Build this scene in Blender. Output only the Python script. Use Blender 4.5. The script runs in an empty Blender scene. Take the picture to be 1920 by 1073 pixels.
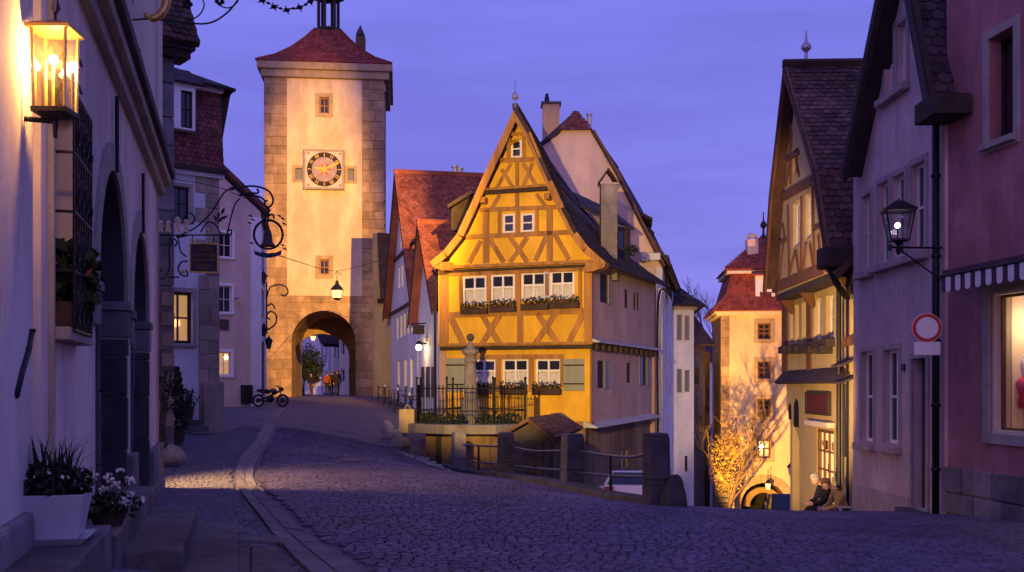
import bpy, bmesh, math, random
import numpy as np
from mathutils import Vector, Matrix
from mathutils.geometry import tessellate_polygon
random.seed(7)
R = math.radians
sc = bpy.context.scene
COL = sc.collection
# ------------------------------------------------------------------ camera
F, CX, HY, H = 2000.0, 960.0, 725.0, 1.6          # focal length and horizon in photo pixels, eye height
cam = bpy.data.cameras.new('camera'); camo = bpy.data.objects.new('camera', cam); COL.objects.link(camo)
camo.location = (0, 0, H); camo.rotation_euler = (R(90), 0, 0)
cam.sensor_width = 36; cam.lens = 36*F/1920; cam.shift_y = (HY-536.5)/1920; cam.clip_end = 4000; cam.clip_start = .05
sc.camera = camo
# ------------------------------------------------------------------ world: dusk sky
SUN_EL, SUN_AZ = 2.0, 200.0
w = bpy.data.worlds.new('World'); sc.world = w; w.use_nodes = True
nt = w.node_tree; nt.nodes.clear(); N = nt.nodes.new; L = nt.links.new
out = N('ShaderNodeOutputWorld'); bg = N('ShaderNodeBackground'); L(bg.outputs[0], out.inputs[0])
sky = N('ShaderNodeTexSky'); sky.sky_type = 'NISHITA'; sky.sun_disc = False
sky.sun_elevation = R(SUN_EL); sky.sun_rotation = R(SUN_AZ); sky.ozone_density = 4.0
tc = N('ShaderNodeTexCoord'); sep = N('ShaderNodeSeparateXYZ'); L(tc.outputs['Generated'], sep.inputs[0])
ramp = N('ShaderNodeValToRGB'); L(sep.outputs['Z'], ramp.inputs[0])
for i, (p, c) in enumerate([(0.0, (.300,.262,.860,1)), (.10, (.270,.248,.860,1)), (.30, (.225,.225,.850,1)), (.75, (.170,.185,.740,1))]):
    e = ramp.color_ramp.elements[i] if i < 2 else ramp.color_ramp.elements.new(p)
    e.position = p; e.color = c
mp = N('ShaderNodeMapping'); mp.inputs['Scale'].default_value = (1.2, 1.2, 8); L(tc.outputs['Generated'], mp.inputs[0])
nz = N('ShaderNodeTexNoise'); nz.inputs['Scale'].default_value = 2.2; nz.inputs['Detail'].default_value = 6; nz.inputs['Roughness'].default_value = .55
L(mp.outputs[0], nz.inputs['Vector'])
cr = N('ShaderNodeValToRGB'); cr.color_ramp.elements[0].position = .36; cr.color_ramp.elements[1].position = .62
cr.color_ramp.elements[0].color = (.80,.79,.83,1); cr.color_ramp.elements[1].color = (1,1,1,1); L(nz.outputs[0], cr.inputs[0])
mu = N('ShaderNodeMix'); mu.data_type = 'RGBA'; mu.blend_type = 'MULTIPLY'; mu.inputs[0].default_value = 1
L(ramp.outputs[0], mu.inputs[6]); L(cr.outputs[0], mu.inputs[7])
sk = N('ShaderNodeMix'); sk.data_type = 'RGBA'; sk.blend_type = 'MULTIPLY'; sk.inputs[0].default_value = 1
sk.inputs[7].default_value = (.016,.014,.03,1); L(sky.outputs[0], sk.inputs[6])       # a dusk share of the physical sky
ad = N('ShaderNodeMix'); ad.data_type = 'RGBA'; ad.blend_type = 'ADD'; ad.inputs[0].default_value = 1
L(mu.outputs[2], ad.inputs[6]); L(sk.outputs[2], ad.inputs[7])
L(ad.outputs[2], bg.inputs[0]); bg.inputs[1].default_value = 1.0
# after-glow of the sun that has just set behind the camera: a very weak, very wide sun
sl = bpy.data.lights.new('sun', 'SUN'); sl.energy = .5; sl.angle = R(60); sl.color = (.95,.50,.80)
so = bpy.data.objects.new('sun', sl); COL.objects.link(so); so.rotation_euler = (R(74), 0, R(-12))
vs = sc.view_settings; vs.view_transform = 'Standard'; vs.look = 'None'; vs.gamma = 1; vs.exposure = 0; vs.use_curve_mapping = False
sc.cycles.use_denoising = True
sc.cycles.max_bounces = 6; sc.cycles.diffuse_bounces = 3; sc.cycles.glossy_bounces = 2; sc.cycles.transmission_bounces = 4
sc.cycles.transparent_max_bounces = 8; sc.cycles.sample_clamp_indirect = 4; sc.cycles.use_light_tree = True
sc.cycles.caustics_reflective = False; sc.cycles.caustics_refractive = False

# ------------------------------------------------------------------ materials
def mat(name, col, rough=.85, var=.15, scale=2.0, bump=.25, bscale=30, metal=0, island=0, spec=.25, stain=.0, emit=None, est=0, hue=None, flow=False):
    m = bpy.data.materials.new(name); m.use_nodes = True
    t = m.node_tree; b = t.nodes['Principled BSDF']; n = t.nodes.new; l = t.links.new
    b.inputs['Roughness'].default_value = rough; b.inputs['Metallic'].default_value = metal; b.inputs['Specular IOR Level'].default_value = spec
    tcn = n('ShaderNodeTexCoord'); vec = tcn.outputs['Object']
    c2 = hue or col
    def mix(mode, a, bb, fac=1.0):
        x = n('ShaderNodeMix'); x.data_type = 'RGBA'; x.blend_type = mode
        for s, v in ((0, fac), (6, a), (7, bb)):
            if hasattr(v, 'links'): l(v, x.inputs[s])
            else: x.inputs[s].default_value = v if s == 0 else (v[0], v[1], v[2], 1)
        return x.outputs[2]
    n1 = n('ShaderNodeTexNoise'); n1.inputs['Scale'].default_value = scale; n1.inputs['Detail'].default_value = 6; n1.inputs['Roughness'].default_value = .65
    if flow:
        mpn = n('ShaderNodeMapping'); mpn.inputs['Scale'].default_value = (1, 1, .12); l(vec, mpn.inputs[0]); l(mpn.outputs[0], n1.inputs['Vector'])
    else: l(vec, n1.inputs['Vector'])
    cr = n('ShaderNodeValToRGB'); cr.color_ramp.elements[0].position = .3; cr.color_ramp.elements[1].position = .7; l(n1.outputs[0], cr.inputs[0])
    colr = mix('MIX', [c*(1-var) for c in col], [min(1, c*(1+var)) for c in c2], cr.outputs[0])
    if stain:
        n3 = n('ShaderNodeTexNoise'); n3.inputs['Scale'].default_value = .55; n3.inputs['Detail'].default_value = 8; n3.inputs['Roughness'].default_value = .7
        mp3 = n('ShaderNodeMapping'); mp3.inputs['Scale'].default_value = (1, 1, .35); mp3.inputs['Location'].default_value = (3, 1, 7); l(vec, mp3.inputs[0]); l(mp3.outputs[0], n3.inputs['Vector'])
        c3 = n('ShaderNodeValToRGB'); c3.color_ramp.elements[0].position = .42; c3.color_ramp.elements[1].position = .62
        k = 1-stain; c3.color_ramp.elements[0].color = (k, k*.98, k*.95, 1); c3.color_ramp.elements[1].color = (1, 1, 1, 1); l(n3.outputs[0], c3.inputs[0])
        colr = mix('MULTIPLY', colr, c3.outputs[0])
    if island:
        g = n('ShaderNodeNewGeometry'); oi = n('ShaderNodeObjectInfo')
        sm = n('ShaderNodeMath'); sm.operation = 'ADD'; l(g.outputs['Random Per Island'], sm.inputs[0]); l(oi.outputs['Random'], sm.inputs[1])
        fr = n('ShaderNodeMath'); fr.operation = 'FRACT'; l(sm.outputs[0], fr.inputs[0])
        mr = n('ShaderNodeMapRange'); mr.inputs['To Min'].default_value = 1-island; mr.inputs['To Max'].default_value = 1+island; l(fr.outputs[0], mr.inputs[0])
        cc = n('ShaderNodeCombineColor')
        for i in range(3): l(mr.outputs[0], cc.inputs[i])
        colr = mix('MULTIPLY', colr, cc.outputs[0])
    l(colr, b.inputs['Base Color'])
    if bump:
        n2 = n('ShaderNodeTexNoise'); n2.inputs['Scale'].default_value = bscale; n2.inputs['Detail'].default_value = 5; l(vec, n2.inputs['Vector'])
        bp = n('ShaderNodeBump'); bp.inputs['Strength'].default_value = bump; bp.inputs['Distance'].default_value = .02
        l(n2.outputs[0], bp.inputs['Height']); l(bp.outputs[0], b.inputs['Normal'])
    if emit:
        b.inputs['Emission Color'].default_value = (*emit, 1); b.inputs['Emission Strength'].default_value = est
    return m
def glass(name, tint=(1,1,1), tr=.95):
    m = bpy.data.materials.new(name); m.use_nodes = True; t = m.node_tree; t.nodes.clear(); n = t.nodes.new; l = t.links.new
    o = n('ShaderNodeOutputMaterial'); mx = n('ShaderNodeMixShader'); a = n('ShaderNodeBsdfTransparent'); g = n('ShaderNodeBsdfGlossy')
    lw = n('ShaderNodeLayerWeight'); pw = n('ShaderNodeMath'); pw.operation = 'POWER'; pw.inputs[1].default_value = 4; l(lw.outputs['Facing'], pw.inputs[0])
    fz = n('ShaderNodeMath'); fz.operation = 'MULTIPLY_ADD'; fz.inputs[1].default_value = .5; fz.inputs[2].default_value = .03; l(pw.outputs[0], fz.inputs[0])
    a.inputs[0].default_value = (*[c*tr for c in tint], 1); g.inputs['Roughness'].default_value = .05
    l(fz.outputs[0], mx.inputs[0]); l(a.outputs[0], mx.inputs[1]); l(g.outputs[0], mx.inputs[2]); l(mx.outputs[0], o.inputs[0])
    return m
def frosted():
    m = glass('lampglass', (1,.86,.6), .95); t = m.node_tree; n = t.nodes.new; l = t.links.new
    o = next(x for x in t.nodes if x.type == 'OUTPUT_MATERIAL'); src = o.inputs[0].links[0].from_socket
    tl = n('ShaderNodeBsdfTranslucent'); tl.inputs[0].default_value = (1,.74,.36,1); mx = n('ShaderNodeMixShader')
    nz = n('ShaderNodeTexNoise'); nz.inputs['Scale'].default_value = 9; mr = n('ShaderNodeMapRange'); mr.inputs['To Min'].default_value = .004; mr.inputs['To Max'].default_value = .03
    l(nz.outputs[0], mr.inputs[0]); l(mr.outputs[0], mx.inputs[0]); l(src, mx.inputs[1]); l(tl.outputs[0], mx.inputs[2]); l(mx.outputs[0], o.inputs[0]); return m
def emis(name, col, s): return mat(name, (.5,.45,.4), emit=col, est=s, bump=0, var=.05)

M = {}
def defmats():
    p = lambda k, *a, **kw: M.__setitem__(k, mat(k, *a, **kw))
    p('cobble', (.105,.080,.150), .6, .35, 1.5, .35, 60, island=.38, stain=.3, spec=.35)
    p('sett', (.15,.13,.16), .75, .25, 5, .35, 60, island=.25)
    p('slab', (.155,.135,.15), .7, .3, 3, .4, 50, island=.2)
    p('stepstone', (.15,.13,.135), .8, .4, 2.5, .5, 35, stain=.45, island=.15)
    p('joint', (.05,.048,.05), .95, .3, 8, .4, 60)
    p('gravel', (.35,.31,.28), .9, .4, 30, .8, 50)
    p('plaster_left', (.85,.70,.63), .9, .12, 1.2, .25, 60, stain=.32)
    p('plaster_cream', (.74,.64,.52), .9, .08, 1.5, .2, 60, stain=.15)
    p('plaster_white', (.80,.79,.81), .9, .08, 1.2, .2, 50, stain=.2)
    p('plaster_tower', (.84,.66,.40), .9, .10, .8, .25, 25, stain=.28)
    p('plaster_beige', (.68,.52,.44), .9, .10, 1.4, .2, 50, stain=.2)
    p('plaster_pinkbeige', (.72,.52,.42), .9, .07, 1.0, .15, 40, stain=.15)
    p('plaster_lilac', (.74,.53,.53), .9, .14, 1.5, .35, 40, stain=.32)
    p('plaster_pink', (.54,.24,.26), .9, .16, 1.5, .4, 40, stain=.42)
    p('plaster_yellow', (.86,.49,.045), .88, .10, 1.5, .3, 40, stain=.24)
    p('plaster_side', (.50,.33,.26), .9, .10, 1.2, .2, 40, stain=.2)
    p('plaster_tan', (.58,.43,.20), .9, .10, 1.4, .2, 50, stain=.18)
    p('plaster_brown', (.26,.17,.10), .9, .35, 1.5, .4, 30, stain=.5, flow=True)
    p('plaster_kob', (.84,.64,.36), .9, .09, .8, .15, 40, stain=.25)
    p('stone_tower', (.47,.32,.17), .9, .3, 1.8, .6, 14, island=.22, stain=.3)
    p('stone_grey', (.26,.23,.235), .9, .3, 2, .6, 16, island=.18, stain=.4)
    p('stone_trim', (.42,.37,.33), .9, .18, 3, .4, 30, stain=.2)
    p('stone_gold', (.50,.37,.20), .9, .2, 3, .4, 30, stain=.2)
    p('stone_warm', (.45,.36,.28), .9, .28, 2, .6, 16, island=.18, stain=.35)
    p('stone_pink', (.40,.30,.29), .9, .2, 3, .4, 25)
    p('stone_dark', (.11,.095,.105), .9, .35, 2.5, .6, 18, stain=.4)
    p('boulder', (.36,.30,.25), .92, .4, 2, .9, 9)
    p('timber_ochre', (.37,.18,.05), .75, .4, 4, .6, 18, flow=True)
    p('timber_brown', (.17,.075,.04), .8, .25, 4, .35, 18, flow=True)
    p('timber_dark', (.05,.035,.03), .8, .3, 4, .35, 18)
    p('tile_red', (.19,.045,.042), .85, .35, 1.2, .3, 20, island=.35, hue=(.17,.06,.055))
    p('tile_brown', (.15,.075,.06), .85, .4, 1.0, .35, 20, island=.4, stain=.4)
    p('tile_dark', (.055,.038,.045), .85, .4, 1.2, .35, 20, island=.4)
    p('tile_tower', (.27,.06,.04), .8, .25, .9, .3, 20, island=.35)
    p('iron', (.022,.02,.024), .5, .3, 20, .2, 60, metal=.6, spec=.4)
    p('steel', (.16,.15,.16), .35, .2, 20, .1, 60, metal=.9)
    p('lead', (.42,.42,.46), .45, .15, 4, .15, 20, metal=.4)
    p('gold', (.75,.48,.16), .35, .15, 10, .1, 30, metal=.85)
    p('goldpaint', (.78,.50,.10), .5, .1, 10, .1, 30)
    p('figure', (.75,.55,.36), .6, .15, 10, .2, 30)
    p('white_paint', (.80,.77,.74), .5, .05, 3, .08, 30)
    p('shutter_green', (.27,.29,.22), .7, .12, 4, .2, 20, flow=True)
    p('shutter_blue', (.20,.22,.30), .7, .12, 4, .2, 20, flow=True)
    p('shutter_grey', (.22,.19,.20), .7, .12, 4, .2, 20, flow=True)
    p('pane', (.02,.02,.026), .06, .2, 1, 0, spec=.6)
    p('curtain', (.80,.76,.72), .9, .10, 9, .4, 30)
    p('wood_door', (.055,.04,.038), .6, .3, 3, .3, 25, flow=True)
    p('wood_box', (.06,.035,.025), .8, .3, 4, .3, 20)
    p('leaf', (.022,.034,.016), .7, .4, 5, 0, island=.5)
    p('leaf_dry', (.28,.19,.05), .75, .3, 5, 0, island=.4)
    p('leaf_red', (.13,.035,.03), .7, .4, 5, 0, island=.5)
    p('blossom', (.62,.55,.56), .7, .2, 5, 0, island=.3)
    p('soil', (.035,.028,.022), .95, .3, 20, .6, 40)
    p('bark', (.09,.065,.045), .9, .35, 5, .8, 14)
    p('pot_white', (.62,.60,.62), .45, .06, 5, .08, 50, stain=.12)
    p('black', (.012,.011,.012), .6, .2, 5, .1, 30)
    p('dark_red', (.10,.02,.022), .6, .15, 5, .1, 30)
    p('sign_blue', (.03,.035,.10), .55, .2, 5, .1, 30)
    p('sign_wood', (.10,.06,.045), .7, .3, 6, .3, 20)
    p('red_paint', (.55,.035,.02), .45, .08, 5, .05, 30)
    p('car_white', (.74,.70,.68), .25, .04, 2, 0, spec=.5)
    p('car_dark', (.02,.022,.03), .22, .1, 2, 0, spec=.6)
    p('rubber', (.02,.02,.02), .8, .2, 10, .2, 40)
    p('tail_light', (.35,.02,.015), .25, .1, 5, 0, spec=.5)
    p('skin', (.55,.33,.24), .6, .08, 8, .05, 40)
    p('cloth_tan', (.55,.36,.11), .9, .12, 6, .4, 40)
    p('cloth_dark', (.022,.02,.026), .95, .2, 6, .4, 40)
    p('cloth_brown', (.09,.055,.04), .95, .2, 6, .4, 40)
    p('cloth_orange', (.28,.065,.02), .9, .15, 6, .4, 40)
    p('hair_grey', (.30,.27,.26), .8, .2, 30, .5, 60)
    p('hair_brown', (.10,.06,.035), .8, .2, 30, .5, 60)
    p('bench_white', (.62,.56,.52), .7, .1, 6, .2, 30)
    p('hill', (.03,.035,.022), .95, .5, .06, 0)
    p('awning_dark', (.10,.05,.07), .9, .15, 4, .2, 40)
    p('shop_wall', (.80,.62,.44), .9, .08, 2, .1, 30)
    p('wire', (.03,.03,.03), .7, .1, 5, 0)
    M['glass'] = glass('glass'); M['lampglass'] = frosted()
    M['bulb'] = emis('bulb', (1,.72,.36), 40); M['bulb_soft'] = emis('bulb_soft', (1,.50,.13), 3.5); M['bulb_white'] = emis('bulb_white', (.9,.8,1), 14)
    M['lit'] = emis('lit', (1,.55,.16), 1.1); M['lit_soft'] = emis('lit_soft', (1,.52,.15), .5)
    M['lens'] = emis('lens', (1,.7,.35), 6)
    M['lit_shop'] = emis('lit_shop', (1,.60,.20), 2.2)
defmats()

# ------------------------------------------------------------------ mesh helpers
def P(px, py, Y): return Vector(((px-CX)/F*Y, Y, H-(py-HY)/F*Y))
class Wall:
    """vertical plane; u runs left to right seen from outside, n points outwards"""
    def __init__(s, o, u):
        s.o = Vector((o[0], o[1])); s.u = Vector((u[0], u[1])).normalized(); s.n = Vector((s.u.y, -s.u.x))
    def pt(s, a, z, c=0): return Vector((s.o.x+s.u.x*a+s.n.x*c, s.o.y+s.u.y*a+s.n.y*c, z))
    def hit(s, px, py, c=0):
        d = Vector(((px-CX)/F, 1.0)); oc = s.o+s.n*c
        t = oc.dot(s.n)/d.dot(s.n); q = d*t-s.o
        return (q.dot(s.u), H-(py-HY)/F*t)
    def poly(s, pts, c=0): return [s.hit(x, y, c) for x, y in pts]
    def rect(s, x0, y0, x1, y1, c=0):
        ym = (y0+y1)/2; xm = (x0+x1)/2
        return (s.hit(x0, ym, c)[0], s.hit(x1, ym, c)[0], s.hit(xm, y1, c)[1], s.hit(xm, y0, c)[1])
def wall_px(pa, Ya, pb, Yb):
    A = Vector(((pa-CX)/F*Ya, Ya)); B = Vector(((pb-CX)/F*Yb, Yb)); W = Wall(A, B-A); W.len = (B-A).length; return W
class MB:
    def __init__(s): s.v = []; s.f = []
    def add(s, vs, fs):
        o = len(s.v); s.v += [tuple(v) for v in vs]; s.f += [tuple(i+o for i in f) for f in fs]; return s
    def box8(s, p): return s.add(p, [(0,1,2,3),(7,6,5,4),(0,4,5,1),(1,5,6,2),(2,6,7,3),(3,7,4,0)])
    def box(s, x0, x1, y0, y1, z0, z1):
        return s.box8([(x0,y0,z0),(x1,y0,z0),(x1,y1,z0),(x0,y1,z0),(x0,y0,z1),(x1,y0,z1),(x1,y1,z1),(x0,y1,z1)])
    def wbox(s, W, a0, a1, z0, z1, c0, c1):
        return s.box8([W.pt(a0,z0,c1),W.pt(a1,z0,c1),W.pt(a1,z0,c0),W.pt(a0,z0,c0),W.pt(a0,z1,c1),W.pt(a1,z1,c1),W.pt(a1,z1,c0),W.pt(a0,z1,c0)])
    def prism(s, W, pts, c0, c1, holes=()):
        loops = [list(pts)]+[list(h) for h in holes]; flat = [q for lp in loops for q in lp]
        tri = tessellate_polygon([[Vector((q[0], q[1], 0)) for q in lp] for lp in loops])
        n = len(flat); vs = [W.pt(a, z, c1) for a, z in flat]+[W.pt(a, z, c0) for a, z in flat]
        fs = [tuple(t) for t in tri]+[(t[2]+n, t[1]+n, t[0]+n) for t in tri]; k = 0
        for lp in loops:
            m = len(lp)
            for i in range(m): j = (i+1) % m; fs.append((k+i, k+j, k+j+n, k+i+n))
            k += m
        return s.add(vs, fs)
    def beam(s, W, p, q, wd, c0, c1):
        p = Vector(p); q = Vector(q); d = (q-p).normalized(); t = Vector((-d.y, d.x))*wd/2
        return s.prism(W, [p-t, q-t, q+t, p+t], c0, c1)
    def slab(s, q, t):
        q = [Vector(x) for x in q]; n = (q[1]-q[0]).cross(q[3]-q[0]).normalized()*t
        return s.box8([x-n for x in q]+q)
    def tube(s, pts, r, seg=6, closed=False):
        pts = [Vector(x) for x in pts]; m = len(pts); vs = []; fs = []
        rr = r if isinstance(r, (list, tuple)) else [r]*m; ref = None
        for i in range(m):
            a = pts[(i-1) % m] if closed or i else pts[0]; b = pts[(i+1) % m] if closed or i < m-1 else pts[-1]
            d = (b-a).normalized() if (b-a).length > 1e-9 else Vector((0,0,1))
            if ref is None: ref = d.orthogonal().normalized()
            x = ref-d*ref.dot(d); x = x.normalized() if x.length > 1e-6 else d.orthogonal().normalized(); ref = x
            y = d.cross(x)
            for k in range(seg):
                t = 2*math.pi*k/seg; vs.append(pts[i]+(x*math.cos(t)+y*math.sin(t))*rr[i])
        for i in range(m if closed else m-1):
            j = (i+1) % m
            for k in range(seg): fs.append((i*seg+k, i*seg+(k+1) % seg, j*seg+(k+1) % seg, j*seg+k))
        if not closed: fs += [tuple(range(seg))[::-1], tuple((m-1)*seg+k for k in range(seg))]
        return s.add(vs, fs)
    def lathe(s, prof, c, seg=12):
        c = Vector(c); vs = []; fs = []; m = len(prof)
        for r, z in prof:
            for k in range(seg): t = 2*math.pi*(k+.5)/seg; vs.append((c.x+r*math.cos(t), c.y+r*math.sin(t), c.z+z))
        for i in range(m-1):
            for k in range(seg): fs.append((i*seg+k, i*seg+(k+1) % seg, (i+1)*seg+(k+1) % seg, (i+1)*seg+k))
        fs += [tuple(range(seg))[::-1], tuple((m-1)*seg+k for k in range(seg))]
        return s.add(vs, fs)
    def ball(s, c, r, seg=10, sz=1.0):
        return s.lathe([(max(.001, r*math.sin(math.pi*i/6)), -r*sz*math.cos(math.pi*i/6)) for i in range(7)], c, seg)
    def disc(s, c, n, r, t, seg=20):
        c = Vector(c); n = Vector(n).normalized(); return s.tube([c, c+n*t], r, seg)
    def build(s, name, m, parent=None, smooth=False, bevel=0, recalc=True):
        me = bpy.data.meshes.new(name); o0 = wl(parent)
        me.from_pydata([(v[0]-o0[0], v[1]-o0[1], v[2]-o0[2]) for v in s.v], [], s.f)
        if recalc:
            bm = bmesh.new(); bm.from_mesh(me); bmesh.ops.recalc_face_normals(bm, faces=bm.faces); bm.to_mesh(me); bm.free()
        me.materials.append(M[m] if isinstance(m, str) else m)
        if smooth: me.polygons.foreach_set('use_smooth', [True]*len(me.polygons))
        o = bpy.data.objects.new(name, me); COL.objects.link(o); o['loc0'] = o0 if parent else (0., 0., 0.)
        if parent: o.parent = parent
        if bevel:
            b = o.modifiers.new('bevel', 'BEVEL'); b.width = bevel; b.segments = 2; b.limit_method = 'ANGLE'; b.angle_limit = R(40)
        return o
def wl(p): return tuple(p['loc0']) if p is not None else (0., 0., 0.)
def tag(o, label=None, cat=None, group=None, kind=None):
    for k, v in (('label', label), ('category', cat), ('group', group), ('kind', kind)):
        if v: o[k] = v
    return o
def thing(name, label, cat, loc, group=None):
    o = bpy.data.objects.new(name, None); COL.objects.link(o); o.location = loc; o['loc0'] = tuple(float(x) for x in loc)
    o.empty_display_size = .2
    return tag(o, label, cat, group)
def lamp(parent, loc, kind, power, color, radius=.05, aim=None, size=60, blend=.3, name='bulb_light'):
    d = bpy.data.lights.new(name, kind); d.energy = power; d.color = color; d.shadow_soft_size = radius
    if kind == 'SPOT': d.spot_size = R(size); d.spot_blend = blend
    o = bpy.data.objects.new(name, d); COL.objects.link(o); o0 = wl(parent)
    o.location = Vector(loc)-Vector(o0)
    if aim is not None: o.rotation_euler = (Vector(aim)-Vector(loc)).to_track_quat('-Z', 'Y').to_euler()
    if parent: o.parent = parent
    return o
def rectloop(r, g=0): return [(r[0]-g, r[2]-g), (r[1]+g, r[2]-g), (r[1]+g, r[3]+g), (r[0]-g, r[3]+g)]
def arch(a0, a1, zb, zs, n=14, k=1.0):
    """outline of a round-headed opening from (a0,zb) over the arc to (a1,zb); k scales the rise"""
    c = (a0+a1)/2; r = (a1-a0)/2
    return [(a0, zb)]+[(c-r*math.cos(math.pi*i/n), zs+k*r*math.sin(math.pi*i/n)) for i in range(n+1)]+[(a1, zb)]
def window(par, W, r, cols=2, rows=2, fm='white_paint', pm='pane', rec=.12, fw=.05, mw=.03, sill=None, surround=None, sw=.12, curtain=False, lit=None, label=None, sproud=.04, split=None, deep=.12):
    a0, a1, z0, z1 = r; cb = -rec-.06; m = MB()
    m.prism(W, rectloop(r), cb, -rec, [rectloop(r, -fw)])
    xs = [a0+fw+(a1-a0-2*fw)*i/cols for i in range(cols+1)]
    zs = [z0+fw+(z1-z0-2*fw)*i/rows for i in range(rows+1)]
    if split and rows == 2: zs[1] = z0+(z1-z0)*split
    for x in xs[1:-1]: m.wbox(W, x-mw/2, x+mw/2, z0+fw, z1-fw, cb+.005, -rec-.004)
    for z in zs[1:-1]: m.wbox(W, a0+fw, a1-fw, z-mw/2, z+mw/2, cb+.008, -rec-.007)
    win = m.build('window', fm, par)
    if label: win['label'] = label
    for i in range(cols):
        for j in range(rows):
            low = curtain and j < max(1, rows//2)
            MB().wbox(W, xs[i]+.002, xs[i+1]-.002, zs[j]+.002, zs[j+1]-.002, cb+.02, cb+.028).build('pane', 'glass' if (low or lit) else pm, win)
    if curtain:
        zt = zs[max(1, rows//2)]
        mb = MB(); k = 26; vs = []
        for i in range(k+1):
            a = a0+fw+(a1-a0-2*fw)*i/k; c = cb-.04+.014*math.sin(i*1.9)+.006*math.sin(i*5.1)
            vs += [W.pt(a, z0+fw, c), W.pt(a, zt-.01, c)]
        mb.add(vs, [(2*i, 2*i+2, 2*i+3, 2*i+1) for i in range(k)]); mb.build('curtain', 'curtain', win, smooth=True, recalc=False)
        MB().wbox(W, a0, a1, z0, z1, cb-.12, cb-.10).build('dark_interior', 'black', win)
    if lit: MB().wbox(W, a0+.01, a1-.01, z0+.01, z1-.01, cb-deep, cb-deep+.02).build('lit_interior', lit, win)
    if sill: MB().wbox(W, a0-.1, a1+.1, z0-.1, z0, -rec+.01, .14).build('sill', sill, win, bevel=.012)
    if surround:
        MB().prism(W, rectloop(r, sw), -.01, sproud, [rectloop(r, 0)]).build('surround', surround, win, bevel=.01)
    return win
def shutter(par, W, r, m, c=.02, slats=6):
    a0, a1, z0, z1 = r; b = MB(); b.prism(W, rectloop(r), c, c+.04, [rectloop(r, -.06)])
    s = b.build('shutter', m, par); b = MB(); n = slats
    for i in range(n):
        za = z0+.06+(z1-z0-.12)*i/n; b = MB(); b.wbox(W, a0+.055, a1-.055, za+.006, za+(z1-z0-.12)/n-.006, c+.005, c+.03); b.build('slat', m, s)
    return s
def stretch(W, r, g): return (r[0]-g, r[1]+g, r[2]-g, r[3]+g)
def foliage_mb(c, rad, n, size, rnd, up=.3, shell=.35):
    m = MB(); c = Vector(c)
    for _ in range(n):
        while True:
            d = Vector((rnd.uniform(-1,1), rnd.uniform(-1,1), rnd.uniform(-1,1)))
            if shell < d.length < 1: break
        p = c+Vector((d.x*rad[0], d.y*rad[1], d.z*rad[2]))
        a = Vector((rnd.gauss(0,1), rnd.gauss(0,1), rnd.gauss(up,.8))).normalized(); b = a.orthogonal().normalized()
        b = Matrix.Rotation(rnd.uniform(0, 6.3), 3, a) @ b; s = size*rnd.uniform(.6, 1.4)
        m.add([p-b*s*.28, p+a*s*.5+b*s*.02, p+b*s*.28, p-a*s*.5], [(0,1,2,3)])
    return m
def blocks(par, W, a0, a1, z0, z1, rh, bw, m, c0, c1, rnd, skip=None, name='stone_block', gap=.012, jit=.02, bevel=0):
    z = z0; row = 0; n = 0
    while z < z1-.05:
        h = min(rh*rnd.uniform(.8, 1.2), z1-z)
        if z1-(z+h) < rh*.35: h = z1-z
        a = a0; first = True
        while a < a1-.02:
            wd = bw*rnd.uniform(.75, 1.3)*(.55 if first and row % 2 else 1); first = False
            if a1-(a+wd) < bw*.4: wd = a1-a
            r = (a+gap, a+wd-gap, z+gap, z+h-gap)
            if not (skip and skip(r)):
                MB().wbox(W, *r, c0, c1+rnd.uniform(-jit, jit)).build(name, m, par, bevel=bevel); n += 1
            a += wd
        z += h; row += 1
    return n
def roof_tiles(par, q, m, tw=.19, th=.17, parts=0, name='roof_tiles', lift=.03, seed=1):
    """beaver-tail tiles laid on the quad q = eaves left, eaves right, top right, top left"""
    rnd = random.Random(seed); A, B, C, D = [Vector(x) for x in q]
    nrm = (B-A).cross(D-A).normalized(); rows = max(2, int(((D-A).length+(C-B).length)/2/th)); o0 = Vector(wl(par)); mb = MB(); tl = []
    for j in range(rows):
        t = j/rows; e0 = A.lerp(D, t); e1 = B.lerp(C, t); d = (e1-e0); Ln = d.length
        if Ln < tw: continue
        d.normalize(); up = ((D.lerp(C, .5))-(A.lerp(B, .5))).normalized(); n = int(Ln/tw); off = (j % 2)*.5
        for i in range(n+1):
            x0 = max(0, (i-off)*tw); x1 = min(Ln, (i+1-off)*tw)
            if x1-x0 < .05: continue
            tl.append((e0, d, up, x0+.006, x1-.006, rnd.uniform(-.012, .012), rnd.uniform(0, .012)))
    def geo(T):
        e0, d, up, x0, x1, dz, dn = T; wd = x1-x0; xm = (x0+x1)/2
        out = []
        for (x, y, hh) in ((x0, .03, 1), (x0+wd*.22, -.015, 1), (x1-wd*.22, -.015, 1), (x1, .03, 1), (x1, th*1.25, 0), (x0, th*1.25, 0)):
            out.append(e0+d*x+up*(y+dz)+nrm*(lift*.35+(lift if hh else 0)+dn))
        lo = [p-nrm*.018 for p in out[:4]]
        return out+lo, [(0,1,2,3,4,5), (6,7,1,0), (7,8,2,1), (8,9,3,2)]
    if parts:
        tl.sort(key=lambda T: (T[0]+T[1]*T[3]-Vector((0,0,H))).length)
        for T in tl[:parts]: b = MB(); b.add(*geo(T)); b.build('roof_tile', m, par, recalc=False)
        tl = tl[parts:]
    for T in tl: mb.add(*geo(T))
    if mb.v: tag(mb.build(name, m, par, recalc=False), kind='stuff')
def curve_px(W, pts, c=0, n=0):
    """pixels -> points on a wall plane, smoothed by Catmull-Rom"""
    q = [W.pt(*W.hit(x, y, c), c) for x, y in pts]; return smooth(q, n) if n else q
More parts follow.
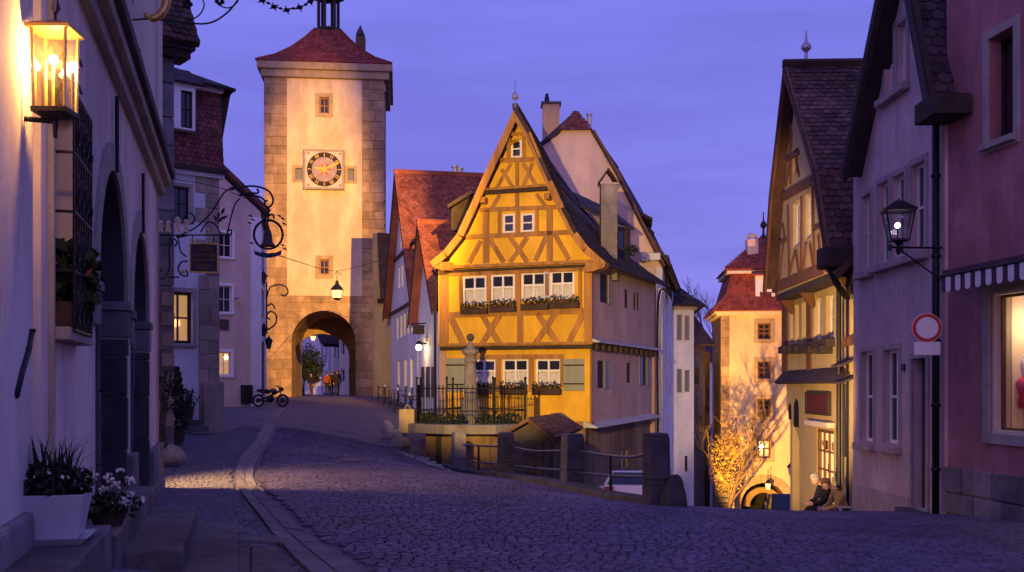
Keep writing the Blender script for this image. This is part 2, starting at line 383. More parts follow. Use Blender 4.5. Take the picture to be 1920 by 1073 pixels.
def smooth(q, n=4):
    o = []
    for i in range(len(q)-1):
        a = q[max(0, i-1)]; b = q[i]; c = q[i+1]; d = q[min(len(q)-1, i+2)]
        for k in range(n):
            t = k/n; o.append(.5*((2*b)+(c-a)*t+(2*a-5*b+4*c-d)*t*t+(3*b-a-3*c+d)*t**3))
    return o+[q[-1]]
def spiral(W, cx, cy, r0, r1, t0, t1, n=26, c=0):
    """scroll on a wall plane, radii in photo pixels"""
    return curve_px(W, [(cx+(r0+(r1-r0)*i/n)*math.cos(t0+(t1-t0)*i/n), cy+(r0+(r1-r0)*i/n)*math.sin(t0+(t1-t0)*i/n)) for i in range(n+1)], c)

# ------------------------------------------------------------------ terrain
UP = [(25,1045,6.65),(200,1062,7.3),(330,1072,8.0),(430,1003,10.6),(560,1073,8.8),(960,1073,9.2),(1500,1073,9.3),(1920,1073,9.4),(1900,972,15.9),
      (1770,963,18),(1610,956,22.4),(1330,953,20),(1245,946,17.3),(1073,917,21.9),(948,897,26.4),(860,886,30.7),(300,915,19),(450,905,19.5),(700,903,20),
      (960,905,21.5),(390,806,32),(450,762,52),(607,743,75),(600,800,36.5),(600,850,27.5),(600,880,23),(760,838,36),(720,800,41),(740,760,52),(330,850,26),(607,741,95)]
up = [((x-CX)/F*Y, Y, H-(y-HY)/F*Y) for x, y, Y in UP]
up += [(0,0,.35),(-4,0,.55),(5,0,.3),(-30,20,.2),(-30,60,.8),(-30,100,1.1),(10,60,.9),(20,0,-.2),(20,20,-.8),(0,120,1.2),(-15,130,1.2)]
_u = np.array(up)
def _tps(d): return np.where(d > 1e-9, d*d*np.log(np.maximum(d, 1e-9)), 0)
_n = len(_u); _K = _tps(np.hypot(_u[:,None,0]-_u[None,:,0], _u[:,None,1]-_u[None,:,1]))+np.eye(_n)*.6
_Pm = np.c_[np.ones(_n), _u[:,:2]]; _A = np.block([[_K, _Pm], [_Pm.T, np.zeros((3,3))]])
_w = np.linalg.solve(_A, np.r_[_u[:,2], 0, 0, 0])
def g_up(x, y):
    x = np.asarray(x, float); y = np.asarray(y, float); xc = np.clip(x, -32, 22); yc = np.clip(y, -2, 130)
    d = np.hypot(xc[...,None]-_u[:,0], yc[...,None]-_u[:,1])
    return np.clip(_tps(d) @ _w[:_n]+_w[_n]+_w[_n+1]*xc+_w[_n+2]*yc, -1.6, 1.6)
LANE = [(0,.4),(9.2,0),(14,-.2),(17.5,-.44),(19,-.6),(20,-.74),(22,-1.12),(23.5,-1.5),(25,-1.85),(30,-2.75),(40,-4.3),(55,-6.1),(62,-6.9),(80,-7.6),(140,-9),(400,-9)]
def g_lane(y): return np.interp(y, [a for a, b in LANE], [b for a, b in LANE])
BND = [(2.45,17.0),(-1.55,30.9),(-3.3,36.5),(-2.9,41.5),(1.2,53),(1.6,75),(1.6,400)]
def g(x, y):
    x = np.asarray(x, float); y = np.asarray(y, float)
    bx = np.interp(y, [b[1] for b in BND], [b[0] for b in BND])
    s = np.clip((x-bx)/.35+.5, 0, 1); s = s*s*(3-2*s)
    k = np.clip((y-17.0)/4, 0, 1); k = k*k*(3-2*k)
    k = np.where(x < 2.45, np.where(y > 17.0, 1, 0), k)
    fade = np.clip((y-17.0)/1.2, 0, 1)
    return g_up(x, y)*(1-s*k*fade)+g_lane(y)*s*k*fade
def gz(x, y): return float(g(np.array([x]), np.array([y]))[0])
def G(px, py, y0=5.0):
    """point of the ground seen at a pixel"""
    ys = np.linspace(y0, 90, 3400); xs = (px-CX)/F*ys; zr = H-(py-HY)/F*ys
    i = int(np.argmax(zr < g(xs, ys))); Y = ys[i] if i else 89.
    return Vector(((px-CX)/F*Y, Y, gz((px-CX)/F*Y, Y)))
xs = np.r_[-900,-400,-150,-70,-40,-30,-24, np.arange(-20, 12.01, .4), 15, 20, 30, 50, 100, 250, 500, 900]
ys = np.r_[-60,-20, np.arange(-4, 90, .4), 95, 105, 120, 150, 220, 400, 900, 1800]
X, Y = np.meshgrid(xs, ys); Z = g(X, Y)-.03; nx, ny = len(xs), len(ys)
mb = MB(); mb.v = [tuple(map(float, t)) for t in zip(X.ravel(), Y.ravel(), Z.ravel())]
mb.f = [(j*nx+i, j*nx+i+1, (j+1)*nx+i+1, (j+1)*nx+i) for j in range(ny-1) for i in range(nx-1)]
def paving(name, col, bscale, bw, bh, mortar):
    m = mat(name, col, .72, .3, 1.6, 0, stain=.2); t = m.node_tree; n = t.nodes.new; l = t.links.new; b = t.nodes['Principled BSDF']
    tcn = n('ShaderNodeTexCoord'); br = n('ShaderNodeTexBrick'); nz = n('ShaderNodeTexNoise'); nz.inputs['Scale'].default_value = 2.5
    mpn = n('ShaderNodeMix'); mpn.data_type = 'RGBA'; mpn.blend_type = 'LINEAR_LIGHT'; mpn.inputs[0].default_value = .05
    l(tcn.outputs['Object'], nz.inputs['Vector']); l(tcn.outputs['Object'], mpn.inputs[6]); l(nz.outputs['Color'], mpn.inputs[7]); l(mpn.outputs[2], br.inputs['Vector'])
    br.inputs['Scale'].default_value = bscale; br.inputs['Brick Width'].default_value = bw; br.inputs['Row Height'].default_value = bh
    br.inputs['Mortar Size'].default_value = mortar; br.inputs['Mortar Smooth'].default_value = .6; br.inputs['Bias'].default_value = -.2
    br.inputs['Color1'].default_value = (1,1,1,1); br.inputs['Color2'].default_value = (.6,.6,.6,1); br.inputs['Mortar'].default_value = (.25,.25,.25,1)
    src = b.inputs['Base Color'].links[0].from_socket; mx = n('ShaderNodeMix'); mx.data_type = 'RGBA'; mx.blend_type = 'MULTIPLY'; mx.inputs[0].default_value = .85
    l(src, mx.inputs[6]); l(br.outputs['Color'], mx.inputs[7]); l(mx.outputs[2], b.inputs['Base Color'])
    bp = n('ShaderNodeBump'); bp.inputs['Strength'].default_value = .8; bp.inputs['Distance'].default_value = .02; bp.invert = True
    l(br.outputs['Fac'], bp.inputs['Height']); l(bp.outputs[0], b.inputs['Normal'])
    return m
M['paving'] = paving('paving', (.155,.128,.175), 6.5, .8, .55, .05)
ground = tag(mb.build('ground', 'paving', recalc=False), kind='structure')
ground.data.polygons.foreach_set('use_smooth', [True]*len(ground.data.polygons))
# hill beyond the valley
mb = MB(); rn = random.Random(3); n = 60
for i in range(n+1):
    x = -100+700*i/n; h = 16+9*math.sin(i*.21+1)+3*math.sin(i*.9)+rn.uniform(-.6,.6)
    mb.v += [(x, 300, -12), (x, 360, h*.7), (x, 420, h), (x, 700, h+6)]
mb.f = [(4*i+k, 4*i+k+4, 4*i+k+5, 4*i+k+1) for i in range(n) for k in range(3)]
tag(mb.build('hill', 'hill', smooth=True), kind='structure')
# ------------------------------------------------------------------ road surface: gutter, cobbles, flagstones
LG = [(590,1085),(533,1028),(480,960),(448,917),(440,887),(450,857),(473,833),(507,777),(520,764)]
RG = [(712,1085),(643,1040),(573,997),(533,957),(487,917),(475,887),(487,853),(510,813),(527,777),(536,764)]
def dense(pts, n):
    q = smooth([Vector((a, b, 0)) for a, b in pts], 8); d = [0]
    for i in range(1, len(q)): d.append(d[-1]+(q[i]-q[i-1]).length)
    out = []
    for k in range(n+1):
        t = d[-1]*k/n; i = max(1, next((j for j in range(len(d)) if d[j] >= t), len(d)-1)); f = (t-d[i-1])/max(1e-6, d[i]-d[i-1]); v = q[i-1].lerp(q[i], f); out.append((v.x, v.y))
    return out
NG = 22
gl = [G(*p) for p in dense(LG, NG)]; gr = [G(*p) for p in dense(RG, NG)]
rw = random.Random(11)
for i in range(NG):
    a, b, c, d = gl[i], gr[i], gr[i+1], gl[i+1]
    for k in range(2):                      # two slabs side by side
        f0, f1 = (.03, .49) if k == 0 else (.51, .97)
        q = [a.lerp(b, f0), a.lerp(b, f1), d.lerp(c, f1), d.lerp(c, f0)]; ctr = sum(q, Vector())/4
        q = [ctr+(p-ctr)*.97 for p in q]; dz = rw.uniform(-.004, .004)
        dip = [(.0 if k == 0 else -.02), (-.02 if k == 0 else .0)]
        top = [p+Vector((0,0,dz+dip[j in (1,2)])) for j, p in enumerate(q)]
        top = [Vector((p.x, p.y, gz(p.x, p.y)+.004+dz+dip[j in (1,2)])) for j, p in enumerate(q)]
        m_ = MB(); m_.box8([p-Vector((0,0,.12)) for p in top]+top); m_.build('gutter_slab', 'slab', ground, bevel=.006)
def glx(y, pts):   # x of the gutter edge at depth y
    return float(np.interp(y, [p.y for p in pts], [p.x for p in pts]))
# cobblestones: bedded one by one on the road, the nearest as objects of their own
cob = []
y = 7.6; row = 0
while y < 35:
    dy = rw.uniform(.095, .12); x = -7.6+rw.uniform(0, .2)
    xmax = 9.0
    while x < xmax:
        dx = rw.uniform(.10, .165); cx, cy = x+dx/2, y+dy/2+.035*math.sin(cx*1.3 if False else x*1.3+row*.13)
        x += dx
        if cx < glx(cy, gr)+.12: continue
        bx = float(np.interp(cy, [b[1] for b in BND], [b[0] for b in BND]))
        if cy > 16.9 and cx > bx-.25 and cx < 2.6: continue
        if cy > 17 and cx > 2.4 and cy > 21.8: continue
        if cy > 27 and cx > bx-1.2: continue
        if cx > 7.0-(cy-9)*.0: continue
        if abs(cx/cy) > .52: continue
        cob.append((cx, cy, dx, dy))
    y += dy; row += 1
cz = g(np.array([c[0] for c in cob]), np.array([c[1] for c in cob]))
def cobble_geo(cx, cy, dx, dy, z, rn):
    hx, hy = dx/2-.006, dy/2-.006; t = rn.uniform(-.003, .004); ax, ay = rn.uniform(-.03, .03), rn.uniform(-.05, .03); an = rn.uniform(-.08, .08)
    lo = []; mi = []; tp = []
    for k, (sx, sy) in enumerate(((-1,-1),(0,-1.1),(1,-1),(1.08,0),(1,1),(0,1.1),(-1,1),(-1.08,0))):
        j = rn.uniform(.86, 1.0)
        def pt(f, zz):
            x, y_ = sx*hx*f*j, sy*hy*f*j; return (cx+x*math.cos(an)-y_*math.sin(an), cy+x*math.sin(an)+y_*math.cos(an), z+zz+ax*x+ay*y_)
        lo.append(pt(1.0, -.05)); mi.append(pt(.97, .004+t)); tp.append(pt(.80, .011+t))
    vs = lo+mi+tp; fs = [tuple(range(16, 24))]
    for k in range(8): n = (k+1) % 8; fs += [(k, n, n+8, k+8), (k+8, n+8, n+16, k+16)]
    return vs, fs
order = sorted(range(len(cob)), key=lambda i: cob[i][0]**2+cob[i][1]**2)
order = [i for i in order if -.44 < cob[i][0]/cob[i][1] < .5 and (H-cz[i])/cob[i][1] < .176][:300]; near = set(order)
mb = MB(); bed = MB()
for i, c in enumerate(cob):
    geo = cobble_geo(*c, float(cz[i])-.012, rw)
    if i in near: b = MB(); b.add(*geo); b.build('cobblestone', 'cobble', ground, smooth=False, recalc=False)
    else: mb.add(*geo)
o = mb.build('cobblestones', 'cobble', ground, recalc=False); tag(o, kind='stuff')
# flagstones beside the gutter
for (pts) in ([(432,1022),(470,1022),(468,1080),(424,1080)], [(472,1022),(522,1030),(560,1080),(470,1080)], [(432,1003),(520,1003),(523,1018),(432,1018)],
              [(505,1003),(519,1003),(533,1020),(525,1020)]):
    q = [G(*p) for p in pts]; ctr = sum(q, Vector())/4; q = [ctr+(p-ctr)*.975 for p in q]; top = [Vector((p.x, p.y, gz(p.x, p.y)+.006)) for p in q]
    MB().box8([p-Vector((0,0,.1)) for p in top]+top).build('flagstone', 'stepstone', ground, bevel=.008)
# setts of the left pavement, one mesh: too many and too small to tell apart
mb = MB(); y = 8.4
while y < 34:
    x = -8.6; dy = .105
    while x < -1.5:
        dx = rw.uniform(.10, .135); cx, cy = x+dx/2, y+dy/2+.02*math.sin(x*2); x += dx
        if cx > glx(cy, gl)-.08 or cx < -.2575*cy-1.35 and cy < 19: continue
        if abs(cx/cy) > .35 or cx < -.335*cy: continue
        if cy < 10.9 and cx < -.2575*cy+.05: continue
        z = None; mb.v.append((cx, cy, dx))
    y += dy
pts = mb.v; zz = g(np.array([p[0] for p in pts]), np.array([p[1] for p in pts])); mb = MB()
for (cx, cy, dx), z in zip(pts, zz):
    hx = dx/2-.006; hy = .046; t = float(z)-.008+rw.uniform(-.003, .004)
    q = [(cx-hx, cy-hy), (cx+hx, cy-hy), (cx+hx, cy+hy), (cx-hx, cy+hy)]
    mb.add([(a, b, t-.03) for a, b in q]+[(cx+(a-cx)*.82, cy+(b-cy)*.82, t+.003) for a, b in q], [(4,5,6,7),(0,1,5,4),(1,2,6,5),(2,3,7,6),(3,0,4,7)])
tag(mb.build('pavement_setts', 'sett', ground, recalc=False), kind='stuff')
# drain slit in the road
q = [G(*p) for p in [(640,861),(680,861),(680,865),(640,865)]]
MB().box8([p-Vector((0,0,.05)) for p in q]+[p+Vector((0,0,.012)) for p in q]).build('drain_cover', 'iron', ground)

# ------------------------------------------------------------------ left house with the arches
def yl(px): return 2793/(445-px)
WL = wall_px(445-2793/5.0, 5.0, 298, 19.0)
lh = thing('plaster_house', 'pale plaster house with two round arches, heavy cornice and barred window', 'house', WL.pt(WL.len/2, -.3))
zc = 5.35
def lhrect(p0, p1, z0, z1): return (WL.hit(p0, 600)[0], WL.hit(p1, 600)[0], z0, z1)
A1 = lhrect(181, 234, -1.0, 2.62); A2 = lhrect(246, 275, -1.0, 2.56); GW = lhrect(99, 139, 2.05, 3.85)
NW = (0, 0, 0, 0)
def archhole(A): return arch(A[0], A[1], -1, A[3], 16)
outl = [(0,-1.2)]
for A in (A1, A2): outl += arch(A[0], A[1], -1.2, A[3], 18)
outl += [(WL.len,-1.2), (WL.len, zc), (0, zc)]
MB().prism(WL, outl, -.55, 0, [rectloop(GW)]).build('wall', 'plaster_left', lh)
MB().wbox(WL, 0, WL.len, zc, 12, -.55, .0).build('upper_wall', 'plaster_cream', lh)
MB().wbox(WL, WL.len-.9, WL.len+.02, zc+.3, 12, -.5, .06).build('corner_pilaster', 'plaster_cream', lh, bevel=.01)
for c0, c1, z0, z1 in ((-.02, .10, zc-.34, zc-.17), (-.02, .2, zc-.17, zc-.02), (-.02, .27, zc-.02, zc+.12)):
    MB().wbox(WL, -.1, WL.len+c1*.5, z0, z1, c0, c1).build('cornice', 'stone_trim' if c1 < .25 else 'stone_dark', lh, bevel=.012)
# end wall, back and a flat roof so that no light leaks through
WE = Wall(WL.pt(WL.len, 0).xy, -WL.n)
MB().wbox(WE, .0, 9, -1.2, 12, -.55, -.003).build('wall', 'plaster_cream', lh)
WB = Wall(WL.pt(0, 0, -9).xy, WL.n)
MB().wbox(WB, 0, 9, -1.2, 12, -.5, .0).build('wall', 'plaster_cream', lh)
MB().slab([WL.pt(-.3, 12, .3), WL.pt(WL.len+.3, 12, .3), WL.pt(WL.len+.3, 16, -5), WL.pt(-.3, 16, -5)], .3).build('roof', 'tile_dark', lh)
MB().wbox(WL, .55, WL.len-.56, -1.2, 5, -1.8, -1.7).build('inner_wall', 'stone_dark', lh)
rw2 = random.Random(5)
for A in (A1, A2):
    r = (A[1]-A[0])/2; c = (A[0]+A[1])/2
    ring = arch(A[0]-.30, A[1]+.30, A[3], A[3], 18); inner = arch(A[0]-.0, A[1]+.0, A[3], A[3], 18)
    MB().prism(WL, ring[1:-1]+inner[1:-1][::-1], -.02, .035).build('arch_surround', 'stone_trim', lh)
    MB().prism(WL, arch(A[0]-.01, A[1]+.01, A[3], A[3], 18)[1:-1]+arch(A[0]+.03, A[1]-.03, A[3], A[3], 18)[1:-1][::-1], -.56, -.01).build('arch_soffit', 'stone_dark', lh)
    door = MB().prism(WL, arch(A[0]+.02, A[1]-.02, -.6, A[3], 18), -1.15, -1.05).build('door', 'wood_door', lh)
    for k in range(7):
        a = A[0]+.05+(A[1]-A[0]-.1)*k/7; ztop = A[3]+math.sqrt(max(0, r*r-(max(abs(a-c), abs(a+(A[1]-A[0]-.1)/7-c)))**2))-.05
        MB().wbox(WL, a+.012, a+(A[1]-A[0]-.1)/7-.012, -.5, ztop, -1.05, -1.02).build('plank', 'wood_door', door)
    for s, a0, a1 in ((-1, A[0]-.34, A[0]+.02), (1, A[1]-.02, A[1]+.34)):
        if s < 0 and A is A2: a0 = A[0]-.2
        if s > 0 and A is A1: a1 = A[1]+.2
        MB().wbox(WL, a0, a1, A[3]-.42, A[3]-.08, -.585, .045).build('impost', 'stone_grey', lh, bevel=.02)
        MB().wbox(WL, a0-.04, a1+.04, A[3]-.08, A[3]+.03, -.59, .07).build('impost_cap', 'stone_grey', lh, bevel=.015)
        a0, a1 = (max(a0, A[0]-.12), a1) if s < 0 else (a0, min(a1, A[1]+.12)); z = -.6
        while z < A[3]-.45:
            h = min(rw2.uniform(.5, .8), A[3]-.43-z)
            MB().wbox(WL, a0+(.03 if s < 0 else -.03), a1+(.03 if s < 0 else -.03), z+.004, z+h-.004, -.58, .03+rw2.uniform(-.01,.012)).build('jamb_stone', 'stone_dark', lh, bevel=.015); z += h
    # key stem above the arch
    MB().tube([WL.pt(c, A[3]+r, .05), WL.pt(c, A[3]+r+.85, .05)], .025).build('iron_rod', 'iron', lh)
blocks(lh, WL, A1[0]-.4, A1[0]-.02, -.8, .55, .5, .9, 'stone_grey', -.02, .09, rw2, bevel=.02, name='plinth_stone')
blocks(lh, WL, A1[1]+.02, A2[0]-.02, -.8, .75, .5, .5, 'stone_grey', -.02, .09, rw2, bevel=.02, name='plinth_stone')
blocks(lh, WL, A2[1]+.02, WL.len+.02, -1, .62, .5, 1.0, 'stone_grey', -.02, .10, rw2, bevel=.02, name='plinth_stone')
# near pilaster with stone base, and a second shallow pilaster
pa = WL.hit(34, 600)[0]
MB().wbox(WL, -.1, pa-.06, -.2, zc-.34, -.02, .10).build('pilaster', 'plaster_left', lh, bevel=.015)
MB().wbox(WL, -.12, pa-.02, -.4, .84, -.02, .16).build('pilaster_base', 'stone_grey', lh, bevel=.03)
MB().wbox(WL, WL.hit(62,600)[0], WL.hit(72,600)[0], .6, zc-.34, -.01, .05).build('pilaster', 'plaster_left', lh, bevel=.01)
pb = WL.hit(96, 600)[0]; MB().wbox(WL, pb-.13, pb-.06, .6, zc-.34, -.01, .04).build('window_trim', 'stone_trim', lh, bevel=.01)
window(lh, WL, GW, 2, 3, 'white_paint', 'pane', .35, .07, .04, sill='stone_trim', label='barred street window with flowers behind the grille')
# iron basket grille
m = MB(); gr_c = .15; a0, a1, z0, z1 = GW; a0 -= .0; a1 -= .10; z0 -= .02
for i in range(8):
    a = a0+(a1-a0)*i/7; MB().tube([WL.pt(a, z0, gr_c), WL.pt(a, z1, gr_c)], .011).build('grille_bar', 'iron', lh)
for z in (z0, z0+.45, z0+.9, z0+1.35, z1): MB().tube([WL.pt(a0, z, .0), WL.pt(a0, z, gr_c), WL.pt(a1, z, gr_c), WL.pt(a1, z, .0)], .013).build('grille_band', 'iron', lh)
for k in range(4):
    for i in range(4):
        a = a0+(a1-a0)*(i+.5)/4; zc_ = z0+.22+.45*k
        MB().tube([WL.pt(a+.10*math.cos(t*.5)*(.3+t*.06), zc_+.16*math.sin(t*.5)*(.3+t*.06), gr_c+.01) for t in range(13)], .011, 5).build('grille_scroll', 'iron', lh)
for s in (-.05, .16):
    MB().tube([WL.pt(a0-.02, z1+.02+s+.1*math.sin(t*.6), gr_c*(1-t/14)+.06*math.cos(t*.6)) for t in range(12)], .012, 5).build('grille_scroll', 'iron', lh)
# flower trough behind the grille
ft = thing('window_trough', 'dark trough of flowers on the sill behind the iron grille', 'flower box', WL.pt((GW[0]+GW[1])/2, GW[2], .08))
MB().wbox(WL, GW[0]+.05, GW[1]-.05, GW[2]+.0, GW[2]+.2, -.1, .12).build('trough', 'wood_box', ft, bevel=.01)
foliage_mb(WL.pt((GW[0]+GW[1])/2, GW[2]+.42, .06), (.15, .55, .32), 260, .14, rw2, .9).build('foliage', 'leaf', ft, recalc=False)
foliage_mb(WL.pt((GW[0]+GW[1])/2, GW[2]+.38, .10), (.15, .5, .2), 26, .07, rw2).build('blossoms', 'leaf_red', ft, recalc=False)
# downpipe stub and handrail on the wall
hr = thing('wall_handrail', 'thick dark iron handrail bracketed to the plaster wall', 'handrail', WL.pt(*WL.hit(30, 770), .05))
Wc = .1
MB().tube(curve_px(WL, [(57,622),(50,660),(38,700),(28,742)], Wc), [.028,.028,.027,.026], 10).build('rail', 'iron', hr, smooth=True)
MB().tube(curve_px(WL, [(28,742),(34,752),(26,762),(13,768)], Wc*.8), .014, 8).build('bracket', 'iron', hr, smooth=True)
MB().tube([WL.pt(*WL.hit(46,655), .0), WL.pt(*WL.hit(48,655,Wc), Wc)], .014, 8).build('bracket', 'iron', hr)
MB().disc(WL.pt(*WL.hit(12,770), .0), WL.n.to_3d(), .03, .02).build('rosette', 'iron', hr)
MB().disc(WL.pt(*WL.hit(57,620,Wc), Wc)-Vector((0,0,.01)), (0,0,1), .033, .02).build('end_cap', 'iron', hr)

# ------------------------------------------------------------------ big wall lantern, lit
Lc = WL.pt(WL.hit(10, 228)[0]+.06, 0, .27); lx, ly = Lc.x, Lc.y
zb = H-(207-HY)/F*ly; zt = H-(62-HY)/F*ly
wlan = thing('wall_lantern', 'large square glass lantern with lit bulbs on a bracket of the plaster wall', 'lantern', (lx, ly, zb-.2))
ang = math.atan2(WL.u.y, WL.u.x)+R(32)
def sq(r, z, a=ang): return [Vector((lx+r*math.cos(a+math.pi/2*k), ly+r*math.sin(a+math.pi/2*k), z)) for k in range(4)]
rb, rt = .132, .142
b = MB(); b.box8(sq(rb+.02, zb-.03)+sq(rb+.02, zb)); b.box8(sq(.08, zb-.05)+sq(.11, zb-.03)); b.build('base', 'iron', wlan)
bt, tp = sq(rb, zb), sq(rt, zt)
for k in range(4):
    MB().tube([bt[k], tp[k]], .011, 6).build('corner_bar', 'gold', wlan)
    n = (k+1) % 4; MB().add([bt[k], bt[n], tp[n], tp[k]], [(0,1,2,3)]).build('glass_pane', 'lampglass', wlan)
b = MB(); b.box8(sq(rt+.045, zt)+sq(rt+.045, zt+.02)); b.box8(sq(rt+.05, zt+.02)+sq(.03, zt+.075)); b.build('roof', 'gold', wlan)
MB().tube([(lx,ly,zt+.07),(lx,ly,zt+.13)], .01).build('finial', 'iron', wlan)
for s in (-1, 1): b = MB(); b.add([(lx,ly,zt+.10),(lx+s*.03,ly+.01,zt+.15),(lx+s*.012,ly,zt+.22),(lx+s*.004,ly,zt+.14)], [(0,1,2,3)]); b.build('finial_leaf', 'iron' if s > 0 else 'gold', wlan)
MB().tube([(lx,ly,zb-.17),(lx,ly,zb-.02)], [.012,.022], 8).build('stem', 'iron', wlan)
zk = H-(228-HY)/F*ly
MB().tube([WL.pt(WL.hit(10,228)[0]+.02, zk, .0), Vector((lx,ly,zk))], .017, 8).build('arm', 'iron', wlan)
MB().wbox(WL, WL.hit(10,228)[0]-.02, WL.hit(10,228)[0]+.06, zk-.16, zk+.16, 0, .02).build('wall_plate', 'iron', wlan)
for (px, py, dr) in ((66,124,.0),(100,112,.05),(136,126,-.05),(117,142,.06)):
    c = P(px, py, ly+dr); MB().ball(c, .030 if py < 130 else .02, 12).build('bulb', 'bulb' if py < 130 else 'bulb_soft', wlan, smooth=True)
    if py < 130: MB().tube([c-Vector((0,0,.03)), (c.x,c.y,zb)], .009).build('candle', 'gold', wlan)
lamp(wlan, (lx, ly, (zb+zt)/2+.06), 'POINT', 62, (1,.58,.22), .05)

# ------------------------------------------------------------------ stone steps, planter, flowers
def band(y0, y1, c1, z): # slab in the wall frame between depths
    a0 = (y0-5.0)/WL.u.y; a1 = (y1-5.0)/WL.u.y; return a0, a1
for nm, y0, y1, c, z, zlo in (('top', 7.4, 11.2, .52, .55, -.3), ('mid', 7.9, 10.75, .95, .36, -.3), ('low', 7.8, 10.8, 1.36, .19, -.3)):
    a0, a1 = band(y0, y1, c, z)
    st = MB().wbox(WL, a0, a1, zlo, z, .0+(0.0), c).build('stone_step', 'stepstone', bevel=.02)
    tag(st, {'top': 'uppermost worn stone step against the plaster wall, behind the planter', 'mid': 'middle broad stone step beneath the uppermost step', 'low': 'lowest flat stone step reaching towards the gutter'}[nm], 'step', 'stone steps by the left house')
a0, a1 = band(5.2, 7.38, .6, .5); ps = MB().wbox(WL, a0, a1, -.2, .63, .0, .50).build('stone_slab', 'stepstone', bevel=.02)
tag(ps, 'dark stone slab that carries the white planter', 'slab')
pc = Vector((-2.86, 6.66, .63))
pl = thing('planter', 'white tapered square planter of dark spiky plants on a saucer', 'planter', pc)
an = R(14)
def psq(r, z, c=pc): return [Vector((c.x+r*1.414*math.cos(an+math.pi/4+math.pi/2*k), c.y+r*1.414*math.sin(an+math.pi/4+math.pi/2*k), c.z+z)) for k in range(4)]
b = MB(); o_, i_ = psq(.155, .03)+psq(.205, .31), psq(.19, .31)+psq(.185, .27)
b.add(o_+i_, [(3,2,1,0)]+[(k, (k+1)%4, 4+(k+1)%4, 4+k) for k in range(4)]+[(4+k, 4+(k+1)%4, 8+(k+1)%4, 8+k) for k in range(4)]+[(8+k, 8+(k+1)%4, 12+(k+1)%4, 12+k) for k in range(4)])
b.build('pot', 'pot_white', pl, bevel=.008)
b = MB(); s0, s1, s2 = psq(.18, 0), psq(.225, .045), psq(.205, .045); s3 = psq(.17, .02)
b.add(s0+s1+s2+s3, [(3,2,1,0)]+[(4*j+k, 4*j+(k+1)%4, 4*j+4+(k+1)%4, 4*j+4+k) for j in range(3) for k in range(4)]+[(12,13,14,15)]); b.build('saucer', 'pot_white', pl)
MB().box8(psq(.170, .25)+psq(.176, .285)).build('soil', 'soil', pl)
foliage_mb(pc+Vector((0,0,.37)), (.25,.23,.12), 900, .055, rw2, .6, 0).build('foliage', 'leaf', pl, recalc=False)
foliage_mb(pc+Vector((.03,-.02,.40)), (.27,.22,.10), 70, .035, rw2, .6, .2).build('blossoms', 'blossom', pl, recalc=False)
b = MB()
for k in range(70):
    t = rw2.uniform(0, 6.28); ln = rw2.uniform(.14, .33); sp = rw2.uniform(.02, .22); base = pc+Vector((rw2.uniform(-.1,.1), rw2.uniform(-.08,.08), .36)); d = Vector((math.cos(t), math.sin(t), 0)); n_ = Vector((-d.y, d.x, 0))*.007
    p1 = base+d*sp*.4+Vector((0,0,ln*.65)); p2 = base+d*sp+Vector((0,0,ln)); b.add([base-n_, base+n_, p1+n_*.8, p1-n_*.8, p2], [(0,1,2,3), (3,2,4)])
b.build('blades', 'leaf', pl, recalc=False)
fc = Vector((-3.05, 8.05, .55))
fp = thing('flower_pot', 'small pot of pale flowers on the uppermost step beside the white planter', 'potted flowers', fc)
MB().lathe([(.10,0),(.13,.09),(.11,.09)], fc, 14).build('pot', 'wood_box', fp)
foliage_mb(fc+Vector((0,0,.15)), (.26,.2,.11), 300, .06, rw2, .7, 0).build('foliage', 'leaf', fp, recalc=False)
b = MB(); fl = MB()
for k in range(22):
    q = fc+Vector((rw2.uniform(-.24,.26), rw2.uniform(-.15,.15), rw2.uniform(.16,.42))); b.tube([fc+Vector((0,0,.08)), q], .004, 4)
    for j in range(6): fl.ball(q+Vector((rw2.uniform(-.025,.025), rw2.uniform(-.025,.025), rw2.uniform(-.02,.02))), .013, 5)
b.build('stems', 'leaf', fp); fl.build('blossoms', 'blossom', fp)

# ------------------------------------------------------------------ hanging sign at the top of the picture (left house)
WS = wall_px(150, 14.0, 470, 14.6)
hs = thing('wrought_iron_sign', 'wrought iron sign bracket with gilded hook and leaf scrolls above the cornice', 'sign bracket', WS.pt(*WS.hit(200, 42)))
for i, (pts, r) in enumerate((([(206,40),(240,38),(280,36),(340,42),(390,44),(425,25),(450,-5)], .012), ([(345,42),(372,30),(383,8),(372,-12)], .009), ([(402,-5),(412,10),(430,15),(446,4)], .009), ([(206,-40),(207,42)], .012), ([(233,-5),(236,18),(228,28),(238,34),(232,20)], .009))):
    MB().tube(curve_px(WS, pts, 0, 4), r, 6).build('iron_scroll', 'iron', hs)
MB().tube(curve_px(WS, [(308,-25),(312,0),(305,22),(290,34),(276,30),(274,24)], 0, 5), [.06]*12+[.055]*6+[.045]*4+[.035]*2+[.02]*2, 10).build('gilded_hook', 'gold', hs, smooth=True)
MB().tube(spiral(WS, 231, 50, 15, 3, -3.0, 5.5), [.03-.0008*i for i in range(27)], 8).build('gilded_scroll', 'gold', hs, smooth=True)
for (x, y, s, t) in ((351,8,11,0),(222,2,14,.4),(214,14,11,1.3),(240,-2,12,-.5),(412,2,10,.4),(228,-14,12,2)):
    b = MB()
    for k in range(5):
        a = t+k*1.257; c = WS.pt(*WS.hit(x+.55*s*math.cos(a), y+.55*s*math.sin(a))); b.ball(c, s*.0033, 6, .8)
    b.build('iron_leaf', 'iron', hs)
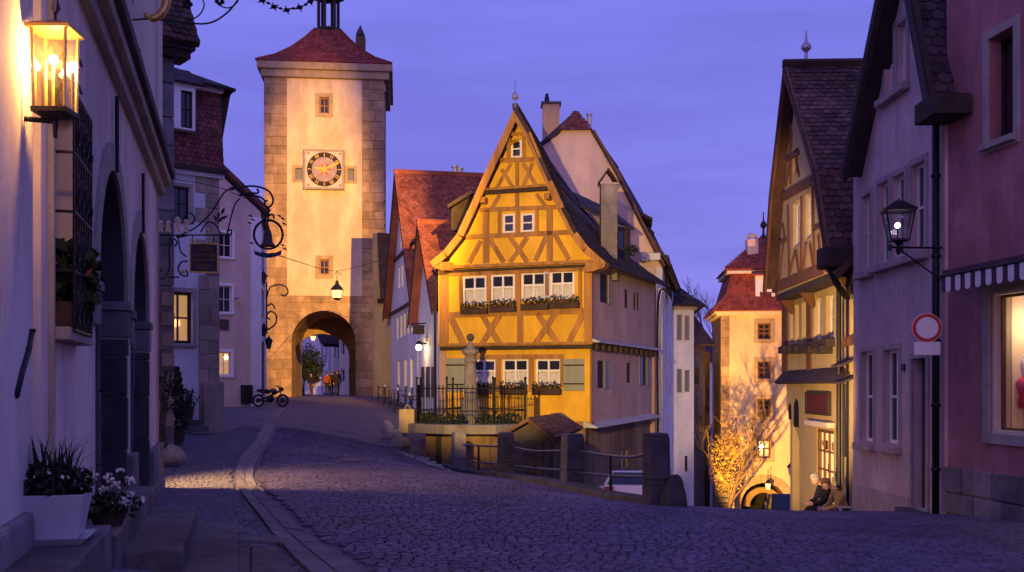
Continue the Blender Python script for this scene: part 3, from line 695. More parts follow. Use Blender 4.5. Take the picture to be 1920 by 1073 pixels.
# dangling garland of leaves on the same bracket
for i, (x, y) in enumerate(((492,1),(503,6),(514,13),(526,16),(538,19),(550,16),(562,14),(573,9),(582,3))):
    c = WS.pt(*WS.hit(x, y)); b = MB(); b.ball(c, .028 if i % 2 else .045, 6, .6)
    if i % 2 == 0:
        for k in range(4): d = Vector((math.cos(k*1.57+.4), 0, math.sin(k*1.57+.4))); b.tube([c, c+d*.075], [.025,.002], 4)
    b.build('garland_leaf', 'iron', hs)
MB().tube(curve_px(WS, [(470,-12),(492,1),(503,6),(514,13),(526,16),(538,19),(550,16),(562,14),(573,9),(582,3),(596,-12)]), .006, 5).build('garland_wire', 'iron', hs)
for (p, q) in (((249,78),(262,95)),((262,95),(258,112)),((262,125),(272,140)),((268,130),(268,150))):
    MB().tube(curve_px(WL, [p, q], .12), .02, 5).build('iron_link', 'iron', hs)
# ------------------------------------------------------------------ helpers for whole houses
def slabwall(par, W, a0, a1, z0, z1, m, c0=-.3, c1=0, holes=(), name='wall'):
    return MB().prism(W, [(a0,z0),(a1,z0),(a1,z1),(a0,z1)], c0, c1, [rectloop(h) for h in holes]).build(name, m, par)
def scroll_set(par, W, items, r=.012, m='iron', name='iron_scroll', c=0):
    for it in items: MB().tube(curve_px(W, it, c, 5), r, 6).build(name, m, par)
rw3 = random.Random(21)
# ------------------------------------------------------------------ grey pilaster house behind the left house
WG = wall_px(190, 23.0, 327, 24.0)
gh = thing('grey_house', 'narrow grey stone house end with tiled eaves behind the plaster house', 'house', WG.pt(WG.len/2, 0))
ztop = WG.hit(310, 108)[1]
slabwall(gh, WG, 0, WG.len-.46, -1, ztop, 'plaster_cream')
blocks(gh, WG, WG.len-.62, WG.len-.0, -.5, ztop, .75, 1.2, 'stone_grey', -.35, .03, rw3, name='pilaster_stone', jit=.012, bevel=.02)
WG2 = Wall(WG.pt(WG.len, 0).xy, -WG.n); slabwall(gh, WG2, .06, 5.5, -1, ztop, 'plaster_white', -.3, -.01)
MB().wbox(WG, -.3, WG.len+.28, ztop, ztop+.18, -.4, .25).build('eaves_board', 'timber_dark', gh)
MB().wbox(WG, -.3, WG.len+.36, ztop+.18, ztop+.3, -.4, .34).build('eaves_board', 'stone_dark', gh)
q = [WG.pt(-.4, ztop+.3, .5), WG.pt(WG.len+.4, ztop+.3, .5), WG.pt(WG.len+.4, ztop+3.2, -1.2), WG.pt(-.4, ztop+3.2, -1.2)]
MB().slab(q, .12).build('roof', 'tile_brown', gh); roof_tiles(gh, q, 'tile_brown', seed=2)
b = MB()
for k in range(7):   # toothed old masonry low on the corner
    z = WG.hit(310, 560+38*k)[1]; MB().wbox(WG, WG.len-.32, WG.len-.02, z-.16, z+.14, .02, .06+.02*(k % 2)).build('tooth_stone', 'stone_warm', gh, bevel=.02)
# climbing trunk, guard stone
cv = thing('climbing_vine', 'bare twisted climber trunk against the grey stone house end', 'climber', P(309, 850, 23.3))
Yv = 23.2
for i, pts in enumerate(([(309,850),(304,800),(308,760),(303,735),(310,700)], [(306,790),(312,750),(318,735),(320,690)], [(303,735),(298,720),(300,700)])):
    q = smooth([P(x, y, Yv-.05*k) for k, (x, y) in enumerate(pts)], 4); MB().tube(q, [.09*(1-.6*k/len(q))*(1 if i == 0 else .5) for k in range(len(q))], 7).build('trunk' if i == 0 else 'branch', 'bark', cv, smooth=True)
foliage_mb(P(318, 735, Yv-.1), (.25,.2,.5), 160, .12, rw3).build('foliage', 'leaf', cv, recalc=False)
def boulder(name, label, c, rad, m='boulder', cat='boulder', group=None, seed=0, sub=3):
    bm = bmesh.new(); bmesh.ops.create_icosphere(bm, subdivisions=sub, radius=1); rn = random.Random(seed)
    ph = [rn.uniform(0, 6.28) for _ in range(6)]
    for v in bm.verts:
        d = v.co.normalized(); k = 1+.12*math.sin(d.x*3.1+ph[0])*math.sin(d.y*2.7+ph[1])+.10*math.sin(d.z*4+ph[2])+.05*math.sin(d.x*7+d.z*6+ph[3])+rn.uniform(-.018,.018)
        v.co = Vector((d.x*rad[0]*k, d.y*rad[1]*k, max(-.5, d.z*k)*rad[2]))
    me = bpy.data.meshes.new(name); bm.to_mesh(me); bm.free(); me.materials.append(M[m]); me.polygons.foreach_set('use_smooth', [True]*len(me.polygons))
    o = bpy.data.objects.new(name, me); COL.objects.link(o); o.location = c; o['loc0'] = tuple(c); return tag(o, label, cat, group)
c = G(323, 874); boulder('guard_stone', 'large rounded guard stone at the foot of the grey house end', (c.x, c.y, c.z+.20), (.26,.24,.28), 'stone_warm', 'guard stone', seed=3)

# ------------------------------------------------------------------ mansard house with quoin
WQ = wall_px(280, 30.6, 411, 32.0)
qh = thing('mansard_house', 'white house with rough stone quoin under a red tile-hung mansard gable', 'house', WQ.pt(WQ.len/2, .3))
ze = WQ.hit(370, 316)[1]
w1 = WQ.rect(322, 350, 356, 412); w2 = WQ.rect(312, 547, 361, 644)
slabwall(qh, WQ, 0, WQ.len, -1, ze, 'plaster_white', holes=[w1, w2])
window(qh, WQ, w1, 2, 2, 'timber_dark', 'pane', .1, surround='stone_trim', sw=.1)
window(qh, WQ, w2, 2, 2, 'wood_door', 'pane', .12, .09, .05, surround='stone_trim', sw=.12, sill='stone_trim', lit='lit_soft', label='tall window with a glow put in for the lantern reflected in its glass')
c = WQ.pt(*WQ.hit(338, 605), -.24); MB().ball(c, .09, 10, 1.4).build('reflection_glow', 'bulb_soft', qh, smooth=True)  # glowing ball stands in for a lantern's reflection in the pane
z = .0; k = 0
while z < ze-.1:
    h = rw3.uniform(.42, .62); h = min(h, ze-z); px0 = (372 if z < WQ.hit(390, 530)[1] else (366 if k % 2 else 385)); a0 = WQ.hit(px0, 500)[0]; s = a0
    n = 2 if WQ.len-a0 > .45 and k % 2 else 1; am = a0+(WQ.len-a0)*rw3.uniform(.4, .6)
    for (p, r_) in (((a0, am), 0), ((am, WQ.len), 1)) if n == 2 else (((a0, WQ.len), 0),):
        MB().wbox(WQ, p[0]+.01, p[1]-.008, z+.01, z+h-.01, -.32, .05+rw3.uniform(-.015,.02)).build('quoin_stone', 'stone_warm', qh, bevel=.02)
    z += h; k += 1
MB().wbox(WQ, WQ.hit(376,700)[0], WQ.len+.08, -1, WQ.hit(390,716)[1], -.3, .22).build('buttress', 'stone_warm', qh, bevel=.06)
WQ2 = Wall(WQ.pt(WQ.len, 0).xy, -WQ.n); slabwall(qh, WQ2, .06, 9, -1, ze, 'plaster_white', -.3, -.01)
# tile-hung mansard storey, leaning back a little
zm = WQ.hit(370, 166)[1]; aL, aR = -.2, WQ.hit(414, 300)[0]
q = [WQ.pt(aL, ze, .22), WQ.pt(aR, ze, .22), WQ.pt(aR+.02, zm, -.12), WQ.pt(aL, zm, -.12)]
mw = WQ.rect(328, 176, 350, 245)
MB().slab(q, .25).build('mansard_wall', 'tile_red', qh); roof_tiles(qh, q, 'tile_red', .15, .14, seed=5)
MB().wbox(WQ, aL, aR+.1, ze-.12, ze+.02, -.2, .3).build('eaves_board', 'timber_dark', qh)
MB().wbox(WQ, aL, aR+.05, ze-.24, ze-.12, -.2, .16).build('eaves_moulding', 'white_paint', qh)
dw = (mw[0]-.5, mw[1]+.08, mw[2]-.05, mw[3]+.12)
MB().prism(WQ, rectloop(dw), -.2, .42, [rectloop(mw)]).build('dormer', 'white_paint', qh)
Wd = Wall(WQ.pt(0, 0, .42).xy, WQ.u); window(qh, Wd, mw, 2, 2, 'black', 'pane', .05)
MB().wbox(WQ, dw[0]-.2, dw[1]+.12, dw[3], dw[3]+.1, -.2, .5).build('dormer_cornice', 'white_paint', qh)
MB().slab([WQ.pt(dw[0]-.3, dw[3]+.1, .6), WQ.pt(dw[1]+.22, dw[3]+.1, .6), WQ.pt(dw[1]+.22, dw[3]+.75, -.5), WQ.pt(dw[0]-.3, dw[3]+.75, -.5)], .08).build('dormer_roof', 'tile_dark', qh)
MB().wbox(WQ, WQ.hit(368,160)[0], aR+.06, zm-.02, zm+.16, -.3, .08).build('cornice', 'white_paint', qh, bevel=.02)
rt = WQ.hit(345, 98)[1]
# upper roof: hipped, its right eave sweeps down
MB().slab([WQ.pt(aL-.3, zm+.16, .3), WQ.pt(aR+.35, zm+.12, .3), WQ.pt(WQ.hit(372,118)[0]-.35, rt-.2, -1.5), WQ.pt(aL-.3, rt+.5, -2.2)], .1).build('roof', 'tile_dark', qh)
MB().slab([WQ.pt(aR+.35, zm+.12, .3), WQ.pt(aR+.5, zm-.9, -5), WQ.pt(aR-.6, rt, -5), WQ.pt(WQ.hit(372,118)[0]-.35, rt-.2, -1.5)], .1).build('roof', 'tile_dark', qh)
MB().slab([WQ.pt(aR+.05, ze, .1), WQ.pt(aR+.05, ze, -6), WQ.pt(aR+.05, zm+.1, -6), WQ.pt(aR+.05, zm+.1, -.1)], .12).build('mansard_wall', 'tile_dark', qh)
MB().prism(WQ, [(aR+.02, zm+.12), (aR+.42, zm+.1), (aR+.12, zm-1.5), (aR+.02, zm-1.6)], -3.5, -.2).build('eaves_return', 'timber_dark', qh)
# steps, potted shrubs in front of it
for i in range(3):
    c = WQ.hit(350, 760+22*i); y_ = .62-.17*i
    st = MB().wbox(WQ, WQ.hit(338, 700)[0], WQ.hit(374, 700)[0], -.2, y_, .0, .35+.3*i).build('doorstep', 'stepstone', bevel=.015)
    tag(st, ('upper', 'middle', 'bottom')[i]+' doorstep of the white house beside its stone quoin', 'step', 'doorsteps of the white quoin house')
for i, (px, py, Y_, w_, h_, lb) in enumerate(((331,832,28.0,.34,1.5,'tall clipped conical shrub in a dark tub near the stone corner'), (349,765,30.9,.36,.55,'small round shrub on the steps before the stone quoin'))):
    c = P(px, py, Y_); c.z = gz(c.x, c.y) if i == 0 else .6
    t = thing('potted_shrub', lb, 'shrub', c); MB().lathe([(.17,0),(.24,.42),(.2,.42)], c, 14).build('tub', 'wood_box', t)
    MB().tube([c+Vector((0,0,.4)), c+Vector((0,0,.7))], .03).build('stem', 'bark', t)
    for k in range(4 if i == 0 else 1): f_ = 1-.2*k; foliage_mb(c+Vector((0,0,.62+k*.36)), (w_*f_, w_*f_, .34), 420, .09, rw3, .4, .3).build('foliage', 'leaf', t, recalc=False)

# ------------------------------------------------------------------ beige gable house
WE4 = wall_px(372, 51, 489, 53)
bh = thing('beige_gable_house', 'beige plaster house with a raking red verge and white framed windows', 'house', WE4.pt(WE4.len/2, .6))
wins = [WE4.rect(409, 437, 435, 482), WE4.rect(409, 536, 434, 586), WE4.rect(409, 660, 433, 704)]
o_ = WE4.poly([(372, 765), (489, 765), (489, 398), (416, 330), (372, 285)]); o_[0] = (0, -1); o_[1] = (WE4.len, -1)
MB().prism(WE4, o_, -.3, 0, [rectloop(r) for r in wins]).build('wall', 'plaster_beige', bh)
window(bh, WE4, wins[0], 2, 2, surround='white_paint', sw=.14, sill='white_paint'); window(bh, WE4, wins[1], 2, 2, surround='white_paint', sw=.14, sill='white_paint')
window(bh, WE4, wins[2], 2, 2, surround='white_paint', sw=.14, sill='white_paint', lit='lit_soft')
pq = WE4.rect(470, 480, 490, 765); MB().wbox(WE4, pq[0], WE4.len+.02, -1, pq[3]+1.9, -.1, .05).build('corner_strip', 'plaster_white', bh)
WE5 = Wall(WE4.pt(WE4.len, 0).xy, -WE4.n); slabwall(bh, WE5, .06, 10, -1, WE4.hit(489, 400)[1], 'plaster_white', -.3, -.01)
va, vb = WE4.hit(372, 278), WE4.hit(503, 404)
for c0, c1, wd, mt in ((-.35, .18, .22, 'tile_red'), (-.3, .12, .14, 'timber_dark')):
    MB().beam(WE4, (va[0], va[1]+(.16 if mt == 'tile_red' else 0)), (vb[0], vb[1]+(.16 if mt == 'tile_red' else 0)), wd, c0, c1).build('verge_board', mt, bh)
MB().slab([WE4.pt(vb[0], vb[1]+.2, .1), WE4.pt(vb[0]+.8, vb[1]+.2, -12), WE4.pt(va[0], va[1]+.2, -12), WE4.pt(va[0], va[1]+.2, .1)], .15).build('roof', 'tile_dark', bh)
pr = WE4.rect(409, 599, 428, 619); MB().prism(WE4, rectloop(pr), 0, .06, [rectloop(pr, -.07)]).build('plaque_frame', 'stone_dark', bh); MB().wbox(WE4, pr[0]+.07, pr[1]-.07, pr[2]+.07, pr[3]-.07, 0, .03).build('plaque', 'sign_wood', bh)
br = WE4.rect(450, 722, 468, 757); lb = MB().wbox(WE4, br[0], br[1], br[2], br[3], .05, .4).build('waste_bin', 'black', bevel=.03); tag(lb, 'small dark waste bin against the beige house', 'bin')
wl4 = thing('wall_lamp', 'tiny unlit bracket lamp between two windows of the beige house', 'lamp', WE4.pt(*WE4.hit(443,575)))
MB().lathe([(.05,0),(.1,.28),(.02,.4)], WE4.pt(*WE4.hit(443,578), .35), 8).build('lantern', 'gold', wl4); MB().tube([WE4.pt(*WE4.hit(440,560)), WE4.pt(*WE4.hit(443,560), .35)], .02).build('bracket', 'iron', wl4)

# narrow sliver of the next house with lanterns
WN = wall_px(484, 58, 500, 66)
nh = thing('sliver_house', 'narrow pale house front squeezed between the beige house and the clock tower', 'house', WN.pt(WN.len/2, .7))
rs = [WN.rect(489, 470, 493, 500), WN.rect(489, 545, 493, 590), WN.rect(489, 640, 494, 742)]
slabwall(nh, WN, 0, WN.len, -1, WN.hit(490, 420)[1], 'plaster_white', holes=rs[:2]); 
for r in rs[:2]: window(nh, WN, r, 2, 2, surround='stone_trim')
MB().wbox(WN, *rs[2], -.02, .05).build('door', 'wood_door', nh); MB().wbox(WN, -.2, WN.len+.2, WN.hit(490, 420)[1], WN.hit(490, 412)[1], -.4, .3).build('eaves_board', 'timber_dark', nh)
sb = thing('scroll_bracket', 'thin wrought iron scroll bracket beside the tower arch', 'sign bracket', P(502, 600, 62))
WSB = wall_px(480, 62, 560, 62.5)
scroll_set(sb, WSB, [[(500,560),(506,540),(522,534),(536,538),(540,548),(534,555),(526,552)], [(500,620),(516,608),(518,592),(508,584),(500,592),(506,600)], [(500,530),(500,625)], [(500,575),(510,570),(516,580)]], .045)
for (x, y, lb) in ((494,526,'small dark lantern high on the narrow pale house front'), (495,624,'small dark lantern low on the narrow pale house front'), (504,648,'little dark lantern at the left foot of the clock tower')):
    c = P(x, y, 61); t = thing('wall_lantern', lb, 'lantern', c); MB().lathe([(.1,-.2),(.22,.25)], c, 6).build('glass', 'pane', t); MB().lathe([(.28,.25),(.05,.5),(.02,.6)], c, 6).build('roof', 'iron', t); MB().tube([c+Vector((0,0,-.2)), c+Vector((-.1,.6,-.3))], .03).build('bracket', 'iron', t)

# ------------------------------------------------------------------ hanging shop signs on the left
WH = wall_px(290, 22.4, 440, 22.7)
s1 = thing('hanging_sign', 'square black hanging sign with barrel disc and gold frame under iron figures', 'sign', WH.pt(*WH.hit(296, 440)))
MB().tube(curve_px(WH, [(293,441),(433,441)]), .016, 6).build('arm', 'iron', s1)
r = WH.rect(355, 456, 410, 512); MB().prism(WH, rectloop(r), -.03, .03, [rectloop(r, -.03)]).build('frame', 'goldpaint', s1); MB().wbox(WH, r[0]+.03, r[1]-.03, r[2]+.03, r[3]-.03, -.015, .015).build('board', 'sign_blue', s1)
b = MB(); cc = ((r[0]+r[1])/2, (r[2]+r[3])/2+.01); b.prism(WH, [(cc[0]+.235*math.cos(t*.3142), cc[1]+.285*math.sin(t*.3142)) for t in range(20)], .015, .05); b.build('barrel_disc', 'sign_wood', s1)
for dz in (-.11, 0, .11): MB().wbox(WH, cc[0]-.2, cc[0]+.2, cc[1]+dz-.008, cc[1]+dz+.008, .05, .06).build('barrel_hoop', 'iron', s1)
for x in (361, 401): MB().tube(curve_px(WH, [(x,441),(x,457)]), .012).build('hanger', 'iron', s1)
for k, x in enumerate((301, 316, 333, 349)):   # little cut-out figures walking on the arm
    b = MB(); y = 436
    def L_(pts, r_): b.tube(curve_px(WH, pts), r_, 6)
    s_ = (1, 1.0, 1.35, 1.1)[k]; h = 20*s_
    L_([(x-4,y),(x-1,y-h*.45),(x,y-h*.75)], .032); L_([(x+4,y),(x+1,y-h*.45)], .03); L_([(x,y-h*.7),(x+(-6 if k % 2 else 7),y-h*.55)], .022); L_([(x,y-h*.72),(x+(8 if k > 1 else -5),y-h*.8)], .022)
    b.ball(WH.pt(*WH.hit(x, y-h*.95)), .045, 8); b.build('gilt_figure', 'figure', s1)
scroll_set(s1, WH, [[(320,441),(317,470),(318,500),(310,520),(298,522),(292,512),(298,504),(304,510)], [(318,520),(336,520)], [(334,441),(338,470),(350,482)], [(352,490),(340,492),(334,505),(342,517),(352,516),(348,506)], [(355,441),(330,445),(365,428),(395,400),(420,362),(440,350)], [(426,441),(430,420),(440,385),(450,372)], [(340,420),(352,400),(364,406),(362,418),(350,420)], [(376,436),(388,418),(402,420),(414,438)], [(433,441),(434,432),(425,433)], [(322,452),(327,448),(332,455),(327,462),(322,452)]], .017)
for y in range(462, 516, 9): MB().ball(WH.pt(*WH.hit(327, y)), .02, 6).build('bead', 'gold', s1)
for (x, y) in ((389,433),(361,450),(343,510)): MB().ball(WH.pt(*WH.hit(x, y)), .04, 8).build('boss', 'gold', s1)
b = MB()
for (x, y, a) in ((414,412,-.9),(421,408,-.5),(410,404,-1.5),(418,396,-1.1),(405,410,-2.2)): b.tube(curve_px(WH, [(x-8*math.cos(a),y-8*math.sin(a)),(x,y),(x+8*math.cos(a),y+8*math.sin(a))]), [.004,.04,.004], 4)
b.build('iron_leaves', 'iron', s1)
WR = wall_px(430, 28.0, 545, 28.3)
s2 = thing('wreath_sign', 'round wreath sign with a hanging bell on a curled iron bracket', 'sign', WR.pt(*WR.hit(440, 352)))
c0 = (503, 440)
MB().tube([WR.pt(*WR.hit(c0[0]+27*math.cos(t*.2618), c0[1]+27*math.sin(t*.2618))) for t in range(24)], .032, 6, True).build('ring', 'iron', s2)
for k in range(22):
    t = k*.2856; c = WR.pt(*WR.hit(c0[0]+27*math.cos(t), c0[1]+27*math.sin(t)), .02); MB().ball(c, .042, 6, .7).build('wreath_leaf', 'iron', s2)
bc = WR.pt(*WR.hit(502, 462)); MB().lathe([(.20,0),(.185,.03),(.13,.12),(.105,.3),(.085,.4),(.03,.46)], bc, 14).build('bell', 'sign_wood', s2, smooth=True)
MB().tube([bc+Vector((0,0,.45)), WR.pt(*WR.hit(503, 412))], .015).build('hanger', 'iron', s2)
pts = [WR.hit(x, y) for x, y in ((476,470),(488,474),(503,475),(518,474),(528,469),(527,478),(515,482),(503,484),(490,482),(478,478))]
MB().prism(WR, pts, -.01, .02).build('ribbon', 'sign_blue', s2)
scroll_set(s2, WR, [[(432,356),(450,352),(470,349),(490,352),(505,360),(512,375),(508,386),(500,388),(496,380),(502,376)], [(447,366),(470,366),(488,370),(498,378)], [(503,390),(503,412)], [(440,352),(455,364),(468,362),(484,362),(482,354)], [(494,412),(510,402),(514,410)]], .026)
for (x, y) in ((470,405),(474,412),(468,418),(524,405),(530,410),(533,420),(530,460),(534,467),(472,456)): MB().tube(curve_px(WR, [(x-5,y-2),(x,y),(x+5,y+2)]), [.004,.035,.004], 4).build('iron_leaf', 'iron', s2)

# ------------------------------------------------------------------ wires
for (pts, lb) in (([P(524,480,29), P(632,508,60), P(722,486,58)], 'thin cable from the wreath sign to the lantern before the tower'), ([P(318,335,24), P(405,350,28), P(460,372,30)], 'thin cable strung between the left house fronts')):
    q = smooth(pts, 8); o = MB().tube(q, .014 if pts[0].y > 28 else .012, 5).build('cable', 'wire'); tag(o, lb, 'cable', None)

# ------------------------------------------------------------------ clock tower
yaw = R(6); ctr = Vector(((608.5-CX)/F*75, 75.0)); hw = 111.5/F*75
WT = Wall(ctr-Vector((math.cos(yaw), math.sin(yaw)))*hw, (math.cos(yaw), math.sin(yaw))); TW = 2*hw; TD = 8.2
tw = thing('clock_tower', 'tall stone gate tower with plaster panel, clock and red bell roof', 'tower', WT.pt(TW/2, .9))
zt = WT.hit(608, 147)[1]; za = WT.hit(608, 642)[1]; a0 = WT.hit(547, 700)[0]; a1 = WT.hit(667, 700)[0]
wr = {k: WT.rect(*v) for k, v in dict(top=(599,183,617,213), low=(599,487,617,515), l=(554,316,566,337), r=(652,317,664,339)).items()}
ol = [(0,-.5)]+arch(a0, a1, -.5, za, 24)+[(TW,-.5), (TW, zt), (0, zt)]
MB().prism(WT, ol, -.5, 0, [rectloop(r) for r in wr.values()]).build('wall', 'stone_tower', tw)
MB().prism(WT, ol, -TD+.4, -.5).build('core', 'stone_tower', tw)
b0 = WT.hit(553, 700, -TD)[0]; b1 = WT.hit(655, 700, -TD)[0]; zs2 = WT.hit(605, 668, -TD)[1]
MB().prism(WT, [(0,-.5)]+arch(b0, b1, -.5, zs2, 20, .82)+[(TW,-.5), (TW, zt), (0, zt)], -TD, -TD+.4).build('wall', 'stone_tower', tw)
pr = WT.rect(538, 149, 679, 555)
MB().prism(WT, rectloop(pr), 0, .05, [rectloop(r) for r in wr.values()]).build('plaster_panel', 'plaster_tower', tw)
for k, nx in (('top', 2), ('low', 2)):
    window(tw, Wall(WT.pt(0,0,.05).xy, WT.u), wr[k], 2, 2, 'timber_ochre', 'pane', .18, .09, .07, surround='stone_gold', sw=.28, sproud=.06)
for k in 'lr': window(tw, Wall(WT.pt(0,0,.05).xy, WT.u), wr[k], 1, 1, 'shutter_blue', 'shutter_blue', .22, .06, surround='stone_gold', sw=.2, sproud=.06)
rt_ = random.Random(4); ac, ar = (a0+a1)/2, (a1-a0)/2
def skip(r):
    if r[3] < za: return r[1] > a0-.02 and r[0] < a1+.02
    return min(math.hypot(x-ac, max(0, z-za)) for x in (r[0], r[1], min(max(ac, r[0]), r[1])) for z in (r[2], r[3])) < ar+.05
blocks(tw, WT, 0, pr[0]-.01, pr[2], zt, .68, 1.15, 'stone_tower', 0, .07, rt_, jit=.03, bevel=.02)
blocks(tw, WT, pr[1]+.01, TW, pr[2], zt, .68, 1.1, 'stone_tower', 0, .07, rt_, jit=.035, bevel=.02)
blocks(tw, WT, 0, a0-.01, .2, za, .62, 1.2, 'stone_tower', 0, .06, rt_, jit=.025, bevel=.02)
blocks(tw, WT, a1+.01, TW, .2, za, .62, 1.2, 'stone_tower', 0, .06, rt_, jit=.025, bevel=.02)
blocks(tw, WT, 0, TW, za, pr[2]-.01, .55, 1.3, 'stone_tower', 0, .06, rt_, skip, jit=.025, bevel=.02)
for k in range(15):   # voussoirs
    t0, t1 = math.pi*k/15+.006, math.pi*(k+1)/15-.006
    MB().prism(WT, [(ac-rr*math.cos(t), za+rr*math.sin(t)) for rr, t in ((ar, t0), (ar+.42, t0), (ar+.42, t1), (ar, t1))], 0, .075).build('voussoir', 'stone_tower', tw)
for k in range(26):   # ragged corner stones that break the outline
    z = 1.2+k*.85; MB().wbox(WT, TW-.3, TW+rt_.uniform(.0,.1), z, z+.5, -.5, .05).build('corner_stone', 'stone_tower', tw, bevel=.03)
# cornice
for x0, x1, y0, y1, c in ((490,730,148,134,.30), (483,736,134,121,.5)):
    r0 = WT.hit(x0, y0)[0]; r1 = WT.hit(x1, y0)[0]; MB().wbox(WT, r0, r1, WT.hit(608, y0)[1], WT.hit(608, y1)[1], -TD-c, c).build('cornice', 'stone_gold', tw, bevel=.04)
# bell roof: concave pyramid in bands of tiles
prof = [(125,120),(93,101),(66,78),(43,52),(24,27)]; cxr, cyr = TW/2, -TD/2
rings = []
for dx, py in prof:
    z = WT.hit(606, py, 0)[1]; hh = dx/F*75; f = hh/(125/F*75); dep = (TD/2+.5)*f
    rings.append([WT.pt(cxr-hh, z, cyr+dep), WT.pt(cxr+hh, z, cyr+dep), WT.pt(cxr+hh, z, cyr-dep), WT.pt(cxr-hh, z, cyr-dep)])
# heights seen nearer/farther: keep the outline by using the tower centre depth
for i in range(len(rings)-1):
    for k in range(4):
        n = (k+1) % 4; q = [rings[i][k], rings[i][n], rings[i+1][n], rings[i+1][k]]
        MB().slab(q, .06).build('roof', 'tile_tower', tw)
        if k in (0, 1): roof_tiles(tw, q, 'tile_tower', .26, .24, seed=i*4+k)
for k in range(4): MB().tube([r[k]+Vector((0,0,.05)) for r in rings], .09, 6).build('hip_ridge', 'tile_tower', tw)
zl = rings[-1][0].z; cp = WT.pt(cxr, zl, cyr)
MB().lathe([(1.0,-.05),(1.12,.1),(1.0,.25)], cp, 8).build('lantern_base', 'timber_dark', tw)
for k in range(6): t = k*1.047+.3; MB().tube([cp+Vector((.72*math.cos(t), .72*math.sin(t), .2)), cp+Vector((.72*math.cos(t), .72*math.sin(t), 2.6))], .13).build('lantern_post', 'timber_dark', tw)
MB().lathe([(1.2,2.6),(.9,3.0),(.1,5.2)], cp, 8).build('lantern_roof', 'tile_dark', tw)
cc = P(676, 100, 79); ch = MB(); ch.box(cc.x-.32, cc.x+.32, 78.7, 79.4, cc.z-1.5, P(0,70,79).z); o = ch.build('chimney', 'plaster_brown', tw)
MB().lathe([(.42,0),(.42,.1),(.03,.8)], (cc.x, 79, P(0,68,79).z), 4).build('chimney_cap', 'tile_dark', o)
# clock
cr_ = WT.rect(571, 284, 645, 356); ck = MB().wbox(WT, *cr_, .05, .4).build('clock_case', 'plaster_cream', tw)
MB().prism(WT, rectloop(cr_, .05), .05, .46, [rectloop(cr_, -.1)]).build('clock_frame', 'stone_trim', tw, bevel=.02)
kc = ((cr_[0]+cr_[1])/2+.03, (cr_[2]+cr_[3])/2); kr = 32/F*75
def circ(r, n=40): return [(kc[0]+r*math.cos(2*math.pi*i/n), kc[1]+r*math.sin(2*math.pi*i/n)) for i in range(n)]
MB().prism(WT, circ(kr), .4, .425, [circ(kr*.72)]).build('dial_ring', 'timber_dark', ck); MB().prism(WT, circ(kr*.715), .4, .42).build('dial', 'stone_pink', ck)
for k in range(12):
    t = math.pi/6*k; d = Vector((math.sin(t), math.cos(t))); p_ = Vector(kc)
    for j in ((0,), (-.07,.07), (-.1,0,.1))[k % 3]:
        s = Vector((d.y, -d.x))*j; MB().beam(WT, p_+s+d*kr*.76, p_+s+d*kr*.96, .045, .425, .44).build('numeral', 'goldpaint', ck)
    MB().beam(WT, p_+d*kr*.16, p_+d*kr*(.36 if k % 2 else .28), .09, .42, .428).build('sun_ray', 'red_paint' if k % 2 else 'goldpaint', ck)
MB().prism(WT, circ(kr*.15, 16), .42, .44).build('sun_disc', 'goldpaint', ck)
for t, ln, tail in ((R(65), .98, .3), (R(278), .62, .1)):
    d = Vector((math.sin(t), math.cos(t))); MB().prism(WT, [Vector(kc)-d*kr*tail, Vector(kc)+d*kr*ln*.7+Vector((d.y,-d.x))*.1, Vector(kc)+d*kr*ln, Vector(kc)+d*kr*ln*.7-Vector((d.y,-d.x))*.1], .45, .47).build('clock_hand', 'goldpaint', ck)
for sx in (-1, 1):
    for sz in (-1, 1): MB().prism(WT, [(kc[0]+sx*kr*.92+.08*math.cos(t*1.05), kc[1]+sz*kr*.92+.08*math.sin(t*1.05)) for t in range(6)], .4, .42).build('corner_star', 'red_paint', ck)
# lantern on the cable in front of the tower
lc = P(632, 545, 60)
hl = thing('hanging_lantern', 'lit lantern hung from a cable before the tower arch', 'lantern', lc)
MB().lathe([(.26,-.42),(.34,.0)], lc, 6).build('glass', 'bulb_soft', hl); MB().lathe([(.40,0),(.30,.18),(.12,.36),(.10,.5),(.03,.6)], lc, 6).build('roof', 'iron', hl); MB().lathe([(.1,-.55),(.3,-.42)], lc, 6).build('base', 'iron', hl)
for k in range(6): t = k*1.047+.52; MB().tube([lc+Vector((.27*math.cos(t),.27*math.sin(t),-.42)), lc+Vector((.35*math.cos(t),.35*math.sin(t),0))], .025, 4).build('corner_bar', 'iron', hl)
MB().tube([lc+Vector((0,0,.55)), P(632,508,60)], .02).build('hanger', 'iron', hl); MB().tube([P(626,516,60), P(632,508,60), P(640,516,60)], .02).build('hanger', 'iron', hl)
lamp(hl, lc-Vector((0,0,.25)), 'POINT', 70, (1,.55,.18), .2)

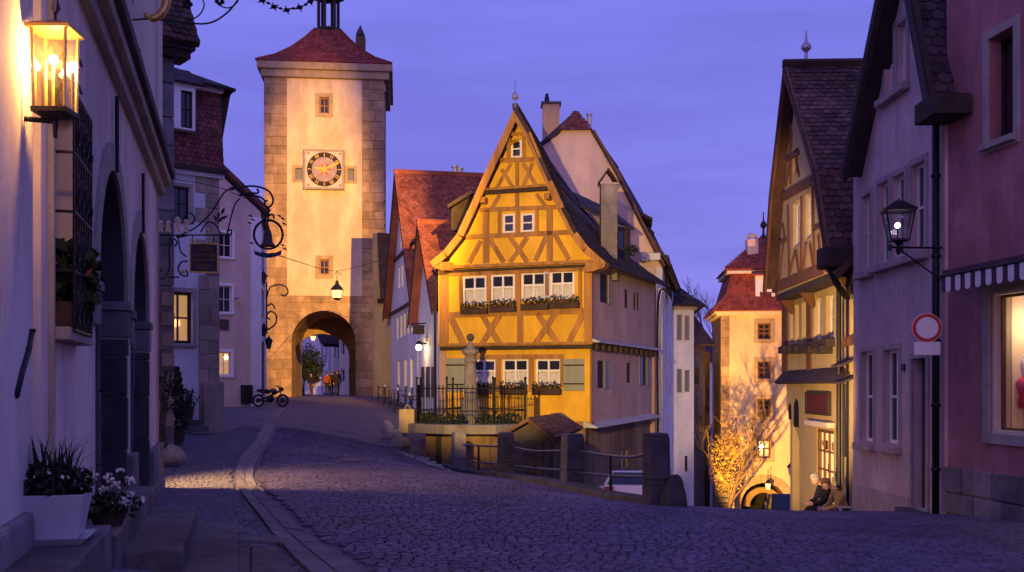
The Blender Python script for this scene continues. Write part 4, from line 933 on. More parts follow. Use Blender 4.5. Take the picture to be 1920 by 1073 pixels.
# ------------------------------------------------------------------ scene beyond the tower arch
for i, (x0, x1, y0, Y_, m_, lb, rf) in enumerate(((560,602,643,100,'plaster_white','pale house with dark roof seen through the tower arch','tile_dark'), (598,616,600,108,'plaster_white','tall pale gabled house beyond the arch','tile_dark'), (613,630,600,116,'plaster_white','bluish narrow house farther along the street beyond the arch','tile_dark'), (624,640,610,112,'plaster_beige','beige house with shuttered bay beyond the arch','tile_red'), (636,664,600,98,'plaster_cream','cream house on the right side beyond the arch','tile_red'))):
    Wx = wall_px(x0, Y_, x1, Y_-2); h_ = thing('street_house', lb, 'house', Wx.pt(Wx.len/2, 1)); zt_ = H-(y0-HY)/F*Y_; rs = []
    n = max(1, int(Wx.len/1.1)); 
    for fl in range(3):
        for k in range(n): a = Wx.len*(k+.5)/n; z = 2.0+fl*2.5; rs.append((a-.3, a+.3, z, z+1.2)) if z+1.5 < zt_ else None
    slabwall(h_, Wx, 0, Wx.len, -1, zt_, m_, holes=rs)
    for r in rs: window(h_, Wx, r, 1, 2, fw=.06)
    apex = (Wx.len/2, zt_+2.6)
    MB().prism(Wx, [(0, zt_), (Wx.len, zt_), apex], -.3, 0).build('gable', m_, h_)
    for s in (0, 1): MB().slab([Wx.pt(-.3 if s == 0 else Wx.len+.3, zt_-.2, .3), Wx.pt(apex[0], apex[1]+.2, .3), Wx.pt(apex[0], apex[1]+.2, -9), Wx.pt(-.3 if s == 0 else Wx.len+.3, zt_-.2, -9)], .12).build('roof', rf, h_)
def tree(name, label, base, h, crown, rad, n, size, leaf, cat='tree', group=None, seed=1, limbs=7, spread=.5, shell=.1):
    rn = random.Random(seed); base = Vector(base); t = thing(name, label, cat, base, group); mb = MB(); c = Vector(crown)
    q = smooth([base-Vector((0,0,.3)), base.lerp(c, .35)+Vector((rn.uniform(-.1,.1), 0, 0)), base.lerp(c, .7)+Vector((rn.uniform(-.15,.15), 0, 0)), c+Vector((0,0,rad[2]*.5))], 4)
    mb.tube(q, [h*.03*(1-.8*k/len(q)) for k in range(len(q))], 7); mb.build('trunk', 'bark', t, smooth=True)
    for k in range(limbs):
        a = rn.uniform(0, 6.28); s = q[int(len(q)*rn.uniform(.35, .8))]; e = c+Vector((rad[0]*.8*math.cos(a), rad[1]*.8*math.sin(a), rad[2]*rn.uniform(-.5,.9)))
        qq = smooth([s, s.lerp(e, .5)+Vector((0,0,.1*h*spread)), e], 3); MB().tube(qq, [h*.012*(1-.8*i/len(qq)) for i in range(len(qq))], 5).build('limb', 'bark', t)
    f = MB()
    for k in range(9):
        d = Vector((rn.uniform(-.6,.6)*rad[0], rn.uniform(-.6,.6)*rad[1], rn.uniform(-.6,.6)*rad[2])); s = rn.uniform(.45,.7); m2 = foliage_mb(c+d, [r_*s for r_ in rad], n//9, size, rn, .3, shell); f.add(m2.v, m2.f)
    f.build('crown', leaf, t, recalc=False); return t
tree('street_tree', 'dark leafy tree left of centre beyond the tower arch', (P(568,735,90).x, 90, 1.0), 5, P(575,682,90), (1.6,1.4,1.5), 2600, .22, 'leaf', seed=8)
tree('street_tree', 'small dark tree by the parked car beyond the arch', (P(586,735,88).x, 88, 1.0), 2.4, P(586,708,88), (.75,.7,.6), 700, .16, 'leaf', seed=9)
for (x, y, Y_, lb) in ((587,633,86,'upper lit orange street lamp beyond the tower arch'), (558,670,88,'lower lit orange street lamp beside the dark tree beyond the arch')):
    c = P(x, y, Y_); t = thing('street_lamp', lb, 'lamp', c, None); MB().lathe([(.12,-.22),(.22,.1)], c, 8).build('glass', 'bulb_soft', t); MB().lathe([(.28,.1),(.05,.35)], c, 8).build('roof', 'iron', t); MB().tube([c+Vector((0,0,.3)), c+Vector((-1.0,.3,.5))], .04).build('arm', 'iron', t)
    lamp(t, c-Vector((0,0,.35)), 'POINT', 3, (1,.5,.15), .2)
# ------------------------------------------------------------------ stub house beside the tower, red roofed house, small gable house
rw4 = random.Random(31)
WO = wall_px(718, 70, 742, 70.5)
oh = thing('ochre_house_end', 'narrow ochre plaster house end tucked between tower and red roofed house', 'house', WO.pt(WO.len/2, .9))
slabwall(oh, WO, -.6, WO.len+3, -1, WO.hit(730, 440)[1], 'plaster_tan'); 
MB().wbox(WO, -.4, WO.len+3, WO.hit(730, 570)[1], WO.hit(730, 562)[1], -.1, .25).build('eaves_board', 'timber_dark', oh)
MB().slab([WO.pt(-.4, WO.hit(730,562)[1], .5), WO.pt(WO.len+3, WO.hit(730,562)[1], .5), WO.pt(WO.len+3, WO.hit(730,438)[1], .02), WO.pt(-.4, WO.hit(730,438)[1], .02)], .08).build('roof', 'tile_brown', oh)
def row_house(name, label, Wf, z_e, apex_a, z_ap, depth, wall_m, tile_m, wins, over=.35, doors=(), seed=1, upper=None, tile=(.2,.18)):
    """gable-fronted house: Wf is the street front, the roof ridge runs back from it"""
    t = thing(name, label, 'house', Wf.pt(Wf.len/2, gz(*Wf.pt(Wf.len/2, 0).xy)))
    MB().prism(Wf, [(0,-6), (Wf.len,-6), (Wf.len,z_e), (apex_a,z_ap), (0,z_e)], -.3, 0, [rectloop(r) for r in wins]).build('wall', wall_m, t)
    for k, a in ((0, 0), (1, Wf.len)):
        W_ = Wall(Wf.pt(a, 0).xy, -Wf.n) if k else Wall(Wf.pt(a, 0, -depth).xy, Wf.n)
        slabwall(t, W_, .05 if k else 0, depth-(0 if k else .05), -6, z_e, wall_m, -.3, -.004)
    Wb = Wall(Wf.pt(Wf.len, 0, -depth).xy, -Wf.u); MB().prism(Wb, [(0,-6), (Wf.len,-6), (Wf.len,z_e), (Wf.len-apex_a,z_ap), (0,z_e)], -.3, -.01).build('wall', wall_m, t)
    sl = (z_ap-z_e)/max(.1, apex_a); sr = (z_ap-z_e)/max(.1, Wf.len-apex_a); up_ = .12
    L0 = Wf.pt(-over, z_e-over*sl+up_, over); L1 = Wf.pt(-over, z_e-over*sl+up_, -depth-over); A0 = Wf.pt(apex_a, z_ap+up_+.05, over); A1_ = Wf.pt(apex_a, z_ap+up_+.05, -depth-over)
    R0 = Wf.pt(Wf.len+over, z_e-over*sr+up_, over); R1 = Wf.pt(Wf.len+over, z_e-over*sr+up_, -depth-over)
    MB().slab([L1, L0, A0, A1_], .14).build('roof', tile_m, t); MB().slab([R0, R1, A1_, A0], .14).build('roof', tile_m, t)
    roof_tiles(t, [R0, R1, A1_, A0], tile_m, *tile, seed=seed)
    for p, q in ((L0, A0), (R0, A0)):
        d = Vector((0,0,-.24)); MB().box8([p+d, q+d, q+d-Wf.n.to_3d()*.06, p+d-Wf.n.to_3d()*.06, p, q, q-Wf.n.to_3d()*.06, p-Wf.n.to_3d()*.06]).build('verge_board', 'timber_dark', t)
    MB().tube([A0+Vector((0,0,.05)), A1_+Vector((0,0,.05))], .13, 6).build('ridge', tile_m, t)
    return t
WRd = wall_px(733.5, 60.5, 783, 50)
rdw = [WRd.rect(x0, y0, x1, y1) for x0, y0, x1, y1 in ((744,595,748,636),(751,590,755,632),(757.5,586,762,628),(764,583,769,625),(771,580,776,621),(747,500,750,540),(753,496,757,538),(751,433,754,465))]
rdd = [WRd.rect(x0, y0, x1, y1) for x0, y0, x1, y1 in ((746,678,750,725),(758,675,763,726),(769,673,774,727))]
rdh = row_house('red_roof_house', 'white gabled house with a large mottled red tile roof beside the tower', WRd, WRd.hit(733.5, 583)[1]+.1, WRd.len*.48, 12.55, 7.5, 'plaster_white', 'tile_red', rdw+rdd, .45, seed=41)
for r in rdw: window(rdh, WRd, r, 1, 2, 'timber_dark', 'black', .1, .07)
for r in rdd: MB().wbox(WRd, r[0], r[1], r[2], r[3], -.2, -.14).build('door', 'wood_door', rdh)
for y in (578, 478): a = WRd.hit(750, y); MB().wbox(WRd, -.1, WRd.len+.1, a[1]-.15, a[1], -.02, .12).build('string_course', 'timber_dark', rdh)
for (x, y) in ((853,324),(862,328)): c = P(x, y, 58); MB().lathe([(.16,-.6),(.16,.25),(.22,.28),(.22,.36)], c, 8).build('vent_pipe', 'lead', rdh)
WSm = wall_px(784, 49.5, 826, 43.5)
smw = [WSm.rect(x0, y0, x1, y1) for x0, y0, x1, y1 in ((794,634,798,650),(804,631,808,648))]
smh = row_house('small_gable_house', 'small pale gabled house with a glowing wall lamp between red roof and yellow house', WSm, WSm.hit(784, 585)[1], WSm.len*.42, P(0,426,47).z, 6, 'plaster_white', 'tile_red', smw, .45, seed=43)
for r in smw: window(smh, WSm, r, 1, 2, 'timber_dark', 'black', .1, .06)
for x0, x1 in ((791,796),(800,806),(810,815)): r = WSm.rect(x0, 688, x1, 745); MB().wbox(WSm, *r, -.01, .04).build('door', 'wood_door', smh)
c = WSm.pt(*WSm.hit(800, 652), .35)
sl_ = thing('wall_lamp', 'small glowing wall lamp on the small pale gabled house', 'lamp', c)
MB().ball(c, .13, 10).build('globe', 'bulb', sl_, smooth=True); MB().lathe([(.2,.12),(.04,.3)], c, 8).build('shade', 'iron', sl_); MB().tube([c+Vector((0,0,.25)), WSm.pt(*WSm.hit(800,645), 0)], .03).build('arm', 'iron', sl_)
lamp(sl_, c+WSm.n.to_3d()*.2, 'POINT', 60, (1,.66,.3), .12)
sg = thing('bracket_sign', 'small dark sign board on a rod before the white houses', 'sign', P(783, 606, 47))
MB().tube([P(771,608,47), P(798,606,46)], .03).build('rod', 'iron', sg); p_ = P(785, 612, 46.6); MB().box(p_.x-.25, p_.x+.25, 46.55, 46.62, p_.z-.35, p_.z+.05).build('board', 'timber_dark', sg)

# ------------------------------------------------------------------ the yellow half-timbered house
th = R(20); CR = Vector((2.87, 39.0)); WYw = 6.07
u = Vector((math.cos(th), -math.sin(th))); WY = Wall(CR-u*WYw, u); WY.len = WYw
WYs = Wall(CR, -WY.n)                                      # right side wall, along the lane
yh = thing('yellow_timber_house', 'crooked yellow half-timbered house with steep gable at the street fork', 'house', WY.pt(WYw/2, 0))
hy = lambda x, y, c=0: WY.hit(x, y, c)
vL = [(966,199),(938,261),(904,334),(877,395),(857,438),(830,472),(806,491)]; vR = [(966,199),(995,247),(1015,294),(1035,338),(1058,388),(1082,435),(1102,462),(1134,490)]
OV = .55   # verge overhang
ovL = [hy(x, y, OV) for x, y in vL]; ovR = [hy(x, y, OV) for x, y in vR]
zE = hy(970, 495)[1]; z2 = hy(970, 649)[1]; zB = hy(1105, 789)[1]-.05
gw = {k: WY.rect(*v) for k, v in dict(g1=(958,262,978,296), m1=(943,401,965,437), m2=(977,400,1001,435), u1=(868,518,912,571), u2=(921,515,965,568), u3=(978,511,1023,564), u4=(1032,508,1077,561), l1=(884,674,928,723), l2=(941,673,989,723), l3=(1003,673,1051,723)).items()}
# gable wall follows the verge a little inside
def inset(ov, s): return [(a+s*.10, z-.18) for a, z in ov]
gl_ = inset(ovL, 1); gr_ = inset(ovR, -1)
poly = [(gl_[-1][0]+.35, zE-.02)]+[p for p in gl_[::-1][1:-1] if p[1] > zE]+[(gl_[0][0]-.1, gl_[0][1]-.25)]+[p for p in gr_[1:-1] if p[1] > zE]+[(gr_[-1][0]-.35, zE-.02)]
MB().prism(WY, poly[::-1], -.3, 0, [rectloop(gw[k]) for k in ('g1','m1','m2')]).build('gable_wall', 'plaster_yellow', yh)
MB().prism(WY, [(0,z2),(WYw,z2),(WYw,zE-.021),(0,zE-.021)], -.3, 0, [rectloop(gw[k]) for k in ('u1','u2','u3','u4')]).build('wall', 'plaster_yellow', yh)
lo0, lo1 = hy(827, 720)[0], hy(1105, 720)[0]
MB().prism(WY, [(lo0,zB),(lo1,zB),(lo1,z2-.001),(lo0,z2-.001)], -.4, -.10, [rectloop(gw[k]) for k in ('l1','l2','l3')]).build('wall', 'plaster_yellow', yh)
WYl = Wall(WY.pt(0,0,-.10).xy, WY.u)
def bm(p, q, wpx=9, c1=.045, m='timber_ochre', nm='beam', c0=-.05, W=WY): MB().beam(W, W.hit(*p), W.hit(*q), wpx/F*40, c0, c1).build(nm, m, yh, bevel=.008)
BE = [((938,301),(1001,299),9),((956,252),(981,251),7),((970,305),(970,354),7),((941,318),(962,352),7),((959,306),(931,353),7),((980,352),(999,306),7),((981,306),(1007,351),7),
      ((900,394),(1060,388),8),((970,362),(970,393),8),((921,394),(937,366),7),((1024,388),(1006,364),7),((912,394),(912,494),13),((1031,388),(1031,490),12),((937,396),(937,440),7),((971,396),(971,440),8),((1007,392),(1007,437),7),
      ((874,445),(1081,435),9),((902,452),(880,493),9),((919,450),(945,492),9),((957,446),(989,491),9),((989,445),(957,492),9),((1025,442),(1004,489),9),((1041,440),(1067,487),9),
      ((954,255),(954,300),7),((982,255),(984,299),7)]
for k, (p, q, w_) in enumerate(BE): bm(p, q, w_, .035+.004*(k % 4))
UP_ = [((833,508),(833,650),19),((1103,500),(1103,645),15),((1088,503),(1088,590),7),((864,512),(866,590),7),((916.5,510),(917,588),8),((971.5,507),(972,585),11),((1027.5,504),(1028,582),8),
       ((843,514),(1097,504),9),((843,591),(1097,583),11),((846,596),(872,650),13),((905,592),(938,647),11),((938,590),(902,648),11),((976,588),(976,646),12),((1008,588),(1044,642),11),((1043,586),(1004,645),11),((1094,588),(1067,642),11)]
for k, (p, q, w_) in enumerate(UP_): bm(p, q, w_, .035+.004*(k % 5))
# mouldings between the storeys
def mould(x0, x1, y, hpx, c1, m='timber_dark', c0=-.1, dy=0):
    a0, z = hy(x0, y); a1, _ = hy(x1, y); hh = hpx/F*40; zc_ = hy(970, y)[1]
    MB().wbox(WY, a0, a1, zc_-hh/2, zc_+hh/2, c0, c1).build('moulding', m, yh, bevel=.012)
mould(832, 1118, 497, 6, .22, 'timber_ochre'); mould(835, 1114, 504, 5, .13, 'timber_dark')
mould(824, 1113, 645, 5, .16, 'timber_ochre'); mould(826, 1112, 652, 7, .09, 'timber_dark'); 
mould(907, 1041, 353, 5, .22, 'timber_ochre'); mould(909, 1040, 359, 6, .16, 'timber_dark')
for x, y in ((911,378),(1031,371)):
    a, z = hy(x, y); MB().wbox(WY, a-.1, a+.1, z-.12, z+.12, 0, .42).build('corbel', 'timber_ochre', yh, bevel=.04)
for k in ('g1','m1','m2'): window(yh, WY, gw[k], 1, 2, rec=.02, fw=.075, mw=.05)
for k in ('u1','u2','u3','u4'): window(yh, WY, gw[k], 2, 2, rec=.01, fw=.075, mw=.075, curtain=True, split=.55, label='casement with one wing open, dark inside' if k == 'u4' else None)
# open wing of the fourth window
r = gw['u4']; MB().prism(Wall(WY.pt(r[0], 0, .02).xy, Vector((math.cos(R(-125)), math.sin(R(-125))))), [(-.02, r[2]+.05), (.38, r[2]+.05), (.38, r[3]-.05), (-.02, r[3]-.05)], 0, .03, [[(.04, r[2]+.12), (.32, r[2]+.12), (.32, r[3]-.12), (.04, r[3]-.12)]]).build('open_casement', 'white_paint', yh)
for k in ('l1','l2','l3'): window(yh, WYl, gw[k], 2, 2, rec=.02, fw=.075, mw=.07, curtain=True, split=.56)
for (p, q, w_) in (((880,670),(1057,669),9),((934.5,672),(934.5,735),11),((996.5,672),(996.5,735),11),((1054,672),(1054,726),7),((881,672),(881,735),6)): bm(p, q, w_, .03, c0=-.03, W=WYl)
for x0, y0, x1, y1 in ((837,672,877,735),(1057,673,1096,733)):
    r = WYl.rect(x0, y0, x1, y1); s = MB().wbox(WYl, *r, .01, .05).build('shutter', 'shutter_green', yh, bevel=.006)
    for f in (.22, .80): z = r[2]+(r[3]-r[2])*f; MB().wbox(WYl, r[0]+.01, r[1]-.01, z-.025, z+.025, .05, .075).build('hinge_strap', 'iron', s)
# flower boxes
def flower_box(W, r, label, grp, c=.0):
    a0, a1, z0, z1 = r; t = thing('flower_box', label, 'flower box', W.pt((a0+a1)/2, z0, c+.12), grp)
    MB().wbox(W, a0, a1, z0, z0+(z1-z0)*.45, c+.02, c+.24).build('box', 'wood_box', t, bevel=.01)
    f = MB()
    for k in range(7): m2 = foliage_mb(W.pt(a0+(a1-a0)*(k+.5)/7, z0+(z1-z0)*(.55+rw4.uniform(-.05,.12)), c+.14), (.11,.11,(z1-z0)*.42), 46, .085, rw4, .3, 0); f.add(m2.v, m2.f)
    f.build('foliage', 'leaf', t, recalc=False)
    m2 = foliage_mb(W.pt((a0+a1)/2, z0+(z1-z0)*.6, c+.2), ((a1-a0)*.5, .12, (z1-z0)*.4), 110, .06, rw4, .2, 0); m2.build('blossoms', 'leaf_red', t, recalc=False)
onames = ('first', 'second', 'third', 'fourth')
for i, b_ in enumerate(((868,566,917,590),(922,561,970,586),(980,557,1031,582),(1034,553,1088,579))):
    flower_box(WY, WY.rect(*b_), f'{("leftmost","second","third","")[i]} flower box of four under the upper yellow house windows'.strip() if i < 3 else 'flower box under the upper window with the open casement', 'upper flower boxes of the yellow house', .03)
for i, b_ in enumerate(((890,716,928,738),(940,714,990,740),(1001,714,1054,740))):
    flower_box(WYl, WYl.rect(*b_), ('flower box of the lower yellow house window behind the fountain column', 'flower box of the middle lower window of the yellow house', 'flower box of the lower window beside the right green shutter')[i], 'lower flower boxes of the yellow house', .03)
# side wall
LS = 11.1
sw = {k: WYs.rect(*v) for k, v in dict(a=(1125,514,1139,568), b=(1171,543,1177,578), c=(1188,549,1192,581), c2=(1194,550,1198,582), d=(1126,676,1137,728), e=(1180,680,1187,718), f=(1208,668,1216,722)).items()}
side = [(0, WYs.hit(1107, 634)[1]), (LS, WYs.hit(1229, 652)[1]), (LS, WYs.hit(1229, 530)[1]), (0, zE-.03)]
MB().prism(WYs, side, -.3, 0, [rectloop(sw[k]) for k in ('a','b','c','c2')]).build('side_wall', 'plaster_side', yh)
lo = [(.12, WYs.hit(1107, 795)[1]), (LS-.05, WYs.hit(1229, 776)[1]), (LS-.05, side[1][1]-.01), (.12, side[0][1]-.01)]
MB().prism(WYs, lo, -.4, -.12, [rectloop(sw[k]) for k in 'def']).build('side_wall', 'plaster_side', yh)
WYs2 = Wall(WYs.pt(0,0,-.12).xy, WYs.u)
for k in ('a','b','c','c2'): window(yh, WYs, sw[k], 1, 2, 'timber_dark', 'black', rec=.008, fw=.05)
for k in 'def': window(yh, WYs2, sw[k], 1, 2, 'timber_dark', 'black', rec=.008, fw=.05)
shutter(yh, WYs, (sw['a'][1]+.02, sw['a'][1]+.42, sw['a'][2], sw['a'][3]), 'shutter_grey'); shutter(yh, WYs2, (sw['d'][1]+.02, sw['d'][1]+.7, sw['d'][2], sw['d'][3]), 'shutter_blue')
for s in (0, 1): r = sw['f']; shutter(yh, WYs2, (r[0]-.62, r[0]-.03, r[2], r[3]) if s == 0 else (r[1]+.03, r[1]+.6, r[2], r[3]), 'shutter_blue')
for z0, z1, c_, nm in ((side[0][1], side[1][1], .1, 'lead'), (lo[0][1], lo[1][1], .02, 'lead')):
    n = 9
    for k in range(n):   # sheet-lead flashing in bays
        aa, ab = LS*k/n+.015, LS*(k+1)/n-.015; za_, zb_ = z0+(z1-z0)*k/n, z0+(z1-z0)*(k+1)/n
        MB().box8([WYs.pt(aa,za_-.16,c_+.24), WYs.pt(ab,zb_-.16,c_+.24), WYs.pt(ab,zb_-.14,c_-.3), WYs.pt(aa,za_-.14,c_-.3), WYs.pt(aa,za_-.12,c_+.24), WYs.pt(ab,zb_-.12,c_+.24), WYs.pt(ab,zb_+.1,c_-.3), WYs.pt(aa,za_+.1,c_-.3)]).build('flashing', 'lead', yh)
for k in range(12): a = .6+k*.9; z = side[0][1]+(side[1][1]-side[0][1])*a/LS; MB().wbox(WYs, a-.09, a+.09, z-.42, z-.17, -.3, .16).build('joist_end', 'timber_dark', yh)
# brown base wall down to the lane, front return and far gable
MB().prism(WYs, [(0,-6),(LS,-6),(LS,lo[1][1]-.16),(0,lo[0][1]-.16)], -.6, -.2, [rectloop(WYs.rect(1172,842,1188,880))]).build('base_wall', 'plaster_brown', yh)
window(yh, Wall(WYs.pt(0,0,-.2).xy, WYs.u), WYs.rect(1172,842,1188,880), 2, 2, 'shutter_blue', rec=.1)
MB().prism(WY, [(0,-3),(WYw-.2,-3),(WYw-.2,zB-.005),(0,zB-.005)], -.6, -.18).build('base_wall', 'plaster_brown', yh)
MB().wbox(WY, WYw-.9, WYw+.02, zB-.2, zB+.02, -.5, -.06).build('base_beam', 'timber_ochre', yh)
Wbk = Wall(WYs.pt(LS, 0).xy, -u); MB().prism(Wbk, [(0,-4),(WYw,-4),(WYw,6.2),(WYw/2,10),(0,6.0)], -.3, -.01).build('wall', 'plaster_side', yh)
WYleft = Wall(WY.pt(0,0,-LS).xy, WY.n); slabwall(yh, WYleft, 0, LS-.05, -3, zE, 'plaster_side', -.3, -.004)
# roof: loft of the flared verge profile back to the rear profile
def wpt(p, c): return WY.pt(p[0], p[1], c)
rear_apex = Vector((.1+.235*12.0, 52.0, 10.6)); eaveB = WYs.pt(LS+.3, WYs.hit(1232, 531)[1]-.05, .42)
fa = wpt(ovR[0], OV); fe = wpt(ovR[-1], OV); rear = []
n = len(ovR)
for k, p in enumerate(ovR):
    q = wpt(p, OV); t = (q-fa).length/(fe-fa).length; rear.append(rear_apex.lerp(eaveB, t)-Vector((0,0,.35*math.sin(math.pi*t))))
for k in range(n-1):
    q = [wpt(ovR[k+1], OV), rear[k+1], rear[k], wpt(ovR[k], OV)]
    MB().slab(q, .14).build('roof', 'tile_dark', yh); roof_tiles(yh, q, 'tile_dark', .2, .17, seed=60+k)
rearL = [rear_apex-Vector((0,0,0))]+[wpt(p, 0)+(rear_apex-fa)+Vector((-.2,.55,-.2)) for p in ovL[1:]]
for k in range(len(ovL)-1):
    q = [rearL[k+1], wpt(ovL[k+1], OV), wpt(ovL[k], OV), rearL[k]]; MB().slab(q, .14).build('roof', 'tile_dark', yh)
MB().tube([fa+Vector((0,0,.02)), rear_apex+Vector((0,0,.02))], .12, 6).build('ridge', 'tile_dark', yh)
for ov in (ovL, ovR):   # curved barge boards and soffits
    for k in range(len(ov)-1):
        p, q = Vector(ov[k]), Vector(ov[k+1]); s = 1 if ov is ovL else -1
        d = (q-p).normalized(); nn = Vector((-d.y, d.x)); nn = nn if nn.y < 0 else -nn
        p2, q2 = (p+nn*.27), (q+nn*.27)
        if k == 0: p2 = p+Vector((0,-.55))
        MB().prism(WY, [p, q, q2, p2], OV-.06, OV+.0+.012*(k % 2)).build('barge_board', 'timber_ochre', yh)
for (pt_, s) in ((ovL[-1], -1), (ovR[-1], 1)):   # carved verge ends
    MB().prism(WY, [(pt_[0]-s*.75, pt_[1]-.02), (pt_[0]+s*.02, pt_[1]-.02), (pt_[0]-s*.05, pt_[1]-.2), (pt_[0]-s*.5, pt_[1]-.34), (pt_[0]-s*.8, pt_[1]-.34)], -.1, OV-.07).build('eaves_end', 'timber_ochre', yh)
MB().tube([fe+Vector((.1,0,-.12)), eaveB+Vector((.12,0,-.1))], .075, 8).build('gutter', 'timber_dark', yh)
dpx = eaveB+Vector((.06,-.1,-.15)); MB().tube(smooth([dpx, dpx+Vector((.02,-.1,-.25)), WYs.pt(LS+.05, dpx.z-.7, .1), WYs.pt(LS+.05, -1, .1)], 4), .055, 8).build('downpipe', 'iron', yh)
lg = wpt(ovL[-1], OV)+Vector((0,0,-.15)); MB().tube(smooth([lg+Vector((.05,.6,-.1)), lg+Vector((.3,.7,-.5)), WY.pt(-.1, 5.3, .06), WY.pt(-.1, .3, .06)], 4), .05, 8).build('downpipe', 'iron', yh)
MB().lathe([(.02,0),(.02,.25),(.13,.35),(.13,.45),(.02,.6),(.012,1.0)], fa+Vector((0,0,-.05)), 10).build('finial', 'lead', yh)
# chimney and dormers
cb = P(1140, 470, 42.2); chx = MB(); zc1 = P(0,345,42.2).z
chx.box(cb.x-.30, cb.x+.34, 41.9, 42.65, cb.z-1.2, zc1); ch = chx.build('chimney', 'stone_grey', yh, bevel=.015)
for s in (-1, 1): MB().slab([(cb.x-.36 if s < 0 else cb.x+.40, 41.85, zc1), (cb.x-.36 if s < 0 else cb.x+.40, 42.7, zc1), (cb.x+.02, 42.7, zc1+.55), (cb.x+.02, 41.85, zc1+.55)], .05).build('chimney_hood', 'tile_brown', ch)
MB().box(cb.x-.34, cb.x+.38, 41.86, 42.69, zc1-.06, zc1).build('chimney_rim', 'stone_trim', ch)
dq = [P(1084,372,44.5), P(1188,428,45.2), P(1178,426,48.5), P(1078,366,48)]
MB().slab([P(1090,384,44.0), P(1190,428,46.0), P(1150,395,49.5), P(1075,360,47.5)], .12).build('dormer_roof', 'tile_dark', yh)
dmw = wall_px(1135, 44.6, 1182, 46.0); dr = (0, dmw.len, dmw.hit(1158, 490)[1], dmw.hit(1158, 424)[1]); dwr = dmw.rect(1160, 432, 1174, 468)
MB().prism(dmw, rectloop(dr), -2.5, 0, [rectloop(dwr)]).build('dormer_wall', 'timber_dark', yh); window(yh, dmw, dwr, 1, 2, 'timber_brown', rec=.04)
dl = wall_px(842, 43.2, 884, 42.9); MB().slab([P(838,384,42.7), P(884,356,42.5), P(886,362,44.5), P(842,390,44.5)], .14).build('dormer_roof', 'tile_dark', yh)
MB().prism(dl, dl.poly([(846,432),(872,432),(880,366),(846,386)]), -1.0, 0).build('dormer_wall', 'timber_dark', yh)
fp2 = foliage_mb(P(1186,470,45.0), (.35,.3,.25), 200, .12, rw4, .5, 0); o = fp2.build('window_plant', 'leaf', recalc=False); tag(o, 'clump of plants on the roof sill by the dormer window', 'plant')

# ------------------------------------------------------------------ fountain well in front
cw = Vector((P(885,0,34.8).x, 34.8)); zpf = .42
well = thing('well_platform', 'octagonal stone well platform before the yellow house', 'well', (cw.x, cw.y, -.5))
def octo(r, z, k0=.5, sx=1.0): return [Vector((cw.x+sx*r*math.cos((k+k0)*math.pi/4), cw.y+r*math.sin((k+k0)*math.pi/4), z)) for k in range(8)]
for k in range(8):
    n_ = (k+1) % 8
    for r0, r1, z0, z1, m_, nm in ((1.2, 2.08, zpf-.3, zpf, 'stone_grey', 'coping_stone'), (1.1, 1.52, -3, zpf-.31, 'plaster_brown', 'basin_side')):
        A_, B_, C_, D_ = [octo(r, 0, .5, 1.05)[i] for r, i in ((r0,k),(r1,k),(r1,n_),(r0,n_))]; ct = (A_+B_+C_+D_)/4
        qq = [ct+(p-ct)*.985 for p in (A_,B_,C_,D_)]; MB().box8([p+Vector((0,0,z0)) for p in qq]+[p+Vector((0,0,z1)) for p in qq]).build(nm, m_, well, bevel=.03 if nm[0] == 'c' else .01)
MB().box8([Vector((cw.x+sx*1.1, cw.y+sy*1.1, z)) for z in (-1, zpf-.03) for sx, sy in ((-1,-1),(1,-1),(1,1),(-1,1))]).build('soil_bed', 'soil', well)
col = thing('fountain_column', 'tapered stone fountain column topped by a ball inside the fence', 'column', (P(882,0,34.6).x, 34.6, zpf))
zc_ = lambda y: H-(y-HY)/F*34.6
MB().lathe([(.42,zc_(797)),(.42,zc_(780)),(.33,zc_(772)),(.34,zc_(758)),(.30,zc_(752)),(.22,zc_(748)),(.22,zc_(742)),(.19,zc_(690)),(.165,zc_(682)),(.22,zc_(678)),(.22,zc_(672)),(.17,zc_(668)),(.28,zc_(662)),(.29,zc_(657)),(.12,zc_(652)),(.08,zc_(646)),(.07,zc_(640))], (P(882,0,34.6).x, 34.6, 0), 16).build('shaft', 'stone_grey', col, smooth=False)
MB().ball((P(882,0,34.6).x, 34.6, zc_(633)), .13, 12).build('ball', 'stone_dark', col, smooth=True)
for s in (-1, 1): MB().tube(smooth([Vector((P(882,0,34.6).x+s*.3, 34.35, zc_(764))), Vector((P(882,0,34.6).x+s*.75, 34.2, zc_(768))), Vector((P(882,0,34.6).x+s*.85, 34.2, zc_(775)))], 4), .03).build('spout', 'iron', col)
fen = thing('well_fence', 'tall thin iron fence around the fountain column', 'fence', (cw.x, cw.y, zpf))
fo = octo(1.88, zpf, .5, 1.0); zf1, zf2 = zpf+1.12, zpf+.42
for k in range(8):
    a, b_ = fo[k], fo[(k+1) % 8]; MB().tube([a, a+Vector((0,0,1.42))], .032, 6).build('post', 'iron', fen); MB().ball(a+Vector((0,0,1.45)), .05, 8).build('post_knob', 'iron', fen)
    for z in (1.12, .42): MB().tube([a+Vector((0,0,z)), b_+Vector((0,0,z))], .018, 5).build('rail', 'iron', fen)
    for j in range(1, 9): p_ = a.lerp(b_, j/9); MB().tube([p_+Vector((0,0,.02)), p_+Vector((0,0,1.24))], .011, 5).build('bar', 'iron', fen)
